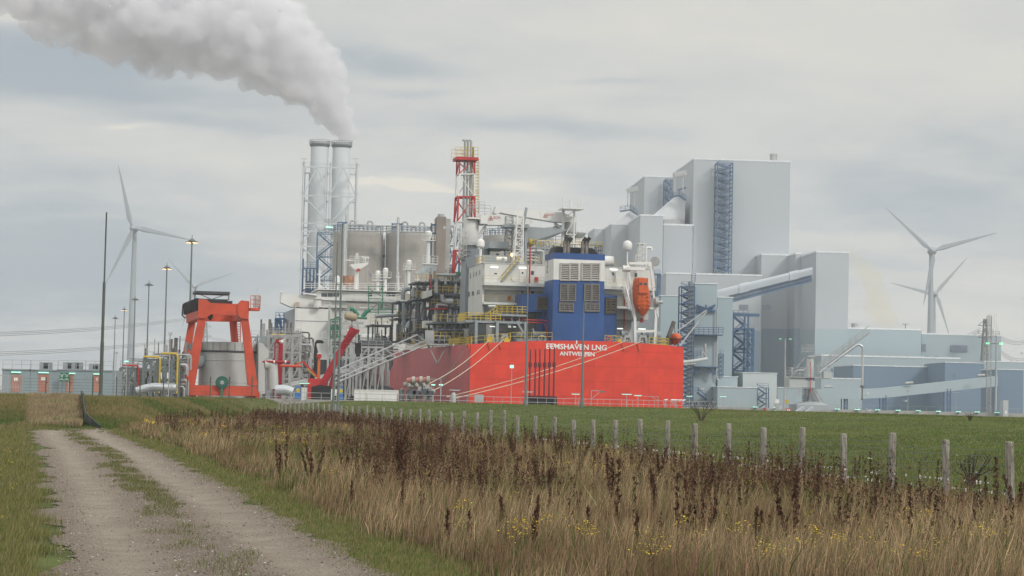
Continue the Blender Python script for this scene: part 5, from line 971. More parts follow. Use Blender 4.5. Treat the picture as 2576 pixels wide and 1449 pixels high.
cabin('fourth blue grey cabin, next to the tall dark pole', 450, 590, 1163, 1290, [(497, 528, 1182, 1275)], [(468, 520, 1126, 1160)], ((495, 1178), (545, 1184)))
p, q = W0.at(cA(315, 1172), 244), W0.at(cA(365, 1220), 244); t = thing('assembly_sign', 'green assembly point sign with white figures and arrows on the third cabin', 'sign', W0, (p[0]+q[0])/2, 244, q[2]-1.5)
for k in (0, 1):
    u0, u1 = p[0]+(q[0]-p[0])*(.5*k+.01), p[0]+(q[0]-p[0])*(.5*k+.48); pn = MB().box((u0, 243.9, q[2]), (u1, 243.96, p[2])).build('panel', GREENP, t); c = (u0+u1)/2; h = p[2]-q[2]; w_ = u1-u0; m = MB()
    for du, s in ((-.12, 1), (.12, 1), (-.12, 0), (.12, 0)):
        z = q[2]+h*(.52 if s else .16); m.box((c+du*w_-.06*w_, 243.86, z), (c+du*w_+.06*w_, 243.895, z+h*.16)); m.box((c+du*w_-.03*w_, 243.86, z+h*.18), (c+du*w_+.03*w_, 243.895, z+h*.24))
    for sx_ in (-1, 1):
        for sz in (.12, .86): m.bar((c+sx_*.42*w_, 243.88, q[2]+h*sz), (c+sx_*.26*w_, 243.88, q[2]+h*(sz+(.14 if sz < .5 else -.14))), .035, .05)
    m.build('pictogram', LETTER, pn)
for u in (p[0]+.1, q[0]-.1): MB().box((u-.04, 243.97, PLZ), (u+.04, 244.05, p[2])).build('post', GALV, t)
# mesh fence and gate on the bank
DF = 205.
t = thing('mesh_fence', 'dark post and wire mesh fence along the works', 'fence', W0, W0.at(cA(600, 1290), DF)[0], DF, PLZ)
xs_ = [118, 243, 368, 490, 615, 740, 863, 988, 1110, 1210, 1330]
for x in xs_: c = W0.at(cA(x, 1195), DF); MB().box((c[0]-.05, DF-.05, PLZ-.3), (c[0]+.05, DF+.05, c[2])).build('fence_post', POLED, t)
m = MB(); a, b = W0.at(cA(118, 1205), DF)[0], W0.at(cA(1330, 1205), DF)[0]
for z in np.linspace(PLZ+.1, PLZ+1.9, 7): m.tube((a, DF, z), (b, DF, z), .010, n=4)
m.build('fence_wire', POLED, t)
t = thing('mesh_gate', 'grey barred steel gate at the left edge', 'gate', W0, W0.at(cA(50, 1290), 200)[0], 200, PLZ)
a, b = W0.at(cA(-30, 1187), 200), W0.at(cA(115, 1300), 200); m = MB()
for z in (a[2], PLZ+.25, PLZ+1.0): m.bar((a[0], 200, z), (b[0], 200, z), .07)
for u in (a[0], b[0], (a[0]+b[0])/2): m.bar((u, 200, PLZ-.1), (u, 200, a[2]), .09)
m.build('gate_frame', GALV, t); m = MB()
for u in np.arange(a[0], b[0], .16): m.bar((u, 200, PLZ+.2), (u, 200, a[2]), .025)
m.build('gate_bars', GALV, t)
# free standing pieces near the cabins
def post_lamp(label, top, D, lit=None, r=.07, h_=(.5, .22), z0_=PLZ, cat='lamp post', name='lamp_post', arm=0.):
    c = W0.at(top, D); t = thing(name, label, cat, W0, c[0], D, z0_); MB().tube((c[0], D, z0_-.2), (c[0], D, c[2]), r, r*.7, n=8).build('post', GALV, t)
    hh = MB().box((c[0]-h_[0]+arm, D-.2, c[2]), (c[0]+h_[0]+arm, D+.2, c[2]+h_[1])).build('lamp_head', GALV, t); MB().box((c[0]-h_[0]*.85+arm, D-.22, c[2]-.06 if h_[0] > .35 else c[2]+.05), (c[0]+h_[0]*.85+arm, D-.16 if h_[0] <= .35 else D+.1, c[2]-.005 if h_[0] > .35 else c[2]+h_[1]-.05)).build('lamp_glass', lit or TANKG, hh); return t
post_lamp('thin camera pole in front of the scaffolded pipework', cA(897, 975), 230, None, .07, (.18, .3), cat='pole', name='camera_pole')
post_lamp('short pole with a round head between the cabins and the turbine tower', cA(613, 1072), 240, None, .06, (.2, .15))
post_lamp('small lamp post with a green lit head by the scaffolding', cA(668, 1120), 240, GREENL, .06, (.28, .25))
t = thing('pipe_elbow', 'silver clad pipe lying in front of the pipework left of the gantry', 'pipe', W0, W0.at(cA(820, 1260), 250)[0], 250, PLZ); MB().elbow([W0.at(cA(720, 1270), 250), W0.at(cA(800, 1248), 250), W0.at(cA(860, 1252), 250), W0.at(cA(930, 1255), 250)], .5, 12, 1.5).build('cladding', SILVER, t, smooth=2); MB().tube(W0.at(cA(900, 1254), 250), W0.at(cA(912, 1254), 250), .54, n=12).build('joint_ring', GALV, t)
def yard_rack(label, pl, pr, levels, v, dep, seed, npipe, cols, frame, pipes, F=W0, name='pipe_rack', ybase=None, rail_m=GALV, accent=None, accn=0):
    """open steel rack of pipes standing on the works"""
    rs_ = random.Random(seed); c = F.at(((pl+pr)/2, levels[0]), v); t = thing(name, label, 'pipe rack', F, c[0], v, PLZ); f, g_, k_, y_ = MB(), MB(), MB(), MB()
    ua, ub = F.at((pl, levels[0]), v)[0], F.at((pr, levels[0]), v)[0]; zs_ = [F.at((pl, q), v)[2] for q in levels]; zb_ = PLZ-.3
    for vv in (v, v+dep):
        for i in range(cols+1): u = ua+(ub-ua)*i/cols; f.bar((u, vv, zb_), (u, vv, max(zs_)), .32)
    for z in zs_: f.bar((ua, v, z), (ub, v, z), .3); f.bar((ua, v+dep, z), (ub, v+dep, z), .3); y_.rail([(ua, v, z), (ub, v, z)], 1.05, 1.3, .07, 2)
    zz = sorted([zb_]+zs_)
    for i in range(cols):
        for a_, b_ in zip(zz, zz[1:]):
            f.bar((ua+(ub-ua)*i/cols, v, a_), (ua+(ub-ua)*(i+1)/cols, v, b_), .18)
            if i % 2: f.bar((ua+(ub-ua)*i/cols, v+dep, b_), (ua+(ub-ua)*(i+1)/cols, v+dep, a_), .18)
    for i in range(npipe):
        lo = rs_.choice(zz[:-1]); vv = v+rs_.random()*dep; u = ua+rs_.random()*(ub-ua); r = rs_.choice((.07, .1, .15, .25)); b_ = (g_, k_)[rs_.randrange(2)]; z = lo+.3+rs_.random()*2.5
        if rs_.random() < .5: u2 = min(ub+1, u+rs_.uniform(2, (ub-ua))); b_.elbow([(u, vv, z), (u2, vv, z), (u2, vv, max(PLZ, z-rs_.uniform(.5, 3)))], r, 6, .4)
        else: b_.tube((u, vv, lo), (u, vv, lo+rs_.uniform(1.5, 5)), r, n=6)
    if accent:
        acb = MB()
        for i in range(accn): u = ua+(ub-ua)*(i+.5)/accn; z = zs_[0]+.4+i*.5; acb.elbow([(u-1.2, v-.3, z), (u+1.0, v-.3, z), (u+1.0, v-.3, zb_+1)], .13, 8, .5)
        acb.build('coloured_pipes', accent, t, smooth=2)
    f.build('frame', frame, t); g_.build('pipes', pipes, t, smooth=2); k_.build('valves', BROWNST, t, smooth=2); y_.build('railing', rail_m, t); return t
yard_rack('scaffolded pipework with yellow pipes between the dark pole and the gantry', cA(760, 0)[0], cA(945, 0)[0], [cA(0, 1105)[1], cA(0, 1160)[1]], 275, 10, 31, 70, 5, POLE, GALV, accent=YEL, accn=2)
yard_rack('low grey pipework just right of the large turbine tower', cA(635, 0)[0], cA(755, 0)[0], [cA(0, 1150)[1], cA(0, 1200)[1]], 285, 8, 32, 40, 3, POLE, GALV, accent=REDP, accn=1)
yard_rack('tangle of grey pipework right behind the gantry crane', cA(1375, 0)[0], cA(1570, 0)[0], [cA(0, 985)[1], cA(0, 1060)[1], cA(0, 1130)[1]], 330, 14, 33, 80, 5, GREY, GALV, accent=YEL, accn=1)
yard_rack('grey jetty steelwork left of the red boom crane', cC(180, 0)[0], cC(490, 0)[0], [cC(0, 585)[1], cC(0, 745)[1], cC(0, 870)[1], cC(0, 1000)[1]], 300, 10, 34, 60, 4, GALV, GALV)
yard_rack('dense grey scaffolding between the gantry crane and the white tanker', cC(10, 0)[0], cC(470, 0)[0], [cC(0, 600)[1], cC(0, 690)[1], cC(0, 800)[1], cC(0, 930)[1]], 345, 12, 37, 130, 9, GREY, GALV)
yard_rack('grey pipework on the jetty below the green tanker pipes', cC(790, 0)[0], cC(1290, 0)[0], [cC(0, 690)[1], cC(0, 790)[1]], 340, 8, 38, 110, 7, GALV, DGREY)
yard_rack('low pipework behind the far end of the long gangway', cC(1050, 0)[0], cC(1330, 0)[0], [cC(0, 640)[1]], 352, 6, 39, 40, 4, WHITE, GALV)
# grey portal frame right of it, with crossbeams
t = thing('jetty_frame', 'tall grey portal frame with crossbeams standing before the white tanker', 'steel frame', W0, W0.at(cC(900, 1100), 310)[0], 310, PLZ); m = MB(); Cc = lambda x, y, D=310: W0.at(cC(x, y), D)
for x, y0_, y1_ in ((768, 300, 1130), (975, 655, 1130), (1040, 470, 1130)): m.bar(Cc(x, y0_), (Cc(x, y0_)[0], 310, PLZ-.3), .32)
for x0_, x1_, y in ((778, 1098, 467), (690, 1040, 632), (768, 1040, 800), (700, 900, 1060)): m.bar(Cc(x0_, y), Cc(x1_, y), .26)
m.bar(Cc(990, 660), Cc(960, 1130), .25); m.bar(Cc(768, 800), Cc(690, 632), .25); m.bar(Cc(1040, 800), Cc(960, 1000), .25); m.build('frame', GALV, t)
m = MB(); m.rail([Cc(690, 630), Cc(760, 630)], 1.2, 1, .08, 3); m.build('railing', WHITE, t)
# blue stair tower, red fire monitor towers, red cross pipe
def stair_tower(label, pa, pb, D, m_, nfl, F=W0, name='stair_tower', w=None, group=None, base=None, dep=3.0, t_=.22):
    a, b = F.at(pa, D), F.at(pb, D); t = thing(name, label, 'stair tower', F, (a[0]+b[0])/2, D, base if base is not None else b[2], group); m = MB(); z0_, z1_ = (base if base is not None else b[2]), a[2]; u0_, u1_ = a[0], b[0]
    for vv in (D, D+dep):
        for u in (u0_, u1_): m.bar((u, vv, z0_), (u, vv, z1_), t_*1.5)
    for i in range(nfl+1):
        z = z0_+(z1_-z0_)*i/nfl; m.bar((u0_, D, z), (u1_, D, z), t_); m.bar((u0_, D+dep, z), (u1_, D+dep, z), t_); m.bar((u0_, D, z), (u0_, D+dep, z), t_); m.bar((u1_, D, z), (u1_, D+dep, z), t_)
    m.build('frame', m_, t); s = MB()
    for i in range(nfl):
        z = z0_+(z1_-z0_)*i/nfl; z2 = z0_+(z1_-z0_)*(i+1)/nfl; zm2 = (z+z2)/2
        s.stair((u0_+.3, D+.3, z), (u1_-.6, D+.3, zm2), dep*.35, t_*.8, True, False); s.stair((u1_-.6, D+dep*.55, zm2), (u0_+.3, D+dep*.55, z2), dep*.35, t_*.8, True, False); s.box((u1_-.7, D+.2, zm2-.1), (u1_, D+dep-.2, zm2)); s.rail([(u0_, D+.02, z2), (u1_, D+.02, z2)], 1.1, 1.4, t_*.35)
    s.build('stairs', m_, t); return t
stair_tower('small blue stair tower left of the white tanker', cC(248, 420), cC(326, 580), 360, BLUST, 4, base=PLZ)
for lab, x, y0_, y1_ in (('slim red fire monitor tower, left of the pair', 262, 660, 1085), ('thicker red fire monitor tower with a white head, right of the pair', 298, 658, 1080)):
    c = Cc(x, y0_, 290); t = thing('fire_monitor_tower', lab, 'fire tower', W0, c[0], 290, PLZ); w_ = .26 if x > 280 else .2
    m = MB(); m.box((c[0]-w_, 290, PLZ-.2), (c[0]+w_, 290+2*w_, c[2])) if x > 280 else m.lattice((c[0], 290, PLZ-.2), (c[0], 290, c[2]), .6, .6, 14, .08, .06, 'z'); m.build('column', CRIM, t)
    m = MB(); m.lathe((c[0], 290.4), [(.25, c[2]), (.35, c[2]+.2), (.2, c[2]+.6)], 10); m.bar((c[0], 290, c[2]+.5), (c[0]+.6, 289, c[2]+.5), .14); m.build('monitor', LETTER if x > 280 else CRIM, t)
a, b = Cc(90, 838, 285), Cc(385, 843, 285); t = thing('fire_pipe', 'thick red fire pipe running level right of the gantry crane', 'pipe', W0, a[0], 285, a[2]); MB().tube(a, b, .2, n=12).build('pipe', CRIM, t, smooth=2)
for x in (235, 345): c = Cc(x, 840, 285); MB().tube((c[0]-.1, 285, c[2]), (c[0]+.1, 285, c[2]), .23, n=12).build('flange', LETTER, t)
for x in (90, 385): c = Cc(x, 850, 285.2); MB().box((c[0]-.15, 285.2, PLZ), (c[0]+.15, 285.5, c[2])).build('support', GALV, t)
# red telescopic boom crane
t = thing('mobile_crane', 'dark red boom crane raised in front of the white tanker', 'crane', W0, Cc(720, 1120, 270)[0], 270, PLZ); q_ = lambda x, y: W0.at(cC(x, y), 270)
m = MB(); pts_ = [q_(*p) for p in ((662, 1070), (725, 1078), (865, 830), (930, 700), (1000, 600), (1058, 540), (975, 498), (930, 590), (862, 700))]; m.prism([(p[0], p[2]) for p in pts_], 269.3, 270.7); bo = m.build('boom', CRIM, t)
m = MB()
for k in range(7): a = q_(880+k*22, 690-k*28); b = q_(950+k*14, 690-k*26); m.bar((a[0], 269.2, a[2]), (b[0], 269.2, b[2]), .16)
m.bar(q_(960, 520), q_(1058, 540), .3); m.build('boom_lattice', CRIM, bo); MB().tube(q_(768, 1120), q_(815, 960), .28, n=10).build('boom_ram', CRIM, t)
a, b = q_(600, 1080), q_(790, 1150); MB().prism([(a[0], a[2]), (q_(680, 1062)[0], q_(680, 1062)[2]), (b[0], b[2]+1.0), (b[0], PLZ), (a[0], PLZ)], 269, 272).build('body', BLACK, t); MB().box((b[0], 268.8, PLZ+.2), (b[0]+1.1, 271, PLZ+1.7)).build('cab', WHITE, t)
for k in range(3): MB().tube((a[0]+1.2+k*2.1, 268.7, PLZ+.4), (a[0]+1.2+k*2.1, 268.98, PLZ+.4), .5, n=12).build('wheel', BLACK, t)
c = q_(1043, 760); m = MB(); m.tube((c[0], 270, q_(1043, 545)[2]), (c[0], 270, c[2]+.8), .05, n=5); m.box((c[0]-.4, 269.8, c[2]), (c[0]+.4, 270.2, c[2]+1.4)); m.tube((c[0], 270, c[2]-.4), (c[0], 270, c[2]), .25, n=8); m.build('hook', BLACK, t)
# orange aerial lifts
t = thing('boom_lift', 'orange folding boom lift with bent arm left of the red crane', 'boom lift', W0, q_(640, 1000)[0], 280, PLZ); q2_ = lambda x, y: W0.at(cC(x, y), 280)
MB().bar(q2_(650, 985), q2_(520, 845), .28).build('lower_arm', REDP, t); MB().bar(q2_(520, 835), q2_(430, 870), .2).build('upper_arm', ORG, t); MB().tube(q2_(640, 985), q2_(560, 905), .16, n=6).build('ram', YEL, t); c = q2_(650, 1000); MB().box((c[0]-1.2, 279.3, PLZ), (c[0]+1.4, 281, c[2])).build('chassis', REDP, t); c = q2_(380, 880); MB().tube((c[0]-1.2, 280, c[2]), (c[0]+1.6, 280, c[2]), .17, n=8).build('basket_jib', ORG, t)
t = thing('boom_lift', 'orange upright boom lift with white basket beside the black hoses', 'boom lift', W0, q2_(668, 940)[0], 280, PLZ); c, d = q2_(668, 800), q2_(668, 940)
MB().bar(c, (c[0], 280, PLZ), .34).build('mast', mat('lift_orange', (.5, .12, .03), .5), t); MB().box((c[0]-.3, 279.6, c[2]), (c[0]+.3, 280.4, c[2]+.5)).build('knuckle', REDP, t); MB().box((c[0]-.28, 279.7, c[2]+.5), (c[0]+.28, 280.3, q2_(668, 755)[2])).build('basket', CREAM, t)
# black loading hoses
t = thing('loading_hose', 'bundle of black loading hoses hanging left of the red boom crane', 'hose', W0, q2_(640, 990)[0], 283, PLZ); Q = lambda x, y: W0.at(cC(x, y), 283)
for k in range(3): MB().elbow([Q(700+k*6, 640+k*6), Q(640-k*8, 632+k*8), Q(622+k*14, 740), Q(628+k*12, 880), Q(590+k*14, 985), Q(560+k*20, 1060)], .13, 8, 1.4).build('hose', BLACK, t, smooth=2)
# the white gangway truss up to the ship
def truss(label, p0t, p1t, p0b, p1b, D0, D1, n, name='gangway', wd=2.2, F=W0, m_=None, end=True, base=PLZ):
    m_ = m_ or mat('gangway_grey', (.44, .46, .47), .45, .1, .08); a, b, c, d = F.at(p0t, D0), F.at(p1t, D1), F.at(p0b, D0), F.at(p1b, D1); t = thing(name, label, 'gangway', F, c[0], D0, base); m, s_ = MB(), MB(); off = Vector((0, wd, 0))
    for o_ in (Vector((0, 0, 0)), off): m.bar(Vector(a)+o_, Vector(b)+o_, .12); m.bar(Vector(c)+o_, Vector(d)+o_, .13); m.bar(Vector(c)*.65+Vector(a)*.35+o_, Vector(d)*.65+Vector(b)*.35+o_, .07)
    for i in range(n+1):
        f = i/n; tp, bt_ = Vector(a).lerp(Vector(b), f), Vector(c).lerp(Vector(d), f)
        for o_ in (Vector((0, 0, 0)), off):
            s_.bar(tp+o_, bt_+o_, .07)
            if i < n: s_.bar(tp+o_, Vector(c).lerp(Vector(d), (i+1)/n)+o_, .055)
        s_.bar(tp, tp+off, .06); s_.bar(bt_, bt_+off, .08)
    m.build('chords', m_, t); s_.build('bracing', m_, t); dk_ = MB(); dk_.add([c, d, tuple(Vector(d)+off), tuple(Vector(c)+off)], [(0, 1, 2, 3)]); dk_.add([(x, y, z-.08) for x, y, z in (c, d, tuple(Vector(d)+off), tuple(Vector(c)+off))], [(0, 1, 2, 3)]); dk_.build('walkway', GALV, t); return t
t = truss('long white truss gangway sloping up from the quay to the ship side', cC(560, 1040), cC(1615, 575), cC(690, 1100), cC(1725, 665), 285, 335, 12)
m = MB(); a = W0.at(cC(1725, 665), 335); m.box((a[0], 334, a[2]-.25), (a[0]+3.5, 337, a[2])); m.bar((a[0]+1.5, 335, a[2]-3.2), (a[0], 335, a[2]-.2), .2); m.bar((a[0]+1.5, 335, a[2]-3.2), (a[0]+3, 335, a[2]-.2), .2); m.rail([(a[0], 334, a[2]), (a[0]+3.5, 334, a[2])], 1.3, .8, .08, 2); m.box((a[0]-.6, 335, a[2]), (a[0]+.8, 336, a[2]+2.2)); m.build('landing', GALV, t)
truss('slim grey service ramp running just above the long gangway', cC(330, 1050), cC(1290, 830), cC(345, 1066), cC(1300, 850), 300, 345, 14, wd=1.2)
truss('shorter light gangway low down left of the red crane', cC(310, 1062), cC(650, 985), cC(320, 1085), cC(690, 1010), 288, 292, 6)
# white containers
def container(label, x0, x1, D=262):
    a, b = W0.at(cC(x0, 1108), D), W0.at(cC(x1, 1195), D); t = thing('white_container', label, 'container', W0, (a[0]+b[0])/2, D, PLZ, 'white containers on the quay'); MB().box((a[0], D, PLZ-.2), (b[0], D+2.4, a[2])).build('body', WHITE, t); m = MB()
    for u in (a[0], b[0]): m.box((u-.06, D-.06, PLZ), (u+.06, D+.1, a[2]+.02))
    m.box((a[0]+.1, D-.06, a[2]-.12), (b[0]-.1, D+.0, a[2]+.02)); m.build('corner_frame', CREAM, t)
container('leftmost narrow white container end on the quay', 1012, 1060); container('middle narrow white container between its two neighbours', 1072, 1122); container('long white container, the widest of the three', 1133, 1425)
for lab, x0_, x1_, y0_, D in (('blue cabinet with a round yellow mark beside the silver pipe', 435, 485, 1075, 268), ('blue cabinet with a round yellow mark behind the slim poles', 850, 892, 1080, 262)):
    a, b = W0.at(cC(x0_, y0_), D), W0.at(cC(x1_, 1150), D); t = thing('blue_cabinet', lab, 'cabinet', W0, a[0], D, PLZ); MB().box((a[0], D, PLZ-.2), (b[0], D+1.2, a[2])).build('body', mat('cabinet_blue', (.04, .17, .42), .5), t); c = W0.at(cC((x0_+x1_)/2+5, y0_+38), D-.03); MB().tube((c[0], D-.04, c[2]), (c[0], D-.002, c[2]), .28, n=16).build('yellow_disc', YEL, t)
t = thing('clad_pipe', 'silver clad pipe end lying in front of the jetty steelwork', 'pipe', W0, q_(330, 1130)[0], 262, PLZ); MB().elbow([W0.at(cC(250, 1112), 262), W0.at(cC(300, 1108), 262), W0.at(cC(360, 1112), 262), W0.at(cC(412, 1135), 262)], .65, 14, 1.0).build('cladding', SILVER, t, smooth=2)
c = W0.at(cC(495, 1085), 262); d = W0.at(cC(548, 1140), 262); MB_ = thing('meter_box', 'pale grey meter box beside the blue cabinet', 'cabinet', W0, c[0], 262, PLZ); MB().box((c[0], 262, PLZ), (d[0], 262.8, c[2])).build('body', TANKG, MB_); MB().box((c[0]+.1, 261.95, PLZ+.2), (d[0]-.1, 261.998, c[2]-.1)).build('door', CREAM, MB_)
post_lamp('tube lamp on a post, lit green, in front of the jetty steelwork', cC(528, 1046), 258, GREENL, .05, (.7, .1))
# tube lamps and other posts along the ship quay
for lab, pt, lit, w_, D in (('unlit tube lamp on a T post before the dull red hull', cK(632, 418), None, .78, 280), ('unlit tube lamp on a T post right at the foot of the slim pole', cK(1210, 432), None, .74, 280), ('lit tube lamp left of the long hinged arm', cK(1590, 448), GREENL, .6, 285),
                            ('lit tube lamp, left of the pair below the ship name', cK(1995, 450), GREENL, .76, 288), ('lit tube lamp, right of the pair below the ship name', cK(2085, 460), GREENL, .6, 288), ('lit tube lamp just off the right corner of the hull', cK(2492, 465), GREENL, .5, 296), ('lit tube lamp on a double post right of the hull', cI(605, 1212), GREENL, .55, 300)):
    post_lamp(lab, pt, D, lit, .06, (w_, .1))
post_lamp('slim post with a square green lit lamp before the red hull', cK(1084, 245), 285, mat('lamp_green_square', (.4, .8, .7), .4, emit=(.25, .75, .6, 1.2)), .05, (.3, .5))
for lab, x in (('left of two short posts with green lit lamps by the hook frame', 462), ('right of two short posts with green lit lamps by the hook frame', 523)): post_lamp(lab, cK(x, 383), 278, mat('lamp_green_square', (.4, .8, .7)), .09, (.3, .25))
t = thing('hinged_arm', 'thin grey hinged lamp arm standing before the red hull', 'lamp arm', W0, W0.at(cK(1715, 490), 286)[0], 286, PLZ); Kq = lambda x, y, D=286: W0.at(cK(x, y), D)
m = MB(); m.bar((Kq(1715, 420)[0], 286, PLZ), Kq(1715, 420), .09); m.bar(Kq(1715, 420), Kq(1790, 424), .09); m.bar(Kq(1716, 485), Kq(1790, 426), .07); m.build('arm', GALV, t); MB().box(Kq(1778, 424, 285.9), tuple(np.array(Kq(1824, 436, 285.9))+np.array((0, .3, 0)))).build('lamp_head', POLE, t)
t = thing('hinged_arm', 'thin grey hinged arm right of the paired tube lamps', 'lamp arm', W0, Kq(2245, 500)[0], 288, PLZ); m = MB(); m.bar((Kq(2245, 468)[0], 286, PLZ), Kq(2245, 468), .08); m.bar(Kq(2125, 466), Kq(2245, 468), .06); m.bar(Kq(2190, 467), Kq(2243, 500), .06); m.build('arm', GALV, t)
# mooring hooks: dark red stakes on black bases
for i, x in enumerate((1232, 1274, 1308, 1348, 1386, 1423)):
    ty = (97, 95, 92, 89, 82, 78)[i]; c = Kq(x, ty, 290); e = Kq(x-10, 488, 290); t = thing('mooring_stake', 'dark red stake on a black base by the red hull, %s from the left' % ('first', 'second', 'third', 'fourth', 'fifth', 'sixth')[i], 'mooring stake', W0, c[0], 290, PLZ, 'dark red stakes on the quay')
    MB().tube((c[0], 290, PLZ), c, .13, .10, n=8).build('shaft', mat('stake_red', (.13, .018, .025), .5), t); z = Kq(x, 218, 290)[2]; MB().tube((c[0], 290, z-.35), (c[0], 290, z+.35), .24, n=8).build('collar', MATS['stake_red'], t)
    MB().prism([(c[0]-.55, PLZ), (c[0]+.55, PLZ), (c[0]+.5, PLZ+1.35), (c[0]-.35, PLZ+1.5)], 289.5, 290.5).build('base', BLACK, t); MB().bar((c[0]-.8, 289.4, PLZ+1.5), (c[0]+.5, 289.4, PLZ+1.1), .14).build('lever', MATS['stake_red'], t)
# grey hydraulic hook frame with cylinders
t = thing('loading_arm_frame', 'cluster of grey cylinders and swivels on a frame before the dull red hull', 'machine', W0, Kq(350, 480, 272)[0], 272, PLZ); K2 = lambda x, y, D=272: W0.at(cK(x, y), D)
OFFW = mat('hook_grey', (.36, .35, .31), .5, 0, .15); PINK = mat('faded_red', (.35, .13, .12), .55)
for i, (x, y) in enumerate(((255, 340), (315, 338), (372, 337))):
    a, b = K2(x, y+2, 271), K2(x+45, y-3, 271); MB().tube(a, b, .36, n=12).build('cylinder', PINK, t, smooth=2); MB().tube(K2(x+38, y-3, 270.9), K2(x+62, y-3, 270.9), .46, n=12).build('cylinder_head', OFFW, t, smooth=2)
    m = MB(); m.tube(K2(x-28, y+36, 271.5), K2(x+48, y+20, 271.5), .34, n=10); m.tube(K2(x+10, y+22, 271), K2(x+20, y+48, 271), .28, n=8); m.build('swivel', OFFW, t, smooth=2)
m = MB()
for x in (285, 355, 425): m.bar((K2(x, 380)[0], 272, PLZ), K2(x, 370), .35)
for y in (400, 432, 462): m.bar(K2(280, y), K2(452, y), .28)
rs_ = random.Random(3)
for i in range(26): x, y = rs_.uniform(285, 455), rs_.uniform(385, 480); m.tube(K2(x, y, 271), K2(x+rs_.uniform(-18, 18), y+rs_.uniform(-14, 14), 272.5), rs_.uniform(.1, .32), n=7)
m.build('support_frame', GALV, t); m = MB(); 
for x, y in ((300, 432), (330, 440), (400, 425), (440, 440)): a = K2(x, y, 270.6); m.box((a[0]-.5, 270.5, a[2]-.35), (a[0]+.4, 271, a[2]+.3))
m.build('valve_block', DGREY, t); m = MB(); m.bar(K2(435, 330, 273), K2(525, 330, 273), .1); m.bar(K2(523, 330, 273), (K2(523, 330, 273)[0], 273, PLZ), .1); m.build('guard', GALV, t)
for lab, x, r in (('left small grey motor on the quay next to the long container', 212, .3), ('right small grey motor on the quay next to the long container', 268, .32), ('small round bollard at the foot of the mooring ropes', 622, .36), ('grey switch box at the foot of the red hull', 825, .6)):
    a = K2(x, 412 if x < 300 else (445 if x < 700 else 452)); t = thing('quay_motor' if x < 300 else ('bollard' if x < 700 else 'switch_box'), lab, 'motor' if x < 300 else ('bollard' if x < 700 else 'cabinet'), W0, a[0], 272, PLZ)
    if x < 700: MB().lathe((a[0], 272), [(r, PLZ), (r, a[2]-.2), (r*.8, a[2])], 12).build('body', POLE if x < 300 else GALV, t, smooth=2); MB().lathe((a[0], 272), [(r*.7, a[2]), (r*.5, a[2]+.15)], 10).build('cap', GALV, t)
    else: MB().box((a[0]-r, 272, PLZ+.4), (a[0]+r, 272.6, a[2])).build('body', GALV, t); MB().box((a[0]-.1, 272.1, PLZ), (a[0]+.1, 272.4, PLZ+.39)).build('stand', GALV, t)
# handrail along the ship quay
t = thing('quay_railing', 'long grey tubular handrail along the quay below the ship', 'railing', W0, 0, 262, PLZ)
def railrun(p0, p1, D0, D1, h, step, nm='rail_section', gap=0):
    a, b = W0.at(p0, D0), W0.at(p1, D1); m = MB(); m.rail([(a[0], D0, PLZ), (b[0], D1, PLZ)], h, step, .06, 2); m.build(nm, GALV, t)
for k in range(8):
    x0_, x1_ = 1000+k*110, 1000+(k+1)*110; f0, f1 = k/8, (k+1)/8; railrun((x0_, 1000), (x1_, 1000), 250+44*f0, 250+44*f1, 1.15, 1.1 if k > 3 else 1.6)
for k in range(3): x0_, x1_ = 655+k*115, 655+(k+1)*115; railrun((x0_, 990), (x1_, 990), 250, 250, 1.15, 1.8)
for x0_, x1_ in ((2285, 2300), (2350, 2385)):
    a, b = W0.at(cK(x0_, 505), 293), W0.at(cK(x1_, 560), 293); m = MB(); m.bar(a, b, .1); m.bar((a[0]+.3, 293, a[2]), (b[0]+.3, 293, b[2]), .1); m.build('brace', GALV, t)
# mooring ropes
def rope(label, pts_, r=.06, m_=None, sag=.6):
    a, b = [Vector(p) for p in pts_]; t = thing('mooring_rope', label, 'rope', W0, b.x, b.y, b.z); 
    MB().pipe([tuple(a.lerp(b, i/12)-Vector((0, 0, sag*4*(i/12)*(1-i/12)))) for i in range(13)], r, 6).build('strand', m_ or ROPE, t); m = MB(); d = (a-b).normalized(); m.tube(b, b+d*.8, r*1.7, n=6); m.build('eye_splice', m_ or ROPE, t)
def shp(pt, v=0): q = SH.at(pt, v); return (*SH.world(q[0], v), q[2])
rope('mooring rope from the left yellow bobbin down to the hook frame', (shp(cE(500, 1352), .2), W0.at(cK(430, 365), 274))); rope('mooring rope from the right yellow bobbin down to the hook frame', (shp(cE(640, 1345), .6), W0.at(cK(455, 425), 274)))
rope('upper of the two long mooring ropes crossing the ship name', (shp(cG(985, 1235), .6), W0.at(cK(570, 470), 274)), .05); rope('lower of the two long mooring ropes crossing below the ship name', (shp(cG(1130, 1243), .6), W0.at(cK(640, 480), 272)), .06)
rope('left thin dark wire from the dull red hull side to the quay', ((*SH.world(-.1, 3.2), SH.at(cD(880, 880), 3)[2]), W0.at(cD(640, 1260), 280)), .04, DKROPE); rope('right thin dark wire from the dull red hull side to the quay', ((*SH.world(-.1, 2.4), SH.at(cD(895, 880), 2)[2]), W0.at(cD(655, 1262), 280)), .04, DKROPE)
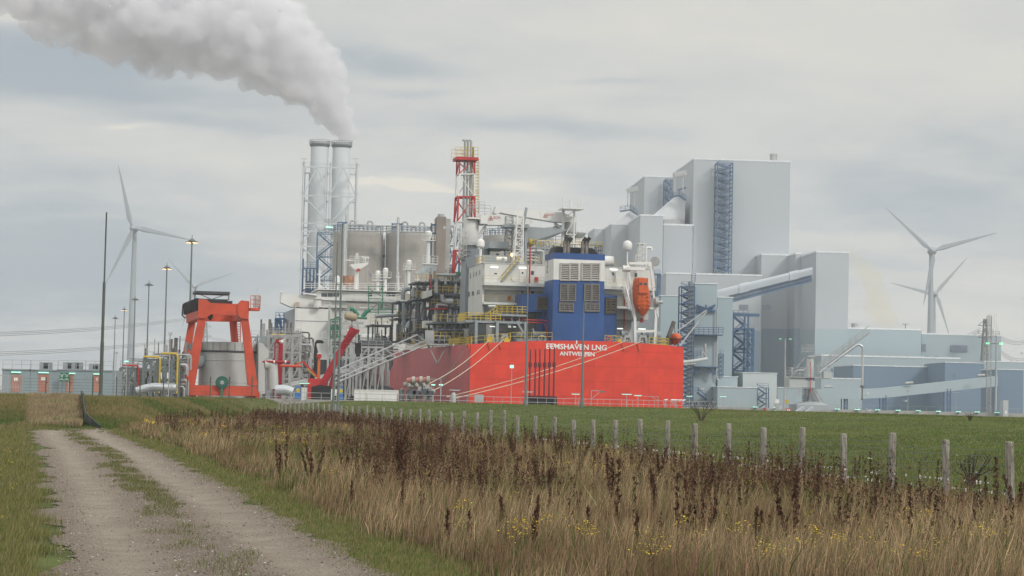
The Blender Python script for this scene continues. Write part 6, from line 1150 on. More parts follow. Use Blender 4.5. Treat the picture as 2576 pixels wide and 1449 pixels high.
# pylon and wires far left and right
def pylon(label, top, D, H, w0, F=W0, arms=(.93, .8)):
    c = F.at(top, D); t = thing('power_pylon', label, 'pylon', F, c[0], D, PLZ); m = MB(); m.lattice((c[0], D, PLZ), (c[0], D, c[2]), w0, w0*.2, 12, .3, .18, 'x'); m.build('lattice', POLE, t); m = MB()
    for f in arms: z = PLZ+(c[2]-PLZ)*f; m.bar((c[0]-w0*.6, D, z), (c[0]+w0*.6, D, z), .3); m.bar((c[0]-w0*.6, D, z), (c[0], D, z+2.5), .2); m.bar((c[0]+w0*.6, D, z), (c[0], D, z+2.5), .2)
    m.build('cross_arm', POLE, t); return t
pylon('lattice pylon seen between the gantry legs', cA(1085, 905), 1500, 48, 7)
pylon('lattice pylon above the pale hall at the right', cJ(1787, 425), 900, 48, 5)
WIRE = mat('power_wire', (.18, .2, .22), .6)
def wire(label, pts_, r=.09):
    t = thing('power_line', label, 'power line', W0, pts_[0][0], pts_[0][1], pts_[0][2])
    for k, o_ in enumerate((0, 2.2, 4.4)): MB().pipe([(p[0], p[1], p[2]-o_*.35) for p in pts_], r, 4).build('wire', WIRE, t)
def cat(p0, p1, D0, D1, sag, n=14): a, b = Vector(W0.at(p0, D0)), Vector(W0.at(p1, D1)); return [tuple(a.lerp(b, i/n)-Vector((0, 0, sag*4*(i/n)*(1-i/n)))) for i in range(n+1)]
wire('upper set of power wires crossing the sky left of the gantry', cat(cA(-20, 962), cA(985, 884), 900, 1450, 1.5), .12); wire('lower set of power wires crossing the sky left of the gantry', cat(cA(-20, 1065), cA(985, 990), 900, 1450, 1.5), .12); wire('power wires running right from the pylon between the gantry legs', cat(cA(1090, 980), cA(1360, 1018), 1500, 1700, 1), .1)
wire('power wires left of the pylon over the pale hall', cat(cJ(1290, 562), cJ(1740, 512), 1000, 900, 3), .1); wire('upper power wires running off right from the pylon', cat(cJ(1840, 512), cJ(2200, 620), 900, 1000, 3), .1); wire('lower power wires at the right edge below the pylon', cat(cJ(1945, 730), cJ(2200, 795), 900, 1000, 2), .1)
# ================================================================ white tanker behind the jetty
TV = 0.; _q = ray(cC(900, 600)); LG = Frame(_q.x*425/_q.y, 425, 10)
tk_ = thing('white_tanker', 'white tanker with wide bridge and black hull moored ahead of the red ship', 'ship', LG, 0, 0, -2)
L_ = lambda x, y, v=0: LG.at(cC(x, y), v); LB = lambda x, y, v=0: LG.at(cB(x, y), v)
HULLB = mat('hull_black', (.022, .026, .035), .45, 0, .2, .3)
def lbx(name, pa, pb, v, dep, m_=WHITE, par=tk_, fn=L_, fl=None):
    a, b = fn(*pa, v), fn(*pb, v); return MB().box((a[0], v, b[2] if fl is None else fl), (b[0], v+dep, a[2])).build(name, m_, par)
lbx('hull', (480, 812), (1500, 1200), -4, 70, HULLB, fl=-3); lbx('deckhouse', (436, 320), (778, 700), 2, 20, WHITE, fl=L_(436, 815)[2]-1); lbx('deckhouse', (778, 322), (1500, 700), 6, 18, CREAM, fl=L_(436, 815)[2]-1)
a, b = L_(436, 441, 2), L_(770, 447, 2); MB().box((a[0], 1.9, b[2]), (b[0], 1.99, a[2])).build('deck_line', GREY, tk_)
m = MB(); a = L_(436, 320, 2); b = L_(350, 345, 12); m.add([(a[0], 2, a[2]), (a[0], 2, L_(436, 580, 2)[2]), (b[0], 22, L_(436, 580, 2)[2]), (b[0], 22, a[2]-.3), (a[0], 22, a[2]), (a[0], 22, L_(436, 580, 2)[2])], [(0, 1, 2, 3), (4, 5, 2, 3), (0, 3, 4)]); m.build('side_wall', GREY, tk_)
br = lbx('bridge', (665, 150), (1480, 265), 4, 12, WHITE); lbx('bridge_roof', (640, 140), (1490, 158), 3, 14, WHITE)
for x0_, x1_ in ((690, 745), (752, 800), (805, 860), (1140, 1180), (1320, 1360), (1367, 1410)): a, b = L_(x0_, 175, 4), L_(x1_, 210, 4); MB().box((a[0], 3.93, b[2]), (b[0], 3.99, a[2])).build('bridge_window', GLASS, br)
m = MB(); m.prism([(q[0], q[2]) for q in (L_(300, 190, 3), L_(500, 190, 3), L_(665, 200, 3), L_(665, 320, 3), L_(400, 310, 3), L_(298, 265, 3))], 3, 6.5); m.build('bridge_wing', WHITE, tk_); lbx('bridge_front', (500, 200), (940, 320), 5, 8, CREAM)
m = MB(); m.tube(L_(303, 190, 3), L_(303, 172, 3), .15, n=6); m.lathe((L_(303, 165, 3)[0], 3), [(.1, L_(303, 175, 3)[2]), (.45, L_(303, 168, 3)[2]), (.1, L_(303, 160, 3)[2])], 8); m.prism([(q[0], q[2]) for q in (L_(500, 168, 2), L_(640, 182, 2), L_(655, 200, 2), L_(520, 182, 2))], 2, 3); m.lathe((L_(655, 250, 1)[0], 1), [(.8, L_(655, 310, 1)[2]), (.8, L_(655, 240, 1)[2]), (1.1, L_(655, 235, 1)[2]), (1.1, L_(655, 228, 1)[2])], 12); m.build('deck_crane', WHITE, tk_, smooth=2)
for y, x0_, x1_, v in ((140, 520, 1480, 3.5), (322, 440, 780, 2), (250, 960, 1480, 3)): m = MB(); m.rail([L_(x0_, y, v), L_(x1_, y, v)], 1.3, 1.6, .1, 3); m.build('ship_railing', WHITE, tk_)
lbx('crate', (440, 262), (478, 308), 2, 2, mat('tan_box', (.42, .32, .22), .6))
# tanker masts
def postcup(x, ytop, ybot, r, fn=LB, v=8, cup=1., plat=None, lat=None):
    a, b = fn(x, ytop, v), fn(x, ybot, v); m = MB(); m.lathe((a[0], v), [(r*1.15, b[2]), (r, a[2]-1.5), (r*1.0, a[2]-1.0), (r*2.0*cup, a[2]), (r*2.0*cup, a[2]+.6), (r*.9, a[2]+.9)], 12)
    zz = a[2]-1.1; w_ = 1.45*cup; m.box((a[0]-w_, v-w_*.6, zz-.15), (a[0]+w_, v+w_*.6, zz)); m.rail([(a[0]-w_, v-w_*.6, zz), (a[0]+w_, v-w_*.6, zz)], 1.1, .7, .06, 2); m.build('signal_post', WHITE, tk_, smooth=2)
postcup(1272, 912, 1180, .40, cup=.95); postcup(1110, 1152, 1400, .34, cup=.85); postcup(852, 1240, 1430, .34, cup=.8); postcup(915, 1218, 1430, .36, cup=.8)
m = MB(); a = LB(1275, 1150, 8); w_ = LB(1340, 1150, 8)[0]-a[0]; m.box((a[0]-w_*.9, 6.5, a[2]-.2), (a[0]+w_, 9.5, a[2])); m.rail([(a[0]-w_*.9, 6.5, a[2]), (a[0]+w_, 6.5, a[2])], 1.6, .8, .07, 3); m.prism([(a[0]-w_*.7, a[2]-.2), (a[0]+w_*.8, a[2]-.2), (a[0]+w_*.2, a[2]-1.5), (a[0]-w_*.2, a[2]-1.5)], 7, 9); m.build('mast_platform', WHITE, tk_)
m = MB(); a, b = LB(677, 1185, 7), LB(677, 1360, 7); m.lathe((a[0], 7), [(.5, b[2]), (.42, a[2]), (.5, LB(677, 1165, 7)[2])], 14); z = LB(677, 1160, 7)[2]; w0_ = LB(767, 1160, 7)[0]-a[0]; m.prism([(a[0]-w0_*.7, z), (a[0]+w0_, z+.6), (a[0]+w0_, z+.2), (a[0]+.5, z-1.0), (a[0]-.5, z-1.0)], 6, 8); m.rail([(a[0]-w0_*.7, 6, z+.3), (a[0]+w0_, 6, z+.3)], 1.5, .9, .07, 3)
m.lattice((a[0], 7, z), (a[0], 7, LB(677, 1062, 7)[2]), .8, .4, 7, .08, .06, 'x'); m.bar(LB(587, 1117, 6), LB(648, 1122, 6), .22); m.bar(LB(715, 1092, 6), LB(780, 1100, 6), .18); m.bar(LB(748, 1100, 6), LB(748, 1160, 6), .16); m.build('radar_mast', WHITE, tk_)
for x, y0_, y1_ in ((367, 1197, 1350), (1022, 1216, 1370), (1085, 1160, 1350), (1180, 1240, 1380)): a = LB(x, y0_, 9); b = LB(x, y1_, 9); m = MB(); m.tube(b, a, .22, .18, n=8); m.bar((a[0], 9, a[2]-3.5), (a[0]+2.2, 9, b[2]), .18); m.bar((a[0]-.5, 9, a[2]-1), (a[0]+.5, 9, a[2]-1), .2); m.build('light_mast', WHITE, tk_)
a = LB(517, 1285, 9); m = MB(); m.lathe((a[0], 9), [(.25, a[2]-.7), (.5, a[2]-.4), (.5, a[2]+.6), (.3, a[2]+.9), (.05, a[2]+1.0)], 12); m.tube((a[0], 9, a[2]-4), (a[0], 9, a[2]-1.2), .25, n=6); m.build('satellite_dome', WHITE, tk_, smooth=2)
RUST = mat('rusty_drum', (.30, .15, .09), .7, 0, .35, 1.0, streak=.5); a, b = LB(562, 1248, 16), LB(655, 1330, 16); MB().lathe(((a[0]+b[0])/2, 16), [((b[0]-a[0])/2, b[2]), ((b[0]-a[0])/2, a[2])], 20).build('rusty_funnel', RUST, tk_, smooth=2)
for lab, pts_, m_ in (('small red flag flying from the radar mast of the white tanker', ((680, 1188), (706, 1190), (706, 1212), (674, 1214)), REDP), ('small blue and white flag hanging over the white tanker bridge', ((770, 1200), (788, 1232), (804, 1256), (784, 1252)), mat('flag_blue', (.15, .2, .32), .7))):
    pl_ = [LB(*p, 6) for p in pts_]; t = thing('flag', lab, 'flag', LG, pl_[0][0], 6, pl_[0][2]); MB().prism([(q[0], q[2]) for q in pl_], 5.97, 6.03).build('cloth', m_, t); MB().bar((pl_[0][0], 6, pl_[0][2]+.5), (pl_[0][0], 6, pl_[0][2]-3), .06).build('halyard', ROPE, t)
# green manifold pipes and frames on the tanker deck
m = MB(); G_ = lambda x, y, v=-2: LG.at(cC(x, y), v)
a, b = G_(1142, 105), G_(1300, 108)
for x, y0_, y1_ in ((1146, 106, 340), (1282, 108, 330), (1240, 250, 400), (1300, 108, 112)): m.bar(G_(x, y0_), G_(x, y1_), .18)
for x0_, y0_, x1_, y1_ in ((1142, 107, 1302, 110), (1150, 228, 1285, 230), (1160, 140, 1280, 210), (1170, 335, 1290, 225), (1160, 335, 1420, 330), (1150, 360, 1400, 362)): m.bar(G_(x0_, y0_), G_(x1_, y1_), .15)
m.build('green_frame', GREENP, tk_)
m = MB(); m.elbow([G_(965, 330, -3), G_(1000, 330, -3), G_(1045, 395, -3)], .42, 10, 1.0); m.elbow([G_(1160, 335, -3), G_(1125, 355, -3), G_(1085, 405, -3)], .42, 10, 1.0); m.tube(G_(1000, 412, -3.2), G_(1130, 418, -3.2), .25, n=10); m.elbow([G_(810, 430, -2), G_(850, 405, -2), G_(885, 430, -2)], .22, 8); m.build('green_pipes', GREENP, tk_, smooth=2)
m = MB(); a, b = G_(782, 425, -1), G_(880, 620, -1); m.box((a[0], -1, b[2]), (b[0], 3, a[2])); m.build('green_tank', GREENP, tk_)
TAN = mat('tan_vessel', (.33, .27, .17), .55); m = MB(); a, b = G_(912, 392, -4), G_(1035, 415, -4); m.pipe([a, tuple(Vector(a).lerp(Vector(b), .08)), tuple(Vector(a).lerp(Vector(b), .92)), b], [.4, .78, .78, .4], 16); m.build('tan_vessel', TAN, tk_, smooth=2)
m = MB(); a, b = G_(1075, 595, -5), G_(1335, 598, -5); m.pipe([a, tuple(Vector(a).lerp(Vector(b), .05)), tuple(Vector(a).lerp(Vector(b), .95)), b], [.3, .48, .48, .3], 16); m.box(G_(1075, 625, -5), tuple(np.array(G_(1290, 745, -5))+np.array((0, 3, 0)))); m.lathe((G_(1200, 600, -2)[0], -2), [(1.3, G_(0, 745, -2)[2]), (1.3, G_(0, 620, -2)[2])], 16); m.build('white_piping', WHITE, tk_, smooth=2)
rs_ = random.Random(41); wm, gm, dm = MB(), MB(), MB()
for i in range(120):
    x, y = rs_.uniform(790, 1480), rs_.uniform(300, 790); b_ = (wm, wm, gm, dm)[rs_.randrange(4)]; v = -1-rs_.random()*2.5; L = rs_.uniform(15, 90)
    if rs_.random() < .5: b_.tube(G_(x, y, v), G_(x+L, y+rs_.uniform(-4, 4), v), rs_.choice((.07, .1, .2)), n=6)
    elif rs_.random() < .8: b_.tube(G_(x, y, v), G_(x, y+L, v), rs_.choice((.06, .1, .16)), n=6)
    else: b_.box(G_(x, y, v), tuple(np.array(G_(x+L*.35, y+L*.3, v))+np.array((0, 1.5, 0))))
wm.build('deck_piping', WHITE, tk_, smooth=2); gm.build('deck_pipework', GALV, tk_, smooth=2); dm.build('deck_valves', DGREY, tk_, smooth=2)
m = MB(); 
for y in (470, 565, 640, 745): m.rail([G_(785, y+22, -3.2), G_(1330, y+22, -3.2)], 1.1, 1.4, .06, 2)
m.build('deck_railing', WHITE, tk_)
rs_ = random.Random(43); m = MB()
for i in range(7): a = G_(790+i*85, 785, -3.5); m.lathe((a[0], -3.5), [(.5, a[2]-.8), (.5, a[2]+.1), (.25, a[2]+.4)], 8)
m.build('green_winches', GREENP, tk_, smooth=2)
# ================================================================ silos, stacks and towers behind
SILO = mat('silo_concrete', (.345, .325, .30), .85, 0, .10, .12, streak=.5, panel=(9., .15)); STK = mat('stack_concrete', (.56, .60, .62), .8, 0, .05, .05, panel=(14., .04), streak=.15)
SF = Frame(0, 640, 6); SB = lambda x, y, v=0: SF.at(cB(x, y), v)
def silo(label, x0_, x1_, yt, v=0):
    a, b = SB(x0_, yt+60, v), SB(x1_, yt+60, v); r = (b[0]-a[0])/2; c = (a[0]+b[0])/2; z = SB((x0_+x1_)/2, yt, v-r)[2]; t = thing('concrete_silo', label, 'silo', SF, c, v, PLZ, 'round concrete silos'); MB().lathe((c, v), [(r, PLZ), (r, z)], 48).build('wall', SILO, t, smooth=2)
    MB().lathe((c, v), [(r*1.008, z-.5), (r*1.008, z+.6), (r*.9, z+.7)], 48).build('roof_rim', CONCR, t, smooth=2); m = MB(); m.rail([(c+r*math.cos(q), v+r*math.sin(q), z+.6) for q in np.linspace(math.pi, 2*math.pi, 19)], 2, 3, .15, 3); m.build('roof_railing', PBLUE, t)
    m = MB()
    for k in range(5): u = c-r*.7+r*.35*k; m.elbow([(u, v-r*.5, z), (u, v-r*.5, z+2.5+k % 2*1.5), (u+r*.2, v-r*.5, z+2.5+k % 2*1.5), (u+r*.2, v-r*.5, z)], .3, 8, 1)
    m.build('roof_ducts', GALV, t, smooth=2); return c, r, z
s1 = silo('left round concrete silo in front of the twin chimneys', 484, 893, 893); s2 = silo('right round concrete silo beside the brown concrete tower', 918, 1320, 903); s3 = silo('concrete silo mostly hidden behind the white crane boom', 1722, 2080, 925, 14)
t = thing('silo_bridge', 'pipe bridge with blue frames running over the silo tops', 'pipe bridge', SF, s1[0], -10, s1[2]); m = MB(); p_ = MB()
for y in (828, 850, 872): a, b = SB(600, y, -14), SB(1345, y+16, -14); p_.tube(a, b, .22 if y != 850 else .14, n=8)
for x in (520, 575, 970, 1050, 1296, 1338): a = SB(x, 812, -14); m.bar(a, (a[0], -14, s1[2]), .35)
for x0_, x1_, y in ((520, 600, 808), (968, 1055, 820), (1294, 1340, 824)): m.bar(SB(x0_, y, -14), SB(x1_, y, -14), .4); m.bar(SB(x0_, y+30, -14), SB(x1_, y, -14), .25)
p_.tube(SB(580, 822, -15), (SB(580, 822, -15)[0], -26, PLZ+12), .42, n=10); p_.tube(SB(1018, 822, -15), (SB(1018, 822, -15)[0], -26, PLZ+12), .42, n=10)
m.build('frame', PBLUE, t); p_.build('pipes', GALV, t, smooth=2)
a = SB(590, 880, -s1[1]-1); b = SB(1018, 900, -s2[1]-1)
t = thing('downpipe_pair', 'pair of pale blue riser pipes running down the silo fronts', 'pipe', SF, a[0], -20, PLZ)
t2 = [MB().tube((q[0], -c[1]-1, PLZ), (q[0], -c[1]-1, c[2]+5), .42, n=10).build('riser_pipe', TANKG, t, smooth=2) for q, c in ((a, s1), (b, s2))]
t = thing('white_column', 'tall white flue column standing between the two silos', 'column', SF, SB(902, 1000, 5)[0], 5, PLZ); a, b = SB(893, 912, 5), SB(916, 912, 5); MB().box((a[0], 5, PLZ), (b[0], 9, a[2])).build('casing', mat('pale_cladding', (.60, .64, .67), .5, 0, .05, .1), t); MB().box((a[0]-.05, 4.9, SB(902, 1095, 5)[2]), (b[0]+.05, 4.99, SB(902, 1075, 5)[2])).build('band', PBLUE, t)
stair_tower('tall blue stair tower in front of the left silo', cB(352, 890), cB(480, 1330), 25, PBLUE, 7, F=SF, base=PLZ, dep=6, t_=.24)
t = thing('equipment_frame', 'low dark blue steel frame at the foot of the twin chimneys', 'steel frame', SF, SB(290, 1300, 20)[0], 20, PLZ); m = MB(); a, b = SB(232, 1185, 20), SB(348, 1400, 20)
for i in range(5):
    u = a[0]+(b[0]-a[0])*i/4; m.bar((u, 20, PLZ), (u, 20, a[2]+(3 if i in (0, 4) else 0)), .5); m.bar((u, 28, PLZ), (u, 28, a[2]), .6)
for k in range(7): z = PLZ+(a[2]-PLZ)*k/6; m.bar((a[0], 20, z), (b[0], 20, z), .4); m.bar((a[0], 20, z), (b[0], 20, z-4), .2)
m.box((a[0]+1, 22, PLZ), (b[0]-1, 27, a[2]-4)); m.build('frame', BLUST, t); m = MB(); m.rail([(a[0], 20, a[2]), (b[0], 20, a[2])], 2.0, 2, .12, 3); m.build('railing', PBLUE, t)
# twin chimneys in their steel frame
CH = Frame(0, 930, 5); CB = lambda x, y, v=0: CH.at(cB(x, y), v)
def chimney(label, x0_, x1_, yt, ring, v=0):
    a, b = CB(x0_, yt, v), CB(x1_, yt, v); c, r = (a[0]+b[0])/2, (b[0]-a[0])/2; z = a[2]; t = thing('chimney', label, 'chimney', CH, c, v, PLZ, 'twin power plant chimneys'); MB().lathe((c, v), [(r*1.02, PLZ), (r*.98, z*.6), (r, z-2), (r, z), (r*.93, z+.1), (r*.93, z-3)], 40).build('shaft', STK, t, smooth=2)
    zr = CB(x0_, ring, v)[2]; m = MB(); m.lathe((c, v), [(r*1.0, zr-1.0), (r*1.17, zr), (r*1.17, zr+.5), (r, zr+.5)], 36); m.rail([(c+r*1.15*math.cos(q), v+r*1.15*math.sin(q), zr+.5) for q in np.linspace(0, 2*math.pi, 25)], 1.6, 3, .13, 2); m.build('ring_gallery', POLE, t); MB().lathe((c, v), [(r*.92, z-3.1), (r*.92, z-3)], 24).build('dark_mouth', BLACK, t); return c, r, z
k1 = chimney('left chimney of the twin pair, no smoke above it', 298, 446, 140, 165); k2 = chimney('right chimney of the twin pair, topped by the smoke plume', 479, 627, 148, 173)
t = thing('steel_bracing', 'white tubular steel frame braced around the twin chimneys', 'steel frame', CH, CB(450, 1400)[0], -14, PLZ); m, n_ = MB(), MB(); WF = mat('frame_white', (.50, .53, .56), .5, 0, .05, .1); vf, vr = -13., 13.
cols = [(CB(238, 350, vf)[0], CB(238, 350, vf)[2]), (CB(460, 350, vf)[0], CB(460, 350, vf)[2]), (CB(680, 355, vf)[0], CB(680, 355, vf)[2])]; zt_ = cols[0][1]
for u, z in cols: m.tube((u, vf, PLZ), (u, vf, zt_+2.5), .46, n=10); m.tube((u, vr, PLZ), (u, vr, zt_+2.5), .46, n=10)
m.tube((cols[1][0]-2, vf, PLZ), (cols[1][0]-2, vf, zt_), .32, n=8); m.tube((cols[0][0]+2.4, vr-3, PLZ), (cols[0][0]+2.4, vr-3, zt_), .35, n=8)
lev = [CB(460, y, vf)[2] for y in (352, 590, 818, 1010, 1230)]
for z in lev+[CB(460, 885, vf)[2]]:
    for vv in (vf, vr): m.bar((cols[0][0], vv, z), (cols[2][0], vv, z), .55)
    for u, _ in cols: m.bar((u, vf, z), (u, vr, z), .5)
    n_.rail([(cols[0][0]-1, vf-.8, z+.5), (cols[2][0]+1, vf-.8, z+.5)], 1.3, 3.5, .09, 2)
for za_, zb__, up_ in ((lev[0], lev[1], 1), (lev[1], lev[2], 0), (lev[2], lev[3], 1), (lev[3], lev[4], 0)):
    for (ua, _), (ub, _) in ((cols[0], cols[1]), (cols[1], cols[2])):
        um = (ua+ub)/2
        if up_: m.tube((um, vf, za_), (ua, vf, zb__), .26, n=7); m.tube((um, vf, za_), (ub, vf, zb__), .26, n=7)
        else: m.tube((ua, vf, za_), (ub, vf, zb__), .26, n=7) if ua < cols[1][0]-1 else m.tube((ub, vf, za_), (ua, vf, zb__), .26, n=7)
    for u, _ in cols[::2]: m.tube((u, vf, za_), (u, vr, zb__), .22, n=6)
m.build('members', WF, t, smooth=2); n_.build('walkway_railing', GALV, t)
for x, y in ((240, 345), (670, 345), (450, 845)): 
    c = CB(x, y, vf-1); m = MB(); m.bar((c[0], vf-1, c[2]), (c[0], vf-1, c[2]+3.5), .2); m.bar((c[0]-1.5, vf-1, c[2]+3.5), (c[0]+1.5, vf-1, c[2]+3.5), .25); m.build('lamp_bracket', GALV, t)
c = CB(450, 847, vf-2); MB().box((c[0]-1.6, vf-2, c[2]-.2), (c[0]+1.6, vf-1.6, c[2]+.3)).build('lit_lamp', GREENL, t)
a, b = W0.at(cE(840, 308), 560), W0.at(cE(1125, 296), 560); t = thing('pale_shed', 'pale grey shed roofline seen under the raised crane booms', 'building', W0, a[0], 560, PLZ); MB().prism([(a[0], a[2]), (b[0], b[2]+.5), (b[0], PLZ), (a[0], PLZ)], 560, 590).build('walls', mat('shed_grey', (.46, .49, .52), .55, 0, .04, .05), t); MB().prism([(a[0]-.2, a[2]+.01), (b[0]+.2, b[2]+.51), (b[0]+.2, b[2]+1.1), (a[0]-.2, a[2]+.6)], 559.8, 590).build('roof_edge', GALV, t)
# brown concrete tower
TW = Frame(0, 560, 6); a, b = TW.at(cB(1340, 757), 0), TW.at(cB(1418, 757), 0); t = thing('concrete_tower', 'slender brown concrete tower right of the silos', 'tower', TW, a[0], 0, PLZ); TWM = mat('tower_concrete', (.235, .20, .175), .85, 0, .12, .2, streak=.4)
c = TW.at(cB(1450, 760), 4); MB().box((a[0], 0, PLZ), (b[0], 9, a[2])).build('shaft', TWM, t); MB().box((b[0]+.003, 1.5, PLZ), (c[0], 8, a[2]-.4)).build('side_shaft', CONCR, t); q = TW.at(cB(1395, 838), 0); q2 = TW.at(cB(1413, 860), 0); MB().box((q[0], -.08, q2[2]), (q2[0], -.003, q[2])).build('window', TANKG, t); q = TW.at(cB(1375, 738), 3); MB().tube((q[0], 3, a[2]), (q[0], 3, q[2]), .9, n=10).build('roof_pot', GALV, t)
stair_tower('narrow blue stair tower right of the brown concrete tower', cB(1440, 835), cB(1482, 1230), 6, PBLUE, 9, F=TW, base=PLZ, dep=4, t_=.22); stair_tower('narrow blue stair frame partly hidden by the red and white mast', cB(1488, 860), cB(1528, 1230), 14, PBLUE, 8, F=TW, base=PLZ, dep=4, t_=.2)
t = thing('blue_gantry', 'blue frame bridging left of the brown concrete tower top', 'steel frame', TW, TW.at(cB(1315, 830), 3)[0], 3, PLZ); m = MB()
for x in (1296, 1336): q = TW.at(cB(x, 826), 3); m.bar((q[0], 3, PLZ), q, .5)
for y in (828, 900, 960, 1090): m.bar(TW.at(cB(1296, y), 3), TW.at(cB(1338, y), 3), .4)
m.build('frame', PBLUE, t)
# ================================================================ the power plant on the right
PL = Frame(0, 950, 4); HB = lambda x, y, v=0: PL.at(cH(x, y), v)
W_G = mat('cladding_grey', (.395, .425, .455), .55, 0, .025, .02, panel=(-3.2, .05)); W_B = mat('cladding_blue_grey', (.25, .33, .40), .55, 0, .03, .02, panel=(-3.2, .06)); W_P = mat('cladding_pale_green', (.32, .395, .43), .55, 0, .03, .03, panel=(-2.4, .09)); W_D = mat('cladding_blue', (.145, .215, .295), .55, 0, .04, .03, panel=(-2.6, .08)); W_E = mat('roof_edge_white', (.66, .69, .71), .5); VENTD = mat('vent_blue', (.17, .20, .25), .6)
def block(label, pa, xr, v, dep, low=None, m_=W_G, m2=W_B, fn=None, F=PL, cr=cH, edge=.7, name='plant_building', par=None, base=PLZ, xcr=None):
    a = F.at(cr(*pa), v); b = F.at(cr(xr, pa[1]), v); t = par or thing(name, label, 'building', F, (a[0]+b[0])/2, v, base)
    zl = None if low is None else F.at(cr(*low), v)[2]
    if zl is None: MB().box((a[0], v, base), (b[0], v+dep, a[2])).build('walls', m_, t)
    else: MB().box((a[0], v, zl), (b[0], v+dep, a[2])).build('upper_walls', m_, t); MB().box((a[0]-.1, v-.1, base), (b[0]+.1, v+dep, zl-.01)).build('lower_walls', m2, t)
    if edge: MB().box((a[0]-.15, v-.15, a[2]+.01), (b[0]+.15, v+dep+.1, a[2]+edge)).build('roof_edge', W_E, t)
    return t, a, b
bh, a, b = block('tallest pale boiler house with a blue stair tower up its front', (984, 182), 1783, 0, 66, low=(984, 1581)); zbh = a[2]
m = MB(); c = HB(733, 726, .0); d = HB(984, 726, .0); m.box((c[0], .0, PLZ), (d[0]-.01, 40, c[2])); m.build('lower_wing', W_G, bh); MB().box((c[0]-.1, -.1, c[2]+.01), (d[0]-.02, 40, c[2]+.8)).build('wing_edge', W_E, bh)
m = MB(); ch_ = [HB(*p, 8) for p in ((660, 642), (850, 482), (912, 528), (908, 716), (735, 716), (660, 716))]; m.prism([(q[0], q[2]) for q in ch_], 8, 30); m.build('chute_housing', mat('cladding_light', (.60, .62, .64), .5, 0, .03, .03), bh); m = MB(); m.bar(HB(735, 700, 7), HB(900, 700, 7), 1.6, 2.4); m.build('chute_beam', GALV, bh)
m = MB(); e = SH  # portal beams on the side wall
def gantry_bits(x0_, x1_, yb0, yb1, yl, v, par):
    m = MB(); a_, b_ = HB(x0_, yb0, v), HB(x1_, yb1, v); m.bar(a_, b_, 1.2, 2.4); 
    for x in (x0_+8, x1_-28): c_ = HB(x, yb0-15, v); m.bar(c_, (c_[0], v, HB(x, yl, v)[2]), .55)
    m.build('hoist_beam', GALV, par)
gantry_bits(820, 924, 312, 290, 455, -2, bh)
m = MB(); m.bar(HB(760, 500, 4), HB(860, 480, 4), .8); m.bar(HB(860, 480, 4), HB(920, 522, 4), .8); m.rail([HB(760, 495, 3), HB(860, 475, 3), HB(920, 518, 3)], 2.2, 2.4, .2, 3); m.bar(HB(850, 435, 4), HB(918, 415, 4), .8); m.build('side_gallery', PBLUE, bh)
a = HB(1612, 200, 20); b = HB(1674, 172, 20); m = MB().lathe(((a[0]+b[0])/2, 20), [((b[0]-a[0])/2, zbh), ((b[0]-a[0])/2, b[2]+1.0), ((b[0]-a[0])/2*1.06, b[2]+1.1), ((b[0]-a[0])/2*1.06, b[2]+2)], 18); m.build('roof_stack', GALV, bh, smooth=2); RST = ((a[0]+b[0])/2, 20, b[2]+2)
stair_tower('tall blue stair tower on the front of the boiler house', cH(1182, 210), cH(1292, 1130), -9, PBLUE, 14, F=PL, base=HB(1182, 1132, -9)[2], dep=7, t_=.36)
bh2, a, b = block('second pale boiler house, further back on the left', (577, 326), 900, 120, 60, m_=W_G); HB2 = 0
m = MB(); m.prism([(q[0], q[2]) for q in [HB(*p, 112) for p in ((285, 750), (455, 612), (520, 650), (520, 800), (285, 800))]], 112, 118); m.build('chute_housing', MATS['cladding_light'], bh2); gantry_bits(430, 521, 445, 420, 575, 116, bh2); m = MB(); m.bar(HB(372, 612, 110), HB(460, 598, 110), .8); m.bar(HB(460, 598, 110), HB(518, 640, 110), .8); m.rail([HB(372, 605, 109), HB(460, 592, 109), HB(518, 635, 109)], 2.2, 2.4, .2, 3); m.build('side_gallery', PBLUE, bh2)
stair_tower('upper part of a blue stair tower on the second boiler house', cH(750, 350), cH(800, 640), 112, PBLUE, 5, F=PL, base=HB(750, 700, 112)[2], dep=6, t_=.36)
block('pale square tower in front of the second boiler house', (541, 648), 731, -6, 44)
_, a, b = block('low pale annex left of the square tower', (303, 722), 512, 40, 40, m_=W_G, m2=W_B); block('pale annex at the far left end of the power plant', (160, 760), 303, 70, 30, m_=W_G)
block('long flat pale hall across the foot of the boiler house', (755, 1128), 1546, -32, 30, low=(755, 1581)); bb, a, b = block('mid height pale block right of the boiler house foot', (1545, 974), 1830, -14, 36, low=(1545, 1581))
for pa, pb in (((1366, 1383), (1435, 1420)), ((1556, 1387), (1625, 1425))):
    c, d = HB(*pa, -33), HB(*pb, -33); MB().box((c[0], -32.4, d[2]), (d[0], -32.12, c[2])).build('wall_vent', VENTD, bb if 0 else bpy.data.objects['plant_building.005'] if 'plant_building.005' in bpy.data.objects else bb)
_, a, b = block('slim pale stair block beside the right hand tower', (1828, 967), 1872, -30, 30, low=(1828, 1581)); 
rt, a, b = block('tall pale tower at the right with a blue green lower half', (1998, 952), 2268, -62, 58, low=(1998, 1581), m2=W_P); m = MB(); c = HB(1905, 968, -20); d = HB(1998, 968, -20); m.box((c[0], -30, PLZ), (a[0]-.02, -5, c[2])); m.build('side_block', W_G, rt)
c, d = PL.at(cJ(90, 160), -31), PL.at(cJ(130, 208), -31); MB().box((c[0], -30.4, d[2]), (d[0], -30.1, c[2])).build('wall_vent', VENTD, rt)
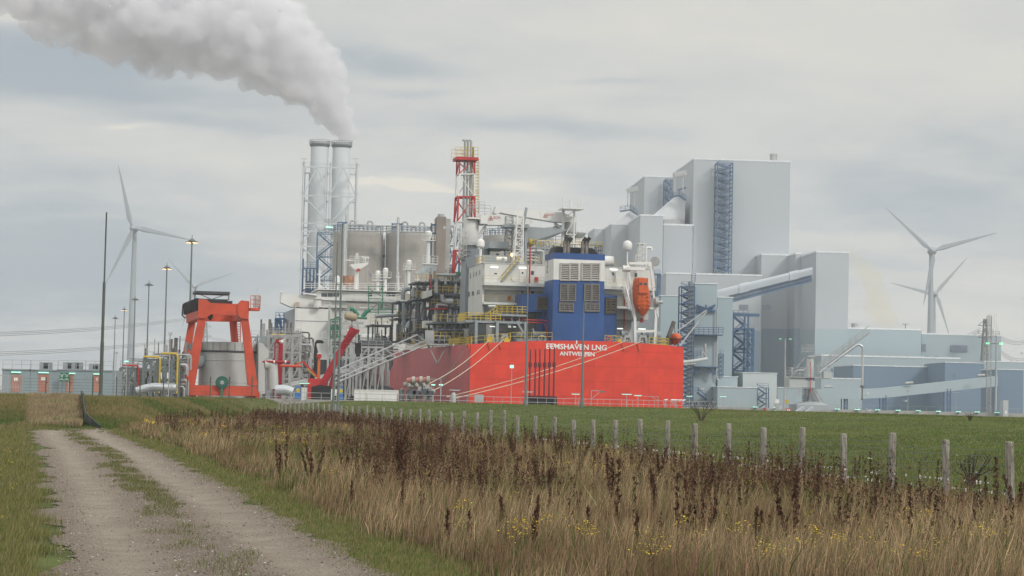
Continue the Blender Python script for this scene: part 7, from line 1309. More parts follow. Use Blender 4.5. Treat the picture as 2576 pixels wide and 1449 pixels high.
# lower halls at the right (crop J)
JB = lambda x, y, v=0: PL.at(cJ(x, y), v)
h9, a, b = block('wide blue green hall with a short round vent on its roof', (460, 520), 1173, -60, 50, m_=W_P, cr=cJ); c = JB(530, 468, -45); r = JB(565, 468, -45)[0]-c[0]; MB().lathe((c[0], -45), [(r, a[2]), (r, c[2])], 16).build('round_vent', GALV, h9, smooth=2); c, d = JB(772, 512, -50), JB(870, 520, -50); MB().box((c[0], -50, a[2]), (d[0], -44, c[2])).build('roof_box', BROWNST, h9)
c = JB(1018, 475, -50); m = MB(); m.bar((c[0], -50, a[2]), (c[0], -50, c[2]), .3); m.bar((c[0]-1.5, -50, c[2]), (c[0]+1.5, -50, c[2]), .25); m.build('roof_aerial', POLE, h9)
h10, a, b = block('lower blue green hall at the far right with dark vents', (1176, 574), 1944, -52, 30, m_=W_P, cr=cJ)
for pa, pb in (((1178, 668), (1215, 736)), ((1452, 677), (1618, 745)), ((1783, 600), (1808, 835)), ((1220, 783), (1250, 800)), ((1300, 783), (1335, 800))): c, d = JB(*pa, -52.2), JB(*pb, -52.2); MB().box((c[0], -52.3, d[2]), (d[0], -52.05, c[2])).build('wall_vent', VENTD if pa[0] != 1783 else CONCR, h10)
m = MB(); m.rail([JB(1720, 585, -50), JB(1925, 590, -50)], 2, 4, .2, 2); m.build('roof_railing', POLE, h10)
h11, a, b = block('long low blue green hall in the middle distance at the right', (205, 782), 1545, -95, 25, m_=W_P, cr=cJ); m = MB()
for pa, pb in (((303, 900), (320, 935)), ((383, 902), (452, 937))): c, d = JB(*pa, -95.2), JB(*pb, -95.2); MB().box((c[0], -95.3, d[2]), (d[0], -95.05, c[2])).build('window', VENTD, h11)
block('blue roofed shed with a curved dark side in the middle right', (515, 876), 1345, -150, 34, m_=W_D, cr=cJ, edge=.4); block('pale low building left of the conveyor bridge', (206, 1000), 600, -185, 16, m_=W_P, cr=cJ, edge=.4)
h12, a, b = block('dark blue boxy house above the conveyor bridge', (1402, 846), 1780, -175, 30, m_=W_D, cr=cJ, edge=.3); block('pale hall behind the dark blue house at the right edge', (1781, 838), 2260, -150, 26, m_=W_P, cr=cJ, edge=.4); c, d = JB(1495, 953, -176), JB(1506, 984, -176); MB().box((c[0], -175.3, d[2]), (d[0], -175.05, c[2])).build('window', VENTD, h12)
block('dark blue building at the right edge of the works', (1910, 914), 2158, -225, 20, m_=W_D, cr=cJ, edge=.3)
# conveyor bridge, straight then climbing
t = thing('conveyor_bridge', 'long enclosed pale conveyor bridge climbing to the right on blue trestles', 'conveyor', PL, JB(140, 1195, -235)[0], -235, PLZ); m = MB()
def gal(b_, p0, p1, h0, h1, v0, v1, w=4.5):
    a_, c_ = JB(*p0, v0), JB(*p1, v1); a2, c2 = JB(*h0, v0), JB(*h1, v1); b_.add([a_, c_, (c_[0], v1+w, c_[2]), (a_[0], v0+w, a_[2]), a2, c2, (c2[0], v1+w, c2[2]), (a2[0], v0+w, a2[2])], [(0,1,2,3),(4,7,6,5),(0,4,5,1),(1,5,6,2),(2,6,7,3),(3,7,4,0)])
gal(m, (140, 1103), (560, 1103), (140, 1193), (560, 1197), -238, -238); gal(m, (560, 1103), (835, 1090), (560, 1197), (835, 1185), -238, -236); gal(m, (835, 1090), (1910, 977), (835, 1185), (1910, 1074), -236, -230); m.build('gallery', W_P, t)
for x in (440, 812, 1436):
    m = MB(); w_ = 14; a_, c_ = JB(x-w_, 1190 if x < 1000 else 1125, -236), JB(x+w_+4, 1190 if x < 1000 else 1125, -236)
    for u, o_ in ((a_[0], 0), (c_[0], 0), (a_[0], 4), (c_[0], 4)): m.bar((u, -236+o_, PLZ), (u, -236+o_, a_[2]+1), .3)
    for k in range(3): z0_, z1_ = PLZ+(a_[2]-PLZ)*k/3, PLZ+(a_[2]-PLZ)*(k+1)/3; m.bar((a_[0], -236, z0_), (c_[0], -236, z1_), .2); m.bar((c_[0], -236, z0_), (a_[0], -236, z1_), .2); m.bar((a_[0], -236, z1_), (c_[0], -236, z1_), .2)
    m.build('trestle', BLUST, t)
for p0, p1 in (((233, 1080), (312, 1079)), ((1018, 1046), (1093, 1040)), ((1715, 973), (1786, 967))): a_, c_ = JB(*p0, -236), JB(*p1, -236); MB().tube(a_, c_, .45, n=14).build('dust_filter', GALV, t, smooth=2)
# inclined silver conveyor to the tower
IB = lambda x, y, v=0: PL.at(cI(x, y), v)
t = thing('silver_conveyor', 'silver tube conveyor on a blue truss climbing to the right tower', 'conveyor', PL, IB(560, 365, -150)[0], -150, PLZ); p0, p1 = Vector(IB(540, 372, -150)), Vector(IB(1340, 175, -64)); r = 1.75
SLV = mat('conveyor_silver', (.42, .46, .50), .4, .2, .04, .1)

def arch(b_, pa, pb, r_):
    s_ = [(-1, -.9)]+[(-math.cos(q), math.sin(q)) for q in np.linspace(0, math.pi, 13)]+[(1, -.9)]; n_ = len(s_); vs = [(p.x, p.y+a_*r_*1.15, p.z+b2*r_) for p in (pa, pb) for a_, b2 in s_]
    b_.add(vs, [(i, (i+1) % n_, n_+(i+1) % n_, n_+i) for i in range(n_)]+[tuple(range(n_)), tuple(range(2*n_-1, n_-1, -1))])
m = MB(); arch(m, p0, p1, r); m.build('gallery', SLV, t, smooth=2)
for f, w_ in ((.27, .05), (.79, .05)): c_ = p0.lerp(p1, f-w_); d_ = p0.lerp(p1, f+w_); m = MB(); arch(m, c_, d_, r*1.16); m.build('bulge', SLV, t, smooth=2)
m = MB(); q0, q1 = p0.lerp(p1, .14)-Vector((0, 0, r*.9)), p1-Vector((0, 0, r*.9)); dz_ = Vector((0, 0, -2.9)); n = 34
for o_ in (-1.2, 1.2):
    oo = Vector((0, o_, 0)); m.bar(q0+oo, q1+oo, .4); m.bar(q0+oo+dz_, q1+oo+dz_, .45)
    for i in range(n):
        a_, b_ = q0.lerp(q1, i/n)+oo, q0.lerp(q1, (i+1)/n)+oo; m.bar(a_, b_+dz_, .24); m.bar(a_, a_+dz_, .24)
m.build('truss', PBLUE, t)
# loader building group at the end of the basin
LF = Frame(0, 500, 4); LI = lambda x, y, v=0: LF.at(cI(x, y), v)
lh, a, b = block('pale green loading tower with blue brackets right of the ship', (372, 280), 557, 0, 14, m_=W_P, F=LF, cr=cI, edge=.25, name='loading_tower'); block('second pale green block right behind the loading tower', (560, 394), 687, 12, 16, m_=W_P, F=LF, cr=cI, edge=.25, name='loading_tower')
block('low pale green block at the foot of the loading towers', (560, 1136), 885, -8, 14, m_=W_P, F=LF, cr=cI, edge=.2, name='low_building'); block('pale green step between the loading tower and the low block', (560, 1050), 725, 6, 5, m_=W_P, F=LF, cr=cI, edge=.2, name='low_building'); block('pale house with a blue outside stair in front of the plant', (770, 1018), 1052, 8, 14, m_=mat('cladding_pale', (.47, .52, .53), .55, 0, .03, .05), F=LF, cr=cI, edge=.2, name='low_building')
block('pale green block partly hidden behind the right corner of the ship', (92, 380), 250, 40, 20, m_=W_P, F=LF, cr=cI, edge=.2, name='loading_tower'); block('flat shed under the plant left of the grey unloader', (1055, 1140), 1260, 12, 10, m_=W_P, F=LF, cr=cI, edge=.2, name='low_building')
stair_tower('dark blue stair tower on the left side of the loading tower', cI(262, 300), cI(352, 1300), -3, BLUST, 14, F=LF, base=PLZ, dep=4, t_=.19); stair_tower('blue steel tower carrying ducts right of the loading tower', cI(690, 535), cI(806, 1045), 20, PBLUE, 5, F=LF, base=PLZ, dep=5, t_=.27); stair_tower('short blue stair tower next to the low green block', cI(800, 655), cI(856, 1020), 16, PBLUE, 8, F=LF, base=PLZ, dep=3, t_=.17)
stair_tower('small blue stair frame on the second green block', cI(578, 860), cI(605, 1040), 5, PBLUE, 5, F=LF, base=LI(578, 1045, 5)[2], dep=2, t_=.12); stair_tower('blue outside stair on the pale house before the plant', cI(888, 1140), cI(980, 1300), 3, PBLUE, 2, F=LF, base=PLZ, dep=3, t_=.17); stair_tower('blue steel frame seen just right of the lifeboat', cI(35, 198), cI(80, 380), 60, PBLUE, 3, F=LF, base=PLZ, dep=4, t_=.3)
m = MB(); m.bar(LI(385, 455, -.6), LI(465, 490, -.6), .4); m.bar(LI(465, 490, -.6), LI(540, 455, -.6), .4); m.bar(LI(385, 503, -.6), LI(540, 505, -.6), .45); m.bar(LI(385, 455, -.6), LI(430, 500, -.6), .3); m.bar(LI(540, 455, -.6), LI(505, 502, -.6), .3); m.bar(LI(463, 452, -.6), LI(465, 505, -.6), .3); m.build('boom_bracket', BLUST, lh)
m = MB(); m.box(LI(365, 695, -3), tuple(np.array(LI(605, 708, -3))+np.array((0, 3, 0)))); m.box(LI(355, 962, -3), tuple(np.array(LI(560, 974, -3))+np.array((0, 3, 0)))); 
for x0_, y0_, x1_, y1_ in ((372, 975, 362, 1030), (362, 1030, 410, 978), (545, 975, 530, 1032), (530, 1032, 485, 978)): m.bar(LI(x0_, y0_, -2), LI(x1_, y1_, -2), .4)
m.rail([LI(365, 695, -3), LI(605, 697, -3)], 1.6, 1.2, .12, 3); m.rail([LI(360, 900, -3), LI(420, 880, -3)], 1.5, 1.2, .12, 3); m.build('balcony', BLUST, lh)
m = MB(); m.tube(LI(338, 260, -2), (LI(338, 260, -2)[0], -2, PLZ), .6, n=8); m.build('service_shaft', GREY, lh); m = MB(); m.elbow([LI(556, 480, -.8), LI(550, 900, -.8), LI(548, 1060, -.8), LI(580, 1088, -.8)], .18, 8, 1.5); m.tube(LI(456, 775, -3), LI(460, 850, -3), .35, n=10); m.elbow([LI(425, 880, -3), LI(440, 840, -3), LI(470, 900, -3)], .22, 8, 1); m.build('ducts', GALV, lh, smooth=2)
m = MB(); m.stair(LI(470, 1240, -3), LI(395, 1180, -3), 1, .22); m.rail([LI(358, 1190, -3), LI(400, 1182, -3)], 1.3, 1, .12); m.build('foot_stair', BLUST, lh); m = MB(); m.rail([LI(343, 268, 0), LI(374, 268, 0)], 2.2, .7, .12, 4); m.build('roof_cage', PBLUE, lh)
t = thing('loading_boom', 'slanting grey loading arm between the loading tower and the ship', 'loading arm', LF, LI(465, 500, -4)[0], -4, PLZ); MB().bar(LI(468, 497, -4), LI(225, 672, -14), .2).build('upper_stay', GALV, t); MB().bar(LI(468, 510, -4), LI(245, 795, -14), .25).build('lower_stay', GALV, t)
t = thing('ship_duct', 'pale duct running from the loading tower towards the red hull', 'duct', LF, LI(460, 900, -4)[0], -4, PLZ); MB().elbow([LI(265, 930, -10), LI(380, 915, -6), LI(470, 900, -4)], .38, 10, 2).build('duct', TANKG, t, smooth=2); MB().bar(LI(265, 948, -10), LI(375, 938, -6), .4).build('walkway', GALV, t)
t = thing('blue_gantry', 'blue steel crossbeam reaching right from the duct tower', 'steel frame', LF, LI(800, 540, 20)[0], 20, PLZ); m = MB(); m.bar(LI(690, 535, 20), LI(905, 540, 20), .8); m.bar(LI(690, 655, 20), LI(858, 656, 20), .6); m.bar(LI(690, 820, 20), LI(856, 816, 20), .6); m.bar(LI(855, 655, 20), (LI(855, 655, 20)[0], 20, PLZ), .5); m.build('beams', PBLUE, t)
# ship unloader: pyramid base, drum tower, raised boom with hanging pipe
UF = Frame(0, 455, 0); UI = lambda x, y, v=0: UF.at(cI(x, y), v); UJ = lambda x, y, v=0: UF.at(cJ(x, y), v); UG = mat('unloader_grey', (.36, .39, .41), .5, 0, .06, .4, streak=.2)
ul2 = thing('ship_unloader', 'grey ship unloader with raised boom and hanging pipe on a splayed base', 'ship unloader', UF, UI(1325, 1330)[0], 0, PLZ)
m = MB(); a, b, c, d = UI(1190, 1330), UI(1455, 1335), UI(1380, 1255), UI(1290, 1255); z = PLZ
vs = [(a[0], -5, z), (b[0], -5, z), (b[0], 8, z), (a[0], 8, z), (a[0], -5, z+1.2), (b[0], -5, z+1.2), (b[0], 8, z+1.2), (a[0], 8, z+1.2), (d[0], -2, d[2]), (c[0], -2, c[2]), (c[0], 4, c[2]), (d[0], 4, d[2])]
m.add(vs, [(0,1,5,4),(1,2,6,5),(2,3,7,6),(3,0,4,7),(4,5,9,8),(5,6,10,9),(6,7,11,10),(7,4,8,11),(8,9,10,11)]); m.bar((UI(1275, 1305, -6)[0], -6, UI(1275, 1305, -6)[2]), (UI(1180, 1370, -9)[0], -9, UI(1180, 1365, -9)[2]), .7); m.bar(UI(1350, 1308, -6), UI(1260, 1370, -9), .7); m.bar(UI(1090, 1300, -6), UI(1010, 1360, -8), .5); m.build('base', UG, ul2)
m = MB(); m.box(UI(1292, 1150, 0), tuple(np.array(UI(1380, 1258, 0))+np.array((0, 3, 0)))); m.box(UI(1315, 1255, -1), tuple(np.array(UI(1345, 1200, -1))+np.array((0, .9, 0)))); m.build('column', UG, ul2)
m = MB(); a, b = UI(1155, 1050, -3), UI(1365, 1140, -3); m.box((a[0], -3, b[2]), (b[0], 5, a[2])); hsn = m.build('machine_house', TANKG, ul2); ttx = text_part('RWE', 'house_lettering', .95, mat('letter_blue', (.05, .08, .35), .5), hsn, (UI(1328, 1086, -3)[0], -3.04, UI(1328, 1086, -3)[2]), ext=.01, bold=.02)
m = MB(); r = (UI(1363, 950)[0]-UI(1295, 950)[0])/2; c = UI(1329, 950); m.lathe((c[0], 1), [(r, UI(0, 1050)[2]), (r, UI(0, 868)[2]), (r*1.35, UI(0, 860)[2]), (r*1.35, UI(0, 855)[2])], 18); m.build('drum_tower', TANKG, ul2, smooth=2)
m = MB(); m.rail([UI(1255, 862, -2), UI(1352, 862, -2)], 2.0, .8, .1, 4); m.rail([UI(1255, 862, 4), UI(1352, 862, 4)], 2.0, .8, .1, 3); m.rail([UI(1125, 1048, -3.4), UI(1400, 1052, -3.4)], 2.0, .8, .1, 3); m.rail([UI(1200, 1212, -3), UI(1300, 1212, -3)], 1.8, 1, .1, 3); m.stair(UI(1440, 1300, -2), UI(1345, 1150, -2), 1, .2); m.bar(UI(1125, 1050, -3.2), UI(1420, 1056, -3.2), .3); m.bar(UI(1210, 980, -1), UI(1290, 880, -1), .2); m.build('galleries', GALV, ul2)
m = MB(); m.elbow([UI(1302, 895, -2), UI(1302, 998, -2), UI(1210, 998, -2), UI(1185, 1045, -2)], .25, 8, 1.2); m.elbow([UI(1172, 1045, -2), UI(1172, 975, -2), UI(1180, 985, -2)], .22, 8, .4); m.elbow([UI(1232, 1045, -2), UI(1232, 1015, -2), UI(1245, 1045, -2)], .18, 8, .4); m.build('air_pipes', GALV, ul2, smooth=2)
m = MB(); a, b = Vector(UJ(175, 935, 0)), Vector(UJ(672, 560, 0)); n = 16; up_ = Vector((0, 0, 1.6))
for o_ in (0, 1.6):
    oo = Vector((0, o_, 0)); m.bar(a+oo, b+oo, .24)
    for i in range(n+1): p = a.lerp(b, i/n)+oo; m.bar(p, p+up_*(1 if i < n else .2), .09) if i % 2 == 0 else None
    m.bar(a+up_+oo, b+up_+oo, .09); m.bar(a+up_*.5+oo, b+up_*.5+oo, .08)
m.bar(UJ(165, 945, 0), UJ(200, 850, 0), .22); m.bar(UJ(200, 850, 0), UJ(520, 640, 0), .1); m.bar(UJ(160, 790, 0), UJ(540, 660, 0), .08) ; m.build('boom', GALV, ul2)
m = MB(); m.tube(UJ(190, 945, -.8), UJ(400, 785, -.8), .24, n=10); m.elbow([UJ(400, 785, -.8), UJ(560, 668, -.8), UJ(608, 690, -.8), UJ(606, 760, -.8)], .26, 10, 1.8); m.build('boom_pipe', SILVER, ul2, smooth=2)
c = UJ(606, 740, -.8); m = MB(); m.tube((c[0], -.8, c[2]), (c[0], -.8, UJ(0, 1055, -.8)[2]), .24, n=12); m.build('hanging_pipe', mat('pipe_pink', (.50, .47, .46), .5, 0, .06), ul2, smooth=2); m = MB(); m.tube((c[0], -.8, UJ(0, 1055)[2]), (c[0], -.8, UJ(0, 1075)[2]), .45, n=10); m.tube((c[0], -.8, UJ(0, 1075)[2]), (c[0], -.8, UJ(0, 1180)[2]), .15, n=8); m.tube((c[0], -.8, UJ(0, 1180)[2]), (c[0], -.8, UJ(0, 1192)[2]), .28, n=10); m.build('suction_nozzle', BROWNST, ul2)
a, b = UJ(230, 935, -1), UJ(306, 1000, -1); MB().box((a[0], -1, b[2]), (b[0], 2, a[2])).build('operator_cabin', TANKG, ul2); m = MB(); m.tube(UI(1328, 925, -3.3), UI(1326, 1185, -3.3), .09, n=5); m.build('red_cable', REDP, ul2)
# quay wall with lamps across the basin
t = thing('quay_wall', 'long grey concrete quay wall along the far side of the basin', 'quay wall', W0, W0.at(cJ(1000, 1330), 474)[0], 474, -5); a, b = W0.at(cI(560, 1310), 474), W0.at(cJ(2200, 1340), 474); MB().box((a[0], 474, -5), (b[0]+40, 478, PLZ+.25)).build('wall', CONCR, t); MB().box((a[0], 473.7, PLZ-1.2), (b[0]+40, 473.99, PLZ-.9)).build('fender_beam', DGREY, t); m = MB(); m.rail([(a[0], 474.3, PLZ+.25), (b[0]+40, 474.3, PLZ+.25)], 1.1, 3.0, .05, 1); m.build('handrail', GALV, t)
ordn = ['first', 'second', 'third', 'fourth', 'fifth', 'sixth', 'seventh', 'eighth', 'ninth', 'tenth', 'eleventh', 'twelfth']
lamps = [cI(878, 1300), cI(1050, 1306), cI(1218, 1308)]+[cJ(x, y) for x, y in ((367, 1295), (560, 1299), (757, 1303), (955, 1307), (1151, 1311), (1345, 1317), (1540, 1321), (1721, 1323), (1911, 1329))]
for i, p in enumerate(lamps):
    c = W0.at(p, 472.5); t = thing('quay_lamp', 'green lit tube lamp on the far quay wall, %s from the left' % ordn[i], 'lamp', W0, c[0], 473.4, c[2], 'green lit tube lamps along the far quay wall'); MB().box((c[0]-.56, 473.2, c[2]-.07), (c[0]+.56, 473.5, c[2]+.07)).build('tube', GREENL, t); MB().box((c[0]-.15, 473.51, c[2]-.5), (c[0]+.15, 473.99, c[2]+.3)).build('bracket', POLE, t)
# chain of masts and small things on the far quay
def fmast(label, top, D, r, lamp=None, w_=2.5, name='light_pole'):
    c = W0.at(top, D); t = thing(name, label, 'lamp post', W0, c[0], D, PLZ); MB().tube((c[0], D, PLZ), (c[0], D, c[2]), r, r*.6, n=8).build('pole', GALV, t); m = MB(); m.bar((c[0]-w_, D, c[2]), (c[0]+w_, D, c[2]), .1); m.build('cross_bar', POLE, t)
    for s_ in (-1, 1): MB().box((c[0]+s_*w_*.75-.28, D-.2, c[2]-.2), (c[0]+s_*w_*.75+.28, D+.3, c[2]-.1)).build('lamp', lamp or TANKG, t)
GLO = mat('lamp_green', (.3, .7, .4), .4, emit=(.22, .8, .38, 1.3))
fmast('tall light pole with two green lamps between the green house and the unloader', cI(1121, 732), 490, .22, GLO, 1.6); fmast('thin double headed lamp post before the dark blue house', cJ(1506, 1127), 500, .1, None, .6); fmast('thin single lamp post in front of the curved blue shed', cJ(1042, 1118), 520, .08, None, .25)
a, b = W0.at(cJ(1862, 395), 495), W0.at(cJ(1868, 1300), 495); t = thing('antenna_mast', 'lattice antenna mast with steel pole and green lamps at the right', 'mast', W0, a[0], 495, PLZ); m = MB(); m.lattice((a[0]-.8, 495, PLZ), (a[0]-.8, 495, a[2]), 1.0, 1.0, 46, .07, .05, 'z'); m.build('lattice', GALV, t); MB().tube((a[0]+.9, 495, PLZ), (a[0]+1.0, 495, W0.at(cJ(1878, 500), 495)[2]), .3, .2, n=10).build('pole', UG, t)
c = W0.at(cJ(1862, 470), 495); m = MB()
for s_ in (-1.5, -.6, .6, 1.5): m.box((c[0]+s_*.6-.1, 494.6, c[2]-3), (c[0]+s_*.6+.1, 494.9, c[2]+2.6))
m.build('antenna_panels', LETTER, t); c = W0.at(cJ(1880, 662), 495); m = MB(); m.bar((c[0]-2, 495, c[2]), (c[0]+2, 495, c[2]), .2); m.build('cross_arm', POLE, t)
for s_ in (-1.7, 1.5): MB().box((c[0]+s_-.4, 494.6, c[2]-.2), (c[0]+s_+.4, 494.9, c[2]+.2)).build('green_lamp', GLO, t)
t = thing('yellow_box', 'small yellow box on a post left of the unloader base', 'cabinet', W0, W0.at(cI(1135, 1255), 470)[0], 480, PLZ); a, b = W0.at(cI(1120, 1242), 480), W0.at(cI(1150, 1268), 480); MB().box((a[0], 480, b[2]), (b[0], 480.5, a[2])).build('body', YEL, t); MB().box(((a[0]+b[0])/2-.1, 480.1, PLZ), ((a[0]+b[0])/2+.1, 480.4, b[2])).build('post', GALV, t)
t = thing('prohibition_sign', 'white red framed board with a black curved arrow on the near quay', 'sign', W0, W0.at(cI(1146, 1365), 300)[0], 298, 0); a, b = W0.at(cI(1125, 1312), 298), W0.at(cI(1167, 1366), 298); MB().box((a[0], 298, b[2]), (b[0], 298.08, a[2])).build('red_frame', REDP, t); w_ = b[0]-a[0]; h_ = a[2]-b[2]; m = MB(); m.box((a[0]+.15*w_, 297.96, b[2]+.1*h_), (b[0]-.15*w_, 297.997, a[2]-.15*h_)); m.build('white_panel', LETTER, t); m = MB(); c = ((a[0]+b[0])/2, (a[2]+b[2])/2)
m.pipe([(c[0]-.1*w_, 297.93, c[1]-.28*h_), (c[0]+.02*w_, 297.93, c[1]-.1*h_), (c[0]+.12*w_, 297.93, c[1]+.05*h_), (c[0]+.02*w_, 297.93, c[1]+.2*h_), (c[0]-.14*w_, 297.93, c[1]+.2*h_)], .06*w_, 6); m.build('arrow', BLACK, t); MB().box((c[0]-.08, 298.09, -.5), (c[0]+.08, 298.25, a[2])).build('post', GALV, t)
t = thing('channel_sign', 'small white marker box on a grey tapered post left of the red framed board', 'sign', W0, W0.at(cI(1055, 1330), 300)[0], 299, 0); c = W0.at(cI(1054, 1236), 299); MB().box((c[0]-.28, 298.9, W0.at(cI(1054, 1268), 299)[2]), (c[0]+.28, 299.1, c[2])).build('panel', LETTER, t); m = MB(); d = W0.at(cI(1055, 1275), 299); m.prism([(d[0]-.55, d[2]), (d[0]+.55, d[2]), (d[0]+.1, d[2]-1.0), (d[0]-.1, d[2]-1.0)], 298.9, 299.1); m.box((d[0]-.3, 298.8, 0), (d[0]+.3, 299.2, d[2]-1.0)); m.build('post', GALV, t)
t = thing('hazard_board', 'small red board on the far quay wall near the lamp pole', 'sign', W0, W0.at(cI(951, 1320), 473)[0], 473, PLZ-2); a, b = W0.at(cI(941, 1308), 473), W0.at(cI(962, 1332), 473); MB().box((a[0], 473.3, b[2]), (b[0], 473.6, a[2])).build('panel', REDP, t); MB().box(((a[0]+b[0])/2-.1, 473.61, b[2]), ((a[0]+b[0])/2+.1, 473.69, a[2])).build('mount', GALV, t)
a, b = W0.at(cJ(1965, 1210), 470), W0.at(cJ(2012, 1370), 470); t = thing('quay_kiosk', 'narrow pale grey column on the quay at the right edge', 'kiosk', W0, a[0], 470, 0); MB().box((a[0], 470, -3), (b[0], 473, a[2])).build('body', TANKG, t); MB().box((a[0]+.8, 469.9, PLZ), (b[0]-.8, 469.98, PLZ+.8)).build('notice', LETTER, t)
# gulls
def gull(label, p, D, span, bank, perched=False):
    c = W0.at(p, D); t = thing('gull', label, 'gull', W0, c[0], D, c[2], 'gulls over the quay' if not perched else 'gulls sitting on the handrail'); m = MB()
    m.pipe([(c[0]-.28, D, c[2]-.02), (c[0]-.2, D, c[2]), (c[0]-.05, D, c[2]), (c[0]+.1, D, c[2]+.01), (c[0]+.2, D, c[2]+.05), (c[0]+.27, D, c[2]+.08), (c[0]+.34, D, c[2]+.07)], [.02, .06, .1, .1, .06, .06, .012], 8)
    if not perched:
        for s_ in (-1, 1):
            ws = [(0, .16, 0), (.3, .15, .16), (.62, .10, .20), (1., .02, .06)]; ps = [Vector((c[0]+s_*w_*span/2*math.cos(bank)*.9+.05, D+.1*s_*w_, c[2]+.05+h*span+s_*w_*span/2*math.sin(bank))) for w_, ch, h in ws]
            vs = []; 
            for q, (w_, ch, h) in zip(ps, ws): vs += [tuple(q+Vector((0, -ch, .012))), tuple(q+Vector((0, ch, .012))), tuple(q+Vector((0, ch, -.012))), tuple(q+Vector((0, -ch, -.012)))]
            m.add(vs, [(i*4+k, i*4+(k+1) % 4, i*4+4+(k+1) % 4, i*4+4+k) for i in range(3) for k in range(4)]+[(0, 1, 2, 3), (12, 13, 14, 15)])
    else: 
        for s_ in (-.03, .03): m.tube((c[0]+s_, D, c[2]-.25), (c[0]+s_, D, c[2]-.06), .012, n=4)
    m.build('body', LETTER, t, smooth=1); MB().tube((c[0]+.33, D, c[2]+.07), (c[0]+.40, D, c[2]+.05), .015, .004, n=5).build('beak', YEL, t)
gull('gull flying in front of the grey loading tower foot', cI(432, 1152), 330, 1.5, -.35); gull('gull flying low under the conveyor bridge beside the hanging pipe', cJ(642, 1158), 330, 1.5, .2); gull('gull gliding just above the far quay wall', cJ(665, 1312), 330, 1.3, -.1); gull('small gull flying before the curved blue shed', cJ(1020, 1220), 380, 1.2, .05); gull('gull flying at the right edge below the power wires', cJ(2145, 757), 330, 1.3, .15)
for i, x in enumerate((2305, 2357, 2382, 2415, 2445)): gull('gull sitting on the handrail by the red hull corner, %s of five' % ordn[i], cK(x, 494+i), 292, 1, 0, True)
# shrub by the rail
def twig_shrub(label, p, D, h, seed, z0_=None):
    rs_ = random.Random(seed); c = W0.at(p, D); z = float(terrain(c[0], D)); t = thing('bare_shrub', label, 'shrub', W0, c[0], D, z); m = MB(); l_ = MB()
    for i in range(16):
        a = rs_.uniform(-1, 1); tip = (c[0]+a*h*.7, D+rs_.uniform(-.3, .3)*h, z+h*rs_.uniform(.5, 1)); mid = (c[0]+a*h*.25, D, z+h*.35); m.pipe([(c[0], D, z-.1), mid, tip], [.02, .014, .006], 4)
        for k in range(14): f = rs_.uniform(.35, 1); q = Vector(mid).lerp(Vector(tip), f)+Vector((rs_.uniform(-.1, .1), 0, rs_.uniform(-.08, .08)))*h; s_ = .035*h; l_.add([tuple(q+Vector((rs_.uniform(-s_, s_), rs_.uniform(-s_, s_), rs_.uniform(-s_, s_)))) for _ in range(3)], [(0, 1, 2)])
    m.build('twigs', mat('twig_brown', (.06, .04, .03), .8), t); l_.build('leaves', mat('leaf_dark', (.04, .035, .02), .8), t)
twig_shrub('dark bare shrub on the dike crest right of the ship', (1765, 1031), 128, 1.5, 71); twig_shrub('low brown tuft on the green dike near the right edge', (2440, 1052), 118, .5, 72); twig_shrub('dead twiggy plant on the green dike behind the right fence posts', (2440, 1195), 45, .8, 73)
# the dark wildlife screen on the ramp
t = thing('dark_screen', 'thin dark green curved screen beside the straw patch on the ramp', 'screen', W0, *ground((250, 1074)), 0); pts_ = []
for x, y, D in ((252, 1076, 93), (228, 1070, 94.5), (214, 1058, 97), (210, 1035, 104), (207, 1010, 112), (203, 995, 119)): c = W0.at((x, y), D); pts_.append((c[0], D, float(terrain(c[0], D))))
m = MB(); 
for (x0_, y0_, z0_), (x1_, y1_, z1_), h0, h1 in zip(pts_, pts_[1:], (.12, .45, .55, .6, .55), (.45, .55, .6, .55, .5)): m.add([(x0_, y0_, z0_-.2), (x1_, y1_, z1_-.2), (x1_, y1_, z1_+h1), (x0_, y0_, z0_+h0), (x0_+.04, y0_, z0_-.2), (x1_+.04, y1_, z1_-.2), (x1_+.04, y1_, z1_+h1), (x0_+.04, y0_, z0_+h0)], [(0,1,2,3),(4,7,6,5),(3,2,6,7),(0,4,5,1),(0,3,7,4),(1,5,6,2)])
m.build('panel', mat('screen_green', (.012, .03, .028), .5), t); m = MB()
for (x0_, y0_, z0_), h in zip(pts_, (.12, .45, .55, .6, .55, .5)): m.tube((x0_+.06, y0_+.05, z0_-.1), (x0_+.06, y0_+.05, z0_+h), .03, n=6)
m.build('stakes', POLED, t)
# ================================================================ post and wire fence along the field
WOOD = bpy.data.materials.new('post_wood'); WOOD.use_nodes = True; t = NT(WOOD.node_tree); b = t.n('ShaderNodeBsdfPrincipled'); o = t.n('ShaderNodeOutputMaterial'); t.link(b.outputs[0], o.inputs[0]); tcn = t.n('ShaderNodeTexCoord'); x_, y_, z_ = t.sep(tcn.outputs['Object'])
f1 = t.noise(t.comb(t.m('MULTIPLY', x_, 40), t.m('MULTIPLY', y_, 40), t.m('MULTIPLY', z_, 2.5)), 1, 4, .6); f2 = t.noise(t.n('ShaderNodeNewGeometry').outputs['Position'], 7, 4, .65)
c = t.mix(t.mr(f1, .35, .65), (.15, .135, .11), (.33, .31, .27)); c = t.mix(t.mr(f2, .50, .72), c, (.09, .08, .06)); t.link(c, b.inputs['Base Color']); b.inputs['Roughness'].default_value = .9; bn = t.n('ShaderNodeBump'); bn.inputs['Strength'].default_value = .7; bn.inputs['Distance'].default_value = .01; t.link(f1, bn.inputs['Height']); t.link(bn.outputs[0], b.inputs['Normal'])
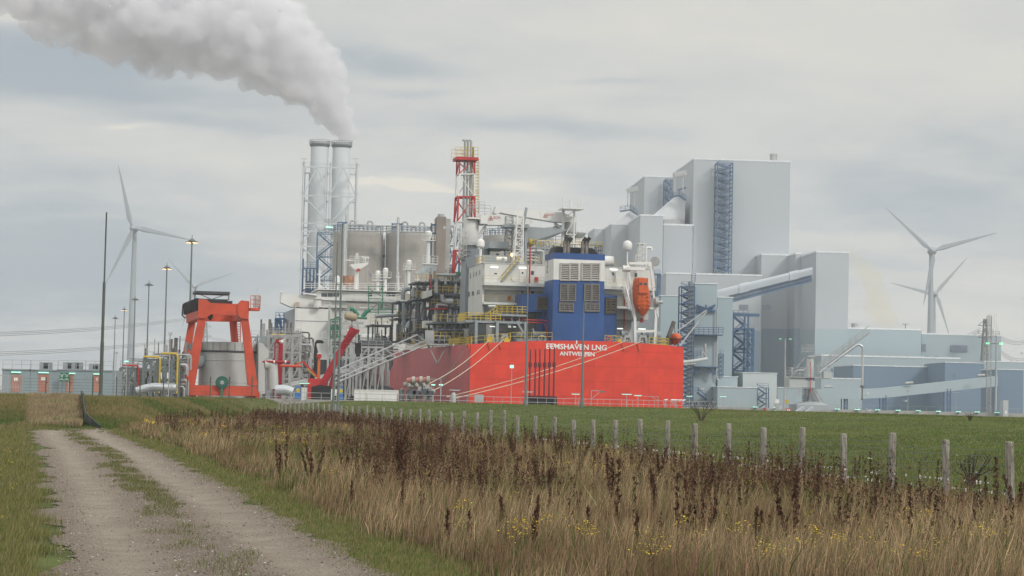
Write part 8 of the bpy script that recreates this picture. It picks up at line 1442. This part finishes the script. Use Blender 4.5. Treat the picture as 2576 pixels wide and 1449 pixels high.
fx = [2548, 2389, 2250, 2130, 2022, 1928, 1838, 1757, 1687, 1619, 1555, 1500, 1451, 1401, 1353, 1310, 1278, 1243, 1206, 1173, 1144, 1115, 1087, 1062, 1038, 1014, 993, 971, 950, 930, 912, 895, 880, 865, 850, 836, 822, 808, 795, 783, 771, 760, 749, 738, 727, 717, 708]
fence = thing('wire_fence', 'weathered round wooden posts carrying a sagging wire mesh fence', 'fence', W0, FX0-.2195*40, 40, 0)
pm = []
for k in range(5):
    bmm = MB(); rs_ = random.Random(k); r = .068+.008*rs_.random(); bmm.lathe((0, 0), [(r, -.3), (r, .3), (r*.98, .8), (r*.95, 1.19), (r*.8, 1.215), (.02, 1.22)], 12); me = bpy.data.meshes.new('fence_post'); me.from_pydata(bmm.v, [], bmm.f); me.materials.append(WOOD); me.polygons.foreach_set('use_smooth', [len(p.vertices) == 4 for p in me.polygons]); pm.append(me)
posts = []; rs_ = random.Random(4)
for i, x in enumerate(fx):
    y = FX0/((x-154)/FPX); xx = (x-1288)/FPX*y; z = float(terrain(xx, y)); o = bpy.data.objects.new('fence_post', pm[i % 5]); COL.objects.link(o); o.parent = fence; o.matrix_parent_inverse = Matrix.Identity(4); fl = fence.location
    hs = rs_.uniform(.95, 1.04)*(1.06 if i in (16, 17) else 1); tx_, ty_ = rs_.uniform(-.035, .035), rs_.uniform(-.03, .03); o.location = (xx-fl.x, y-fl.y, z-fl.z); o.rotation_euler = (ty_, tx_, rs_.random()*6); o.scale = (1, 1, hs); posts.append((xx, y, z))
m = MB()
for lo_, (p, q) in enumerate(zip(posts, posts[1:])):
    for hh in ((1.08, .95, .8, .65, .5, .35, .2) if p[1] < 62 else (1.08, .8, .5)):
        sg = .07 if hh > 1 else .035; pts_ = [(p[0]+(q[0]-p[0])*f, p[1]+(q[1]-p[1])*f-.07, p[2]+(q[2]-p[2])*f+hh-sg*4*f*(1-f)*(1+.6*math.sin(lo_*2.3))) for f in (0, .25, .5, .75, 1)]
        for a_, b_ in zip(pts_, pts_[1:]): m.tube(a_, b_, .004 if hh < 1 else .005, n=3, cap=False)
    if p[1] < 55:
        for k in range(1, 16): f = k/16; x0_, y0_ = p[0]+(q[0]-p[0])*f, p[1]+(q[1]-p[1])*f-.07; m.tube((x0_, y0_, p[2]+.15), (x0_, y0_, p[2]+.93), .002, n=3, cap=False)
m.build('wire_mesh', WIRE, fence)
WOOL = mat('wool_white', (.62, .60, .56), .9); m = MB(); rs_ = random.Random(8)
for p, q in zip(posts[:14], posts[1:15]):
    for k in range(26):
        f = rs_.random(); hh = rs_.choice((.35, .35, .5, .5, .2)); s_ = rs_.uniform(.008, .022); c = Vector((p[0]+(q[0]-p[0])*f, p[1]+(q[1]-p[1])*f-.09, p[2]+hh-.03)); dz_ = rs_.uniform(1, 2.6); m.add([tuple(c+Vector((s_*a, 0, s_*b*dz_))) for a, b in ((-1, .6), (1, .5), (.6, -.8), (-.5, -1))]+[tuple(c+Vector((0, .02, 0)))], [(0, 1, 2, 3), (0, 1, 4), (1, 2, 4), (2, 3, 4), (3, 0, 4)])
m.build('snagged_wool', WOOL, fence)
def feathers(): 
    rs = np.random.RandomState(77); P_ = scatter(90, 30, 70, lambda y: fence_x(y)+1, lambda y: fence_x(y)+16, 401, None, 1.3); n = len(P_); v = (P_[:, None, :]+np.array((0, 0, .06))+rs.randn(n, 4, 3)*np.array((.05, .03, .02))).reshape(-1, 3); f = ((np.arange(n)*4)[:, None, None]+np.array([(0, 1, 2), (1, 2, 3)])[None]).reshape(-1, 3); return v, f, np.tile(np.array((.6, .6, .57)), (n*4, 1))
stuff('white_feathers', 'white feathers and wool tufts scattered on the green dike', [feathers()], AM)
# ================================================================ smoke and air
def vol_mat(name, col, dens, aniso=0.0, absorb=None):
    m = bpy.data.materials.new(name); m.use_nodes = True; t = NT(m.node_tree); o = t.n('ShaderNodeOutputMaterial'); v = t.n('ShaderNodeVolumePrincipled')
    v.inputs['Color'].default_value = (*col, 1); v.inputs['Density'].default_value = dens; v.inputs['Anisotropy'].default_value = aniso; t.link(v.outputs[0], o.inputs['Volume']); return m
def plume(name, label, path, D, m, seed, vox, dis, npp=9, cat='smoke', drift=0.0):
    """path: (x, y, radius) in photo pixels; a billowing closed hull of merged puffs"""
    rs_ = random.Random(seed); b = bmesh.new(); pts_ = []
    for (x0_, y0_, r0_), (x1_, y1_, r1_) in zip(path, path[1:]):
        L = math.hypot(x1_-x0_, y1_-y0_); n = max(2, int(L/(min(r0_, r1_)*.45)))
        for k in range(n): f = k/n; pts_.append((x0_+(x1_-x0_)*f, y0_+(y1_-y0_)*f, r0_+(r1_-r0_)*f))
    pts_.append(path[-1])
    for i, (x, y, r) in enumerate(pts_):
        DD = D+drift*i/len(pts_); c = Vector(W0.at((x, y), DD)); rm = r*DD/FPX
        bmesh.ops.create_icosphere(b, subdivisions=2, radius=rm*.74, matrix=Matrix.Translation(c))
        for k in range(npp):
            d = Vector((rs_.gauss(0, 1), rs_.gauss(0, 1), rs_.gauss(0, 1))).normalized(); q = rs_.uniform(.18, .38)
            bmesh.ops.create_icosphere(b, subdivisions=2, radius=rm*q, matrix=Matrix.Translation(c+d*rm*(1.0-q*.8)))
    me = bpy.data.meshes.new(name); b.to_mesh(me); b.free(); me.materials.append(m); o = bpy.data.objects.new(name, me); COL.objects.link(o)
    r_ = o.modifiers.new('merge', 'REMESH'); r_.mode = 'VOXEL'; r_.voxel_size = vox; r_.use_smooth_shade = True
    for k, (sz, st) in enumerate(dis):
        tx_ = bpy.data.textures.new('billow%s%d' % (name, k), 'CLOUDS'); tx_.noise_scale = sz; tx_.noise_depth = 2; d_ = o.modifiers.new('billow', 'DISPLACE'); d_.texture = tx_; d_.strength = st; d_.mid_level = .5; d_.texture_coords = 'LOCAL'
    return props(o, label, kind='stuff')
PM = vol_mat('smoke_white', (.955, .950, .968), .16, .35)
_t = PM.node_tree; _v = [n for n in _t.nodes if n.type == 'PRINCIPLED_VOLUME'][0]; _g = _t.nodes.new('ShaderNodeNewGeometry'); _n = _t.nodes.new('ShaderNodeTexNoise'); _n.inputs['Scale'].default_value = .14; _n.inputs['Detail'].default_value = 4; _n.inputs['Roughness'].default_value = .65
_t.links.new(_g.outputs['Position'], _n.inputs['Vector']); _m = _t.nodes.new('ShaderNodeMapRange'); _m.inputs[1].default_value = .36; _m.inputs[2].default_value = .62; _m.inputs[3].default_value = .012; _m.inputs[4].default_value = .24; _t.links.new(_n.outputs[0], _m.inputs[0]); _s = _t.nodes.new('ShaderNodeSeparateXYZ'); _t.links.new(_g.outputs['Position'], _s.inputs[0]); _r = _t.nodes.new('ShaderNodeMapRange'); _a = _t.nodes.new('ShaderNodeMath'); _a.operation = 'ADD'
for _i, _q in enumerate((118, 146, .28, .0)): _r.inputs[1+_i].default_value = _q
_t.links.new(_s.outputs[2], _r.inputs[0]); _t.links.new(_r.outputs[0], _a.inputs[0]); _t.links.new(_m.outputs[0], _a.inputs[1]); _t.links.new(_a.outputs[0], _v.inputs['Density'])
S.cycles.volume_step_rate = .35; S.cycles.volume_max_steps = 160
plume('smoke_plume', 'thick pale grey smoke plume drifting up and left from the right chimney',
      [(871, 364, 21), (873, 345, 26), (869, 322, 34), (850, 285, 46), (814, 236, 68), (764, 176, 106), (690, 116, 128), (600, 74, 138), (500, 56, 138), (390, 44, 150), (280, 22, 150), (170, -12, 135), (70, -38, 105), (-60, -70, 90)], 934, PM, 3, 1.2, ((16, 7.0), (6, 5.5), (2.6, 1.5)), 18)
plume('faint_smoke', 'faint grey wisp of smoke above the boiler house stack', [(1945, 396, 7), (1938, 384, 9), (1926, 372, 12), (1918, 358, 14), (1912, 340, 11), (1908, 325, 8)], 978, vol_mat('smoke_faint', (.55, .55, .57), .035), 5, .8, ((5, 3.0), (2, 1.2)), 6)
plume('yellow_smoke', 'very faint yellowish smoke drifting right of the tall pale tower', [(2235, 830, 24), (2228, 800, 36), (2205, 755, 42), (2185, 705, 40), (2160, 665, 32), (2140, 635, 24)], 1100, vol_mat('smoke_yellow', (.86, .76, .42), .022), 6, 2.0, ((12, 7), (5, 3)), 6)
hz = MB().box((-1500, -120, -8), (1500, 2300, 215)).build('haze', vol_mat('air_haze', (.90, .945, 1.0), .00017, .0), F=W0); props(hz, 'thin pale blue haze', kind='stuff')
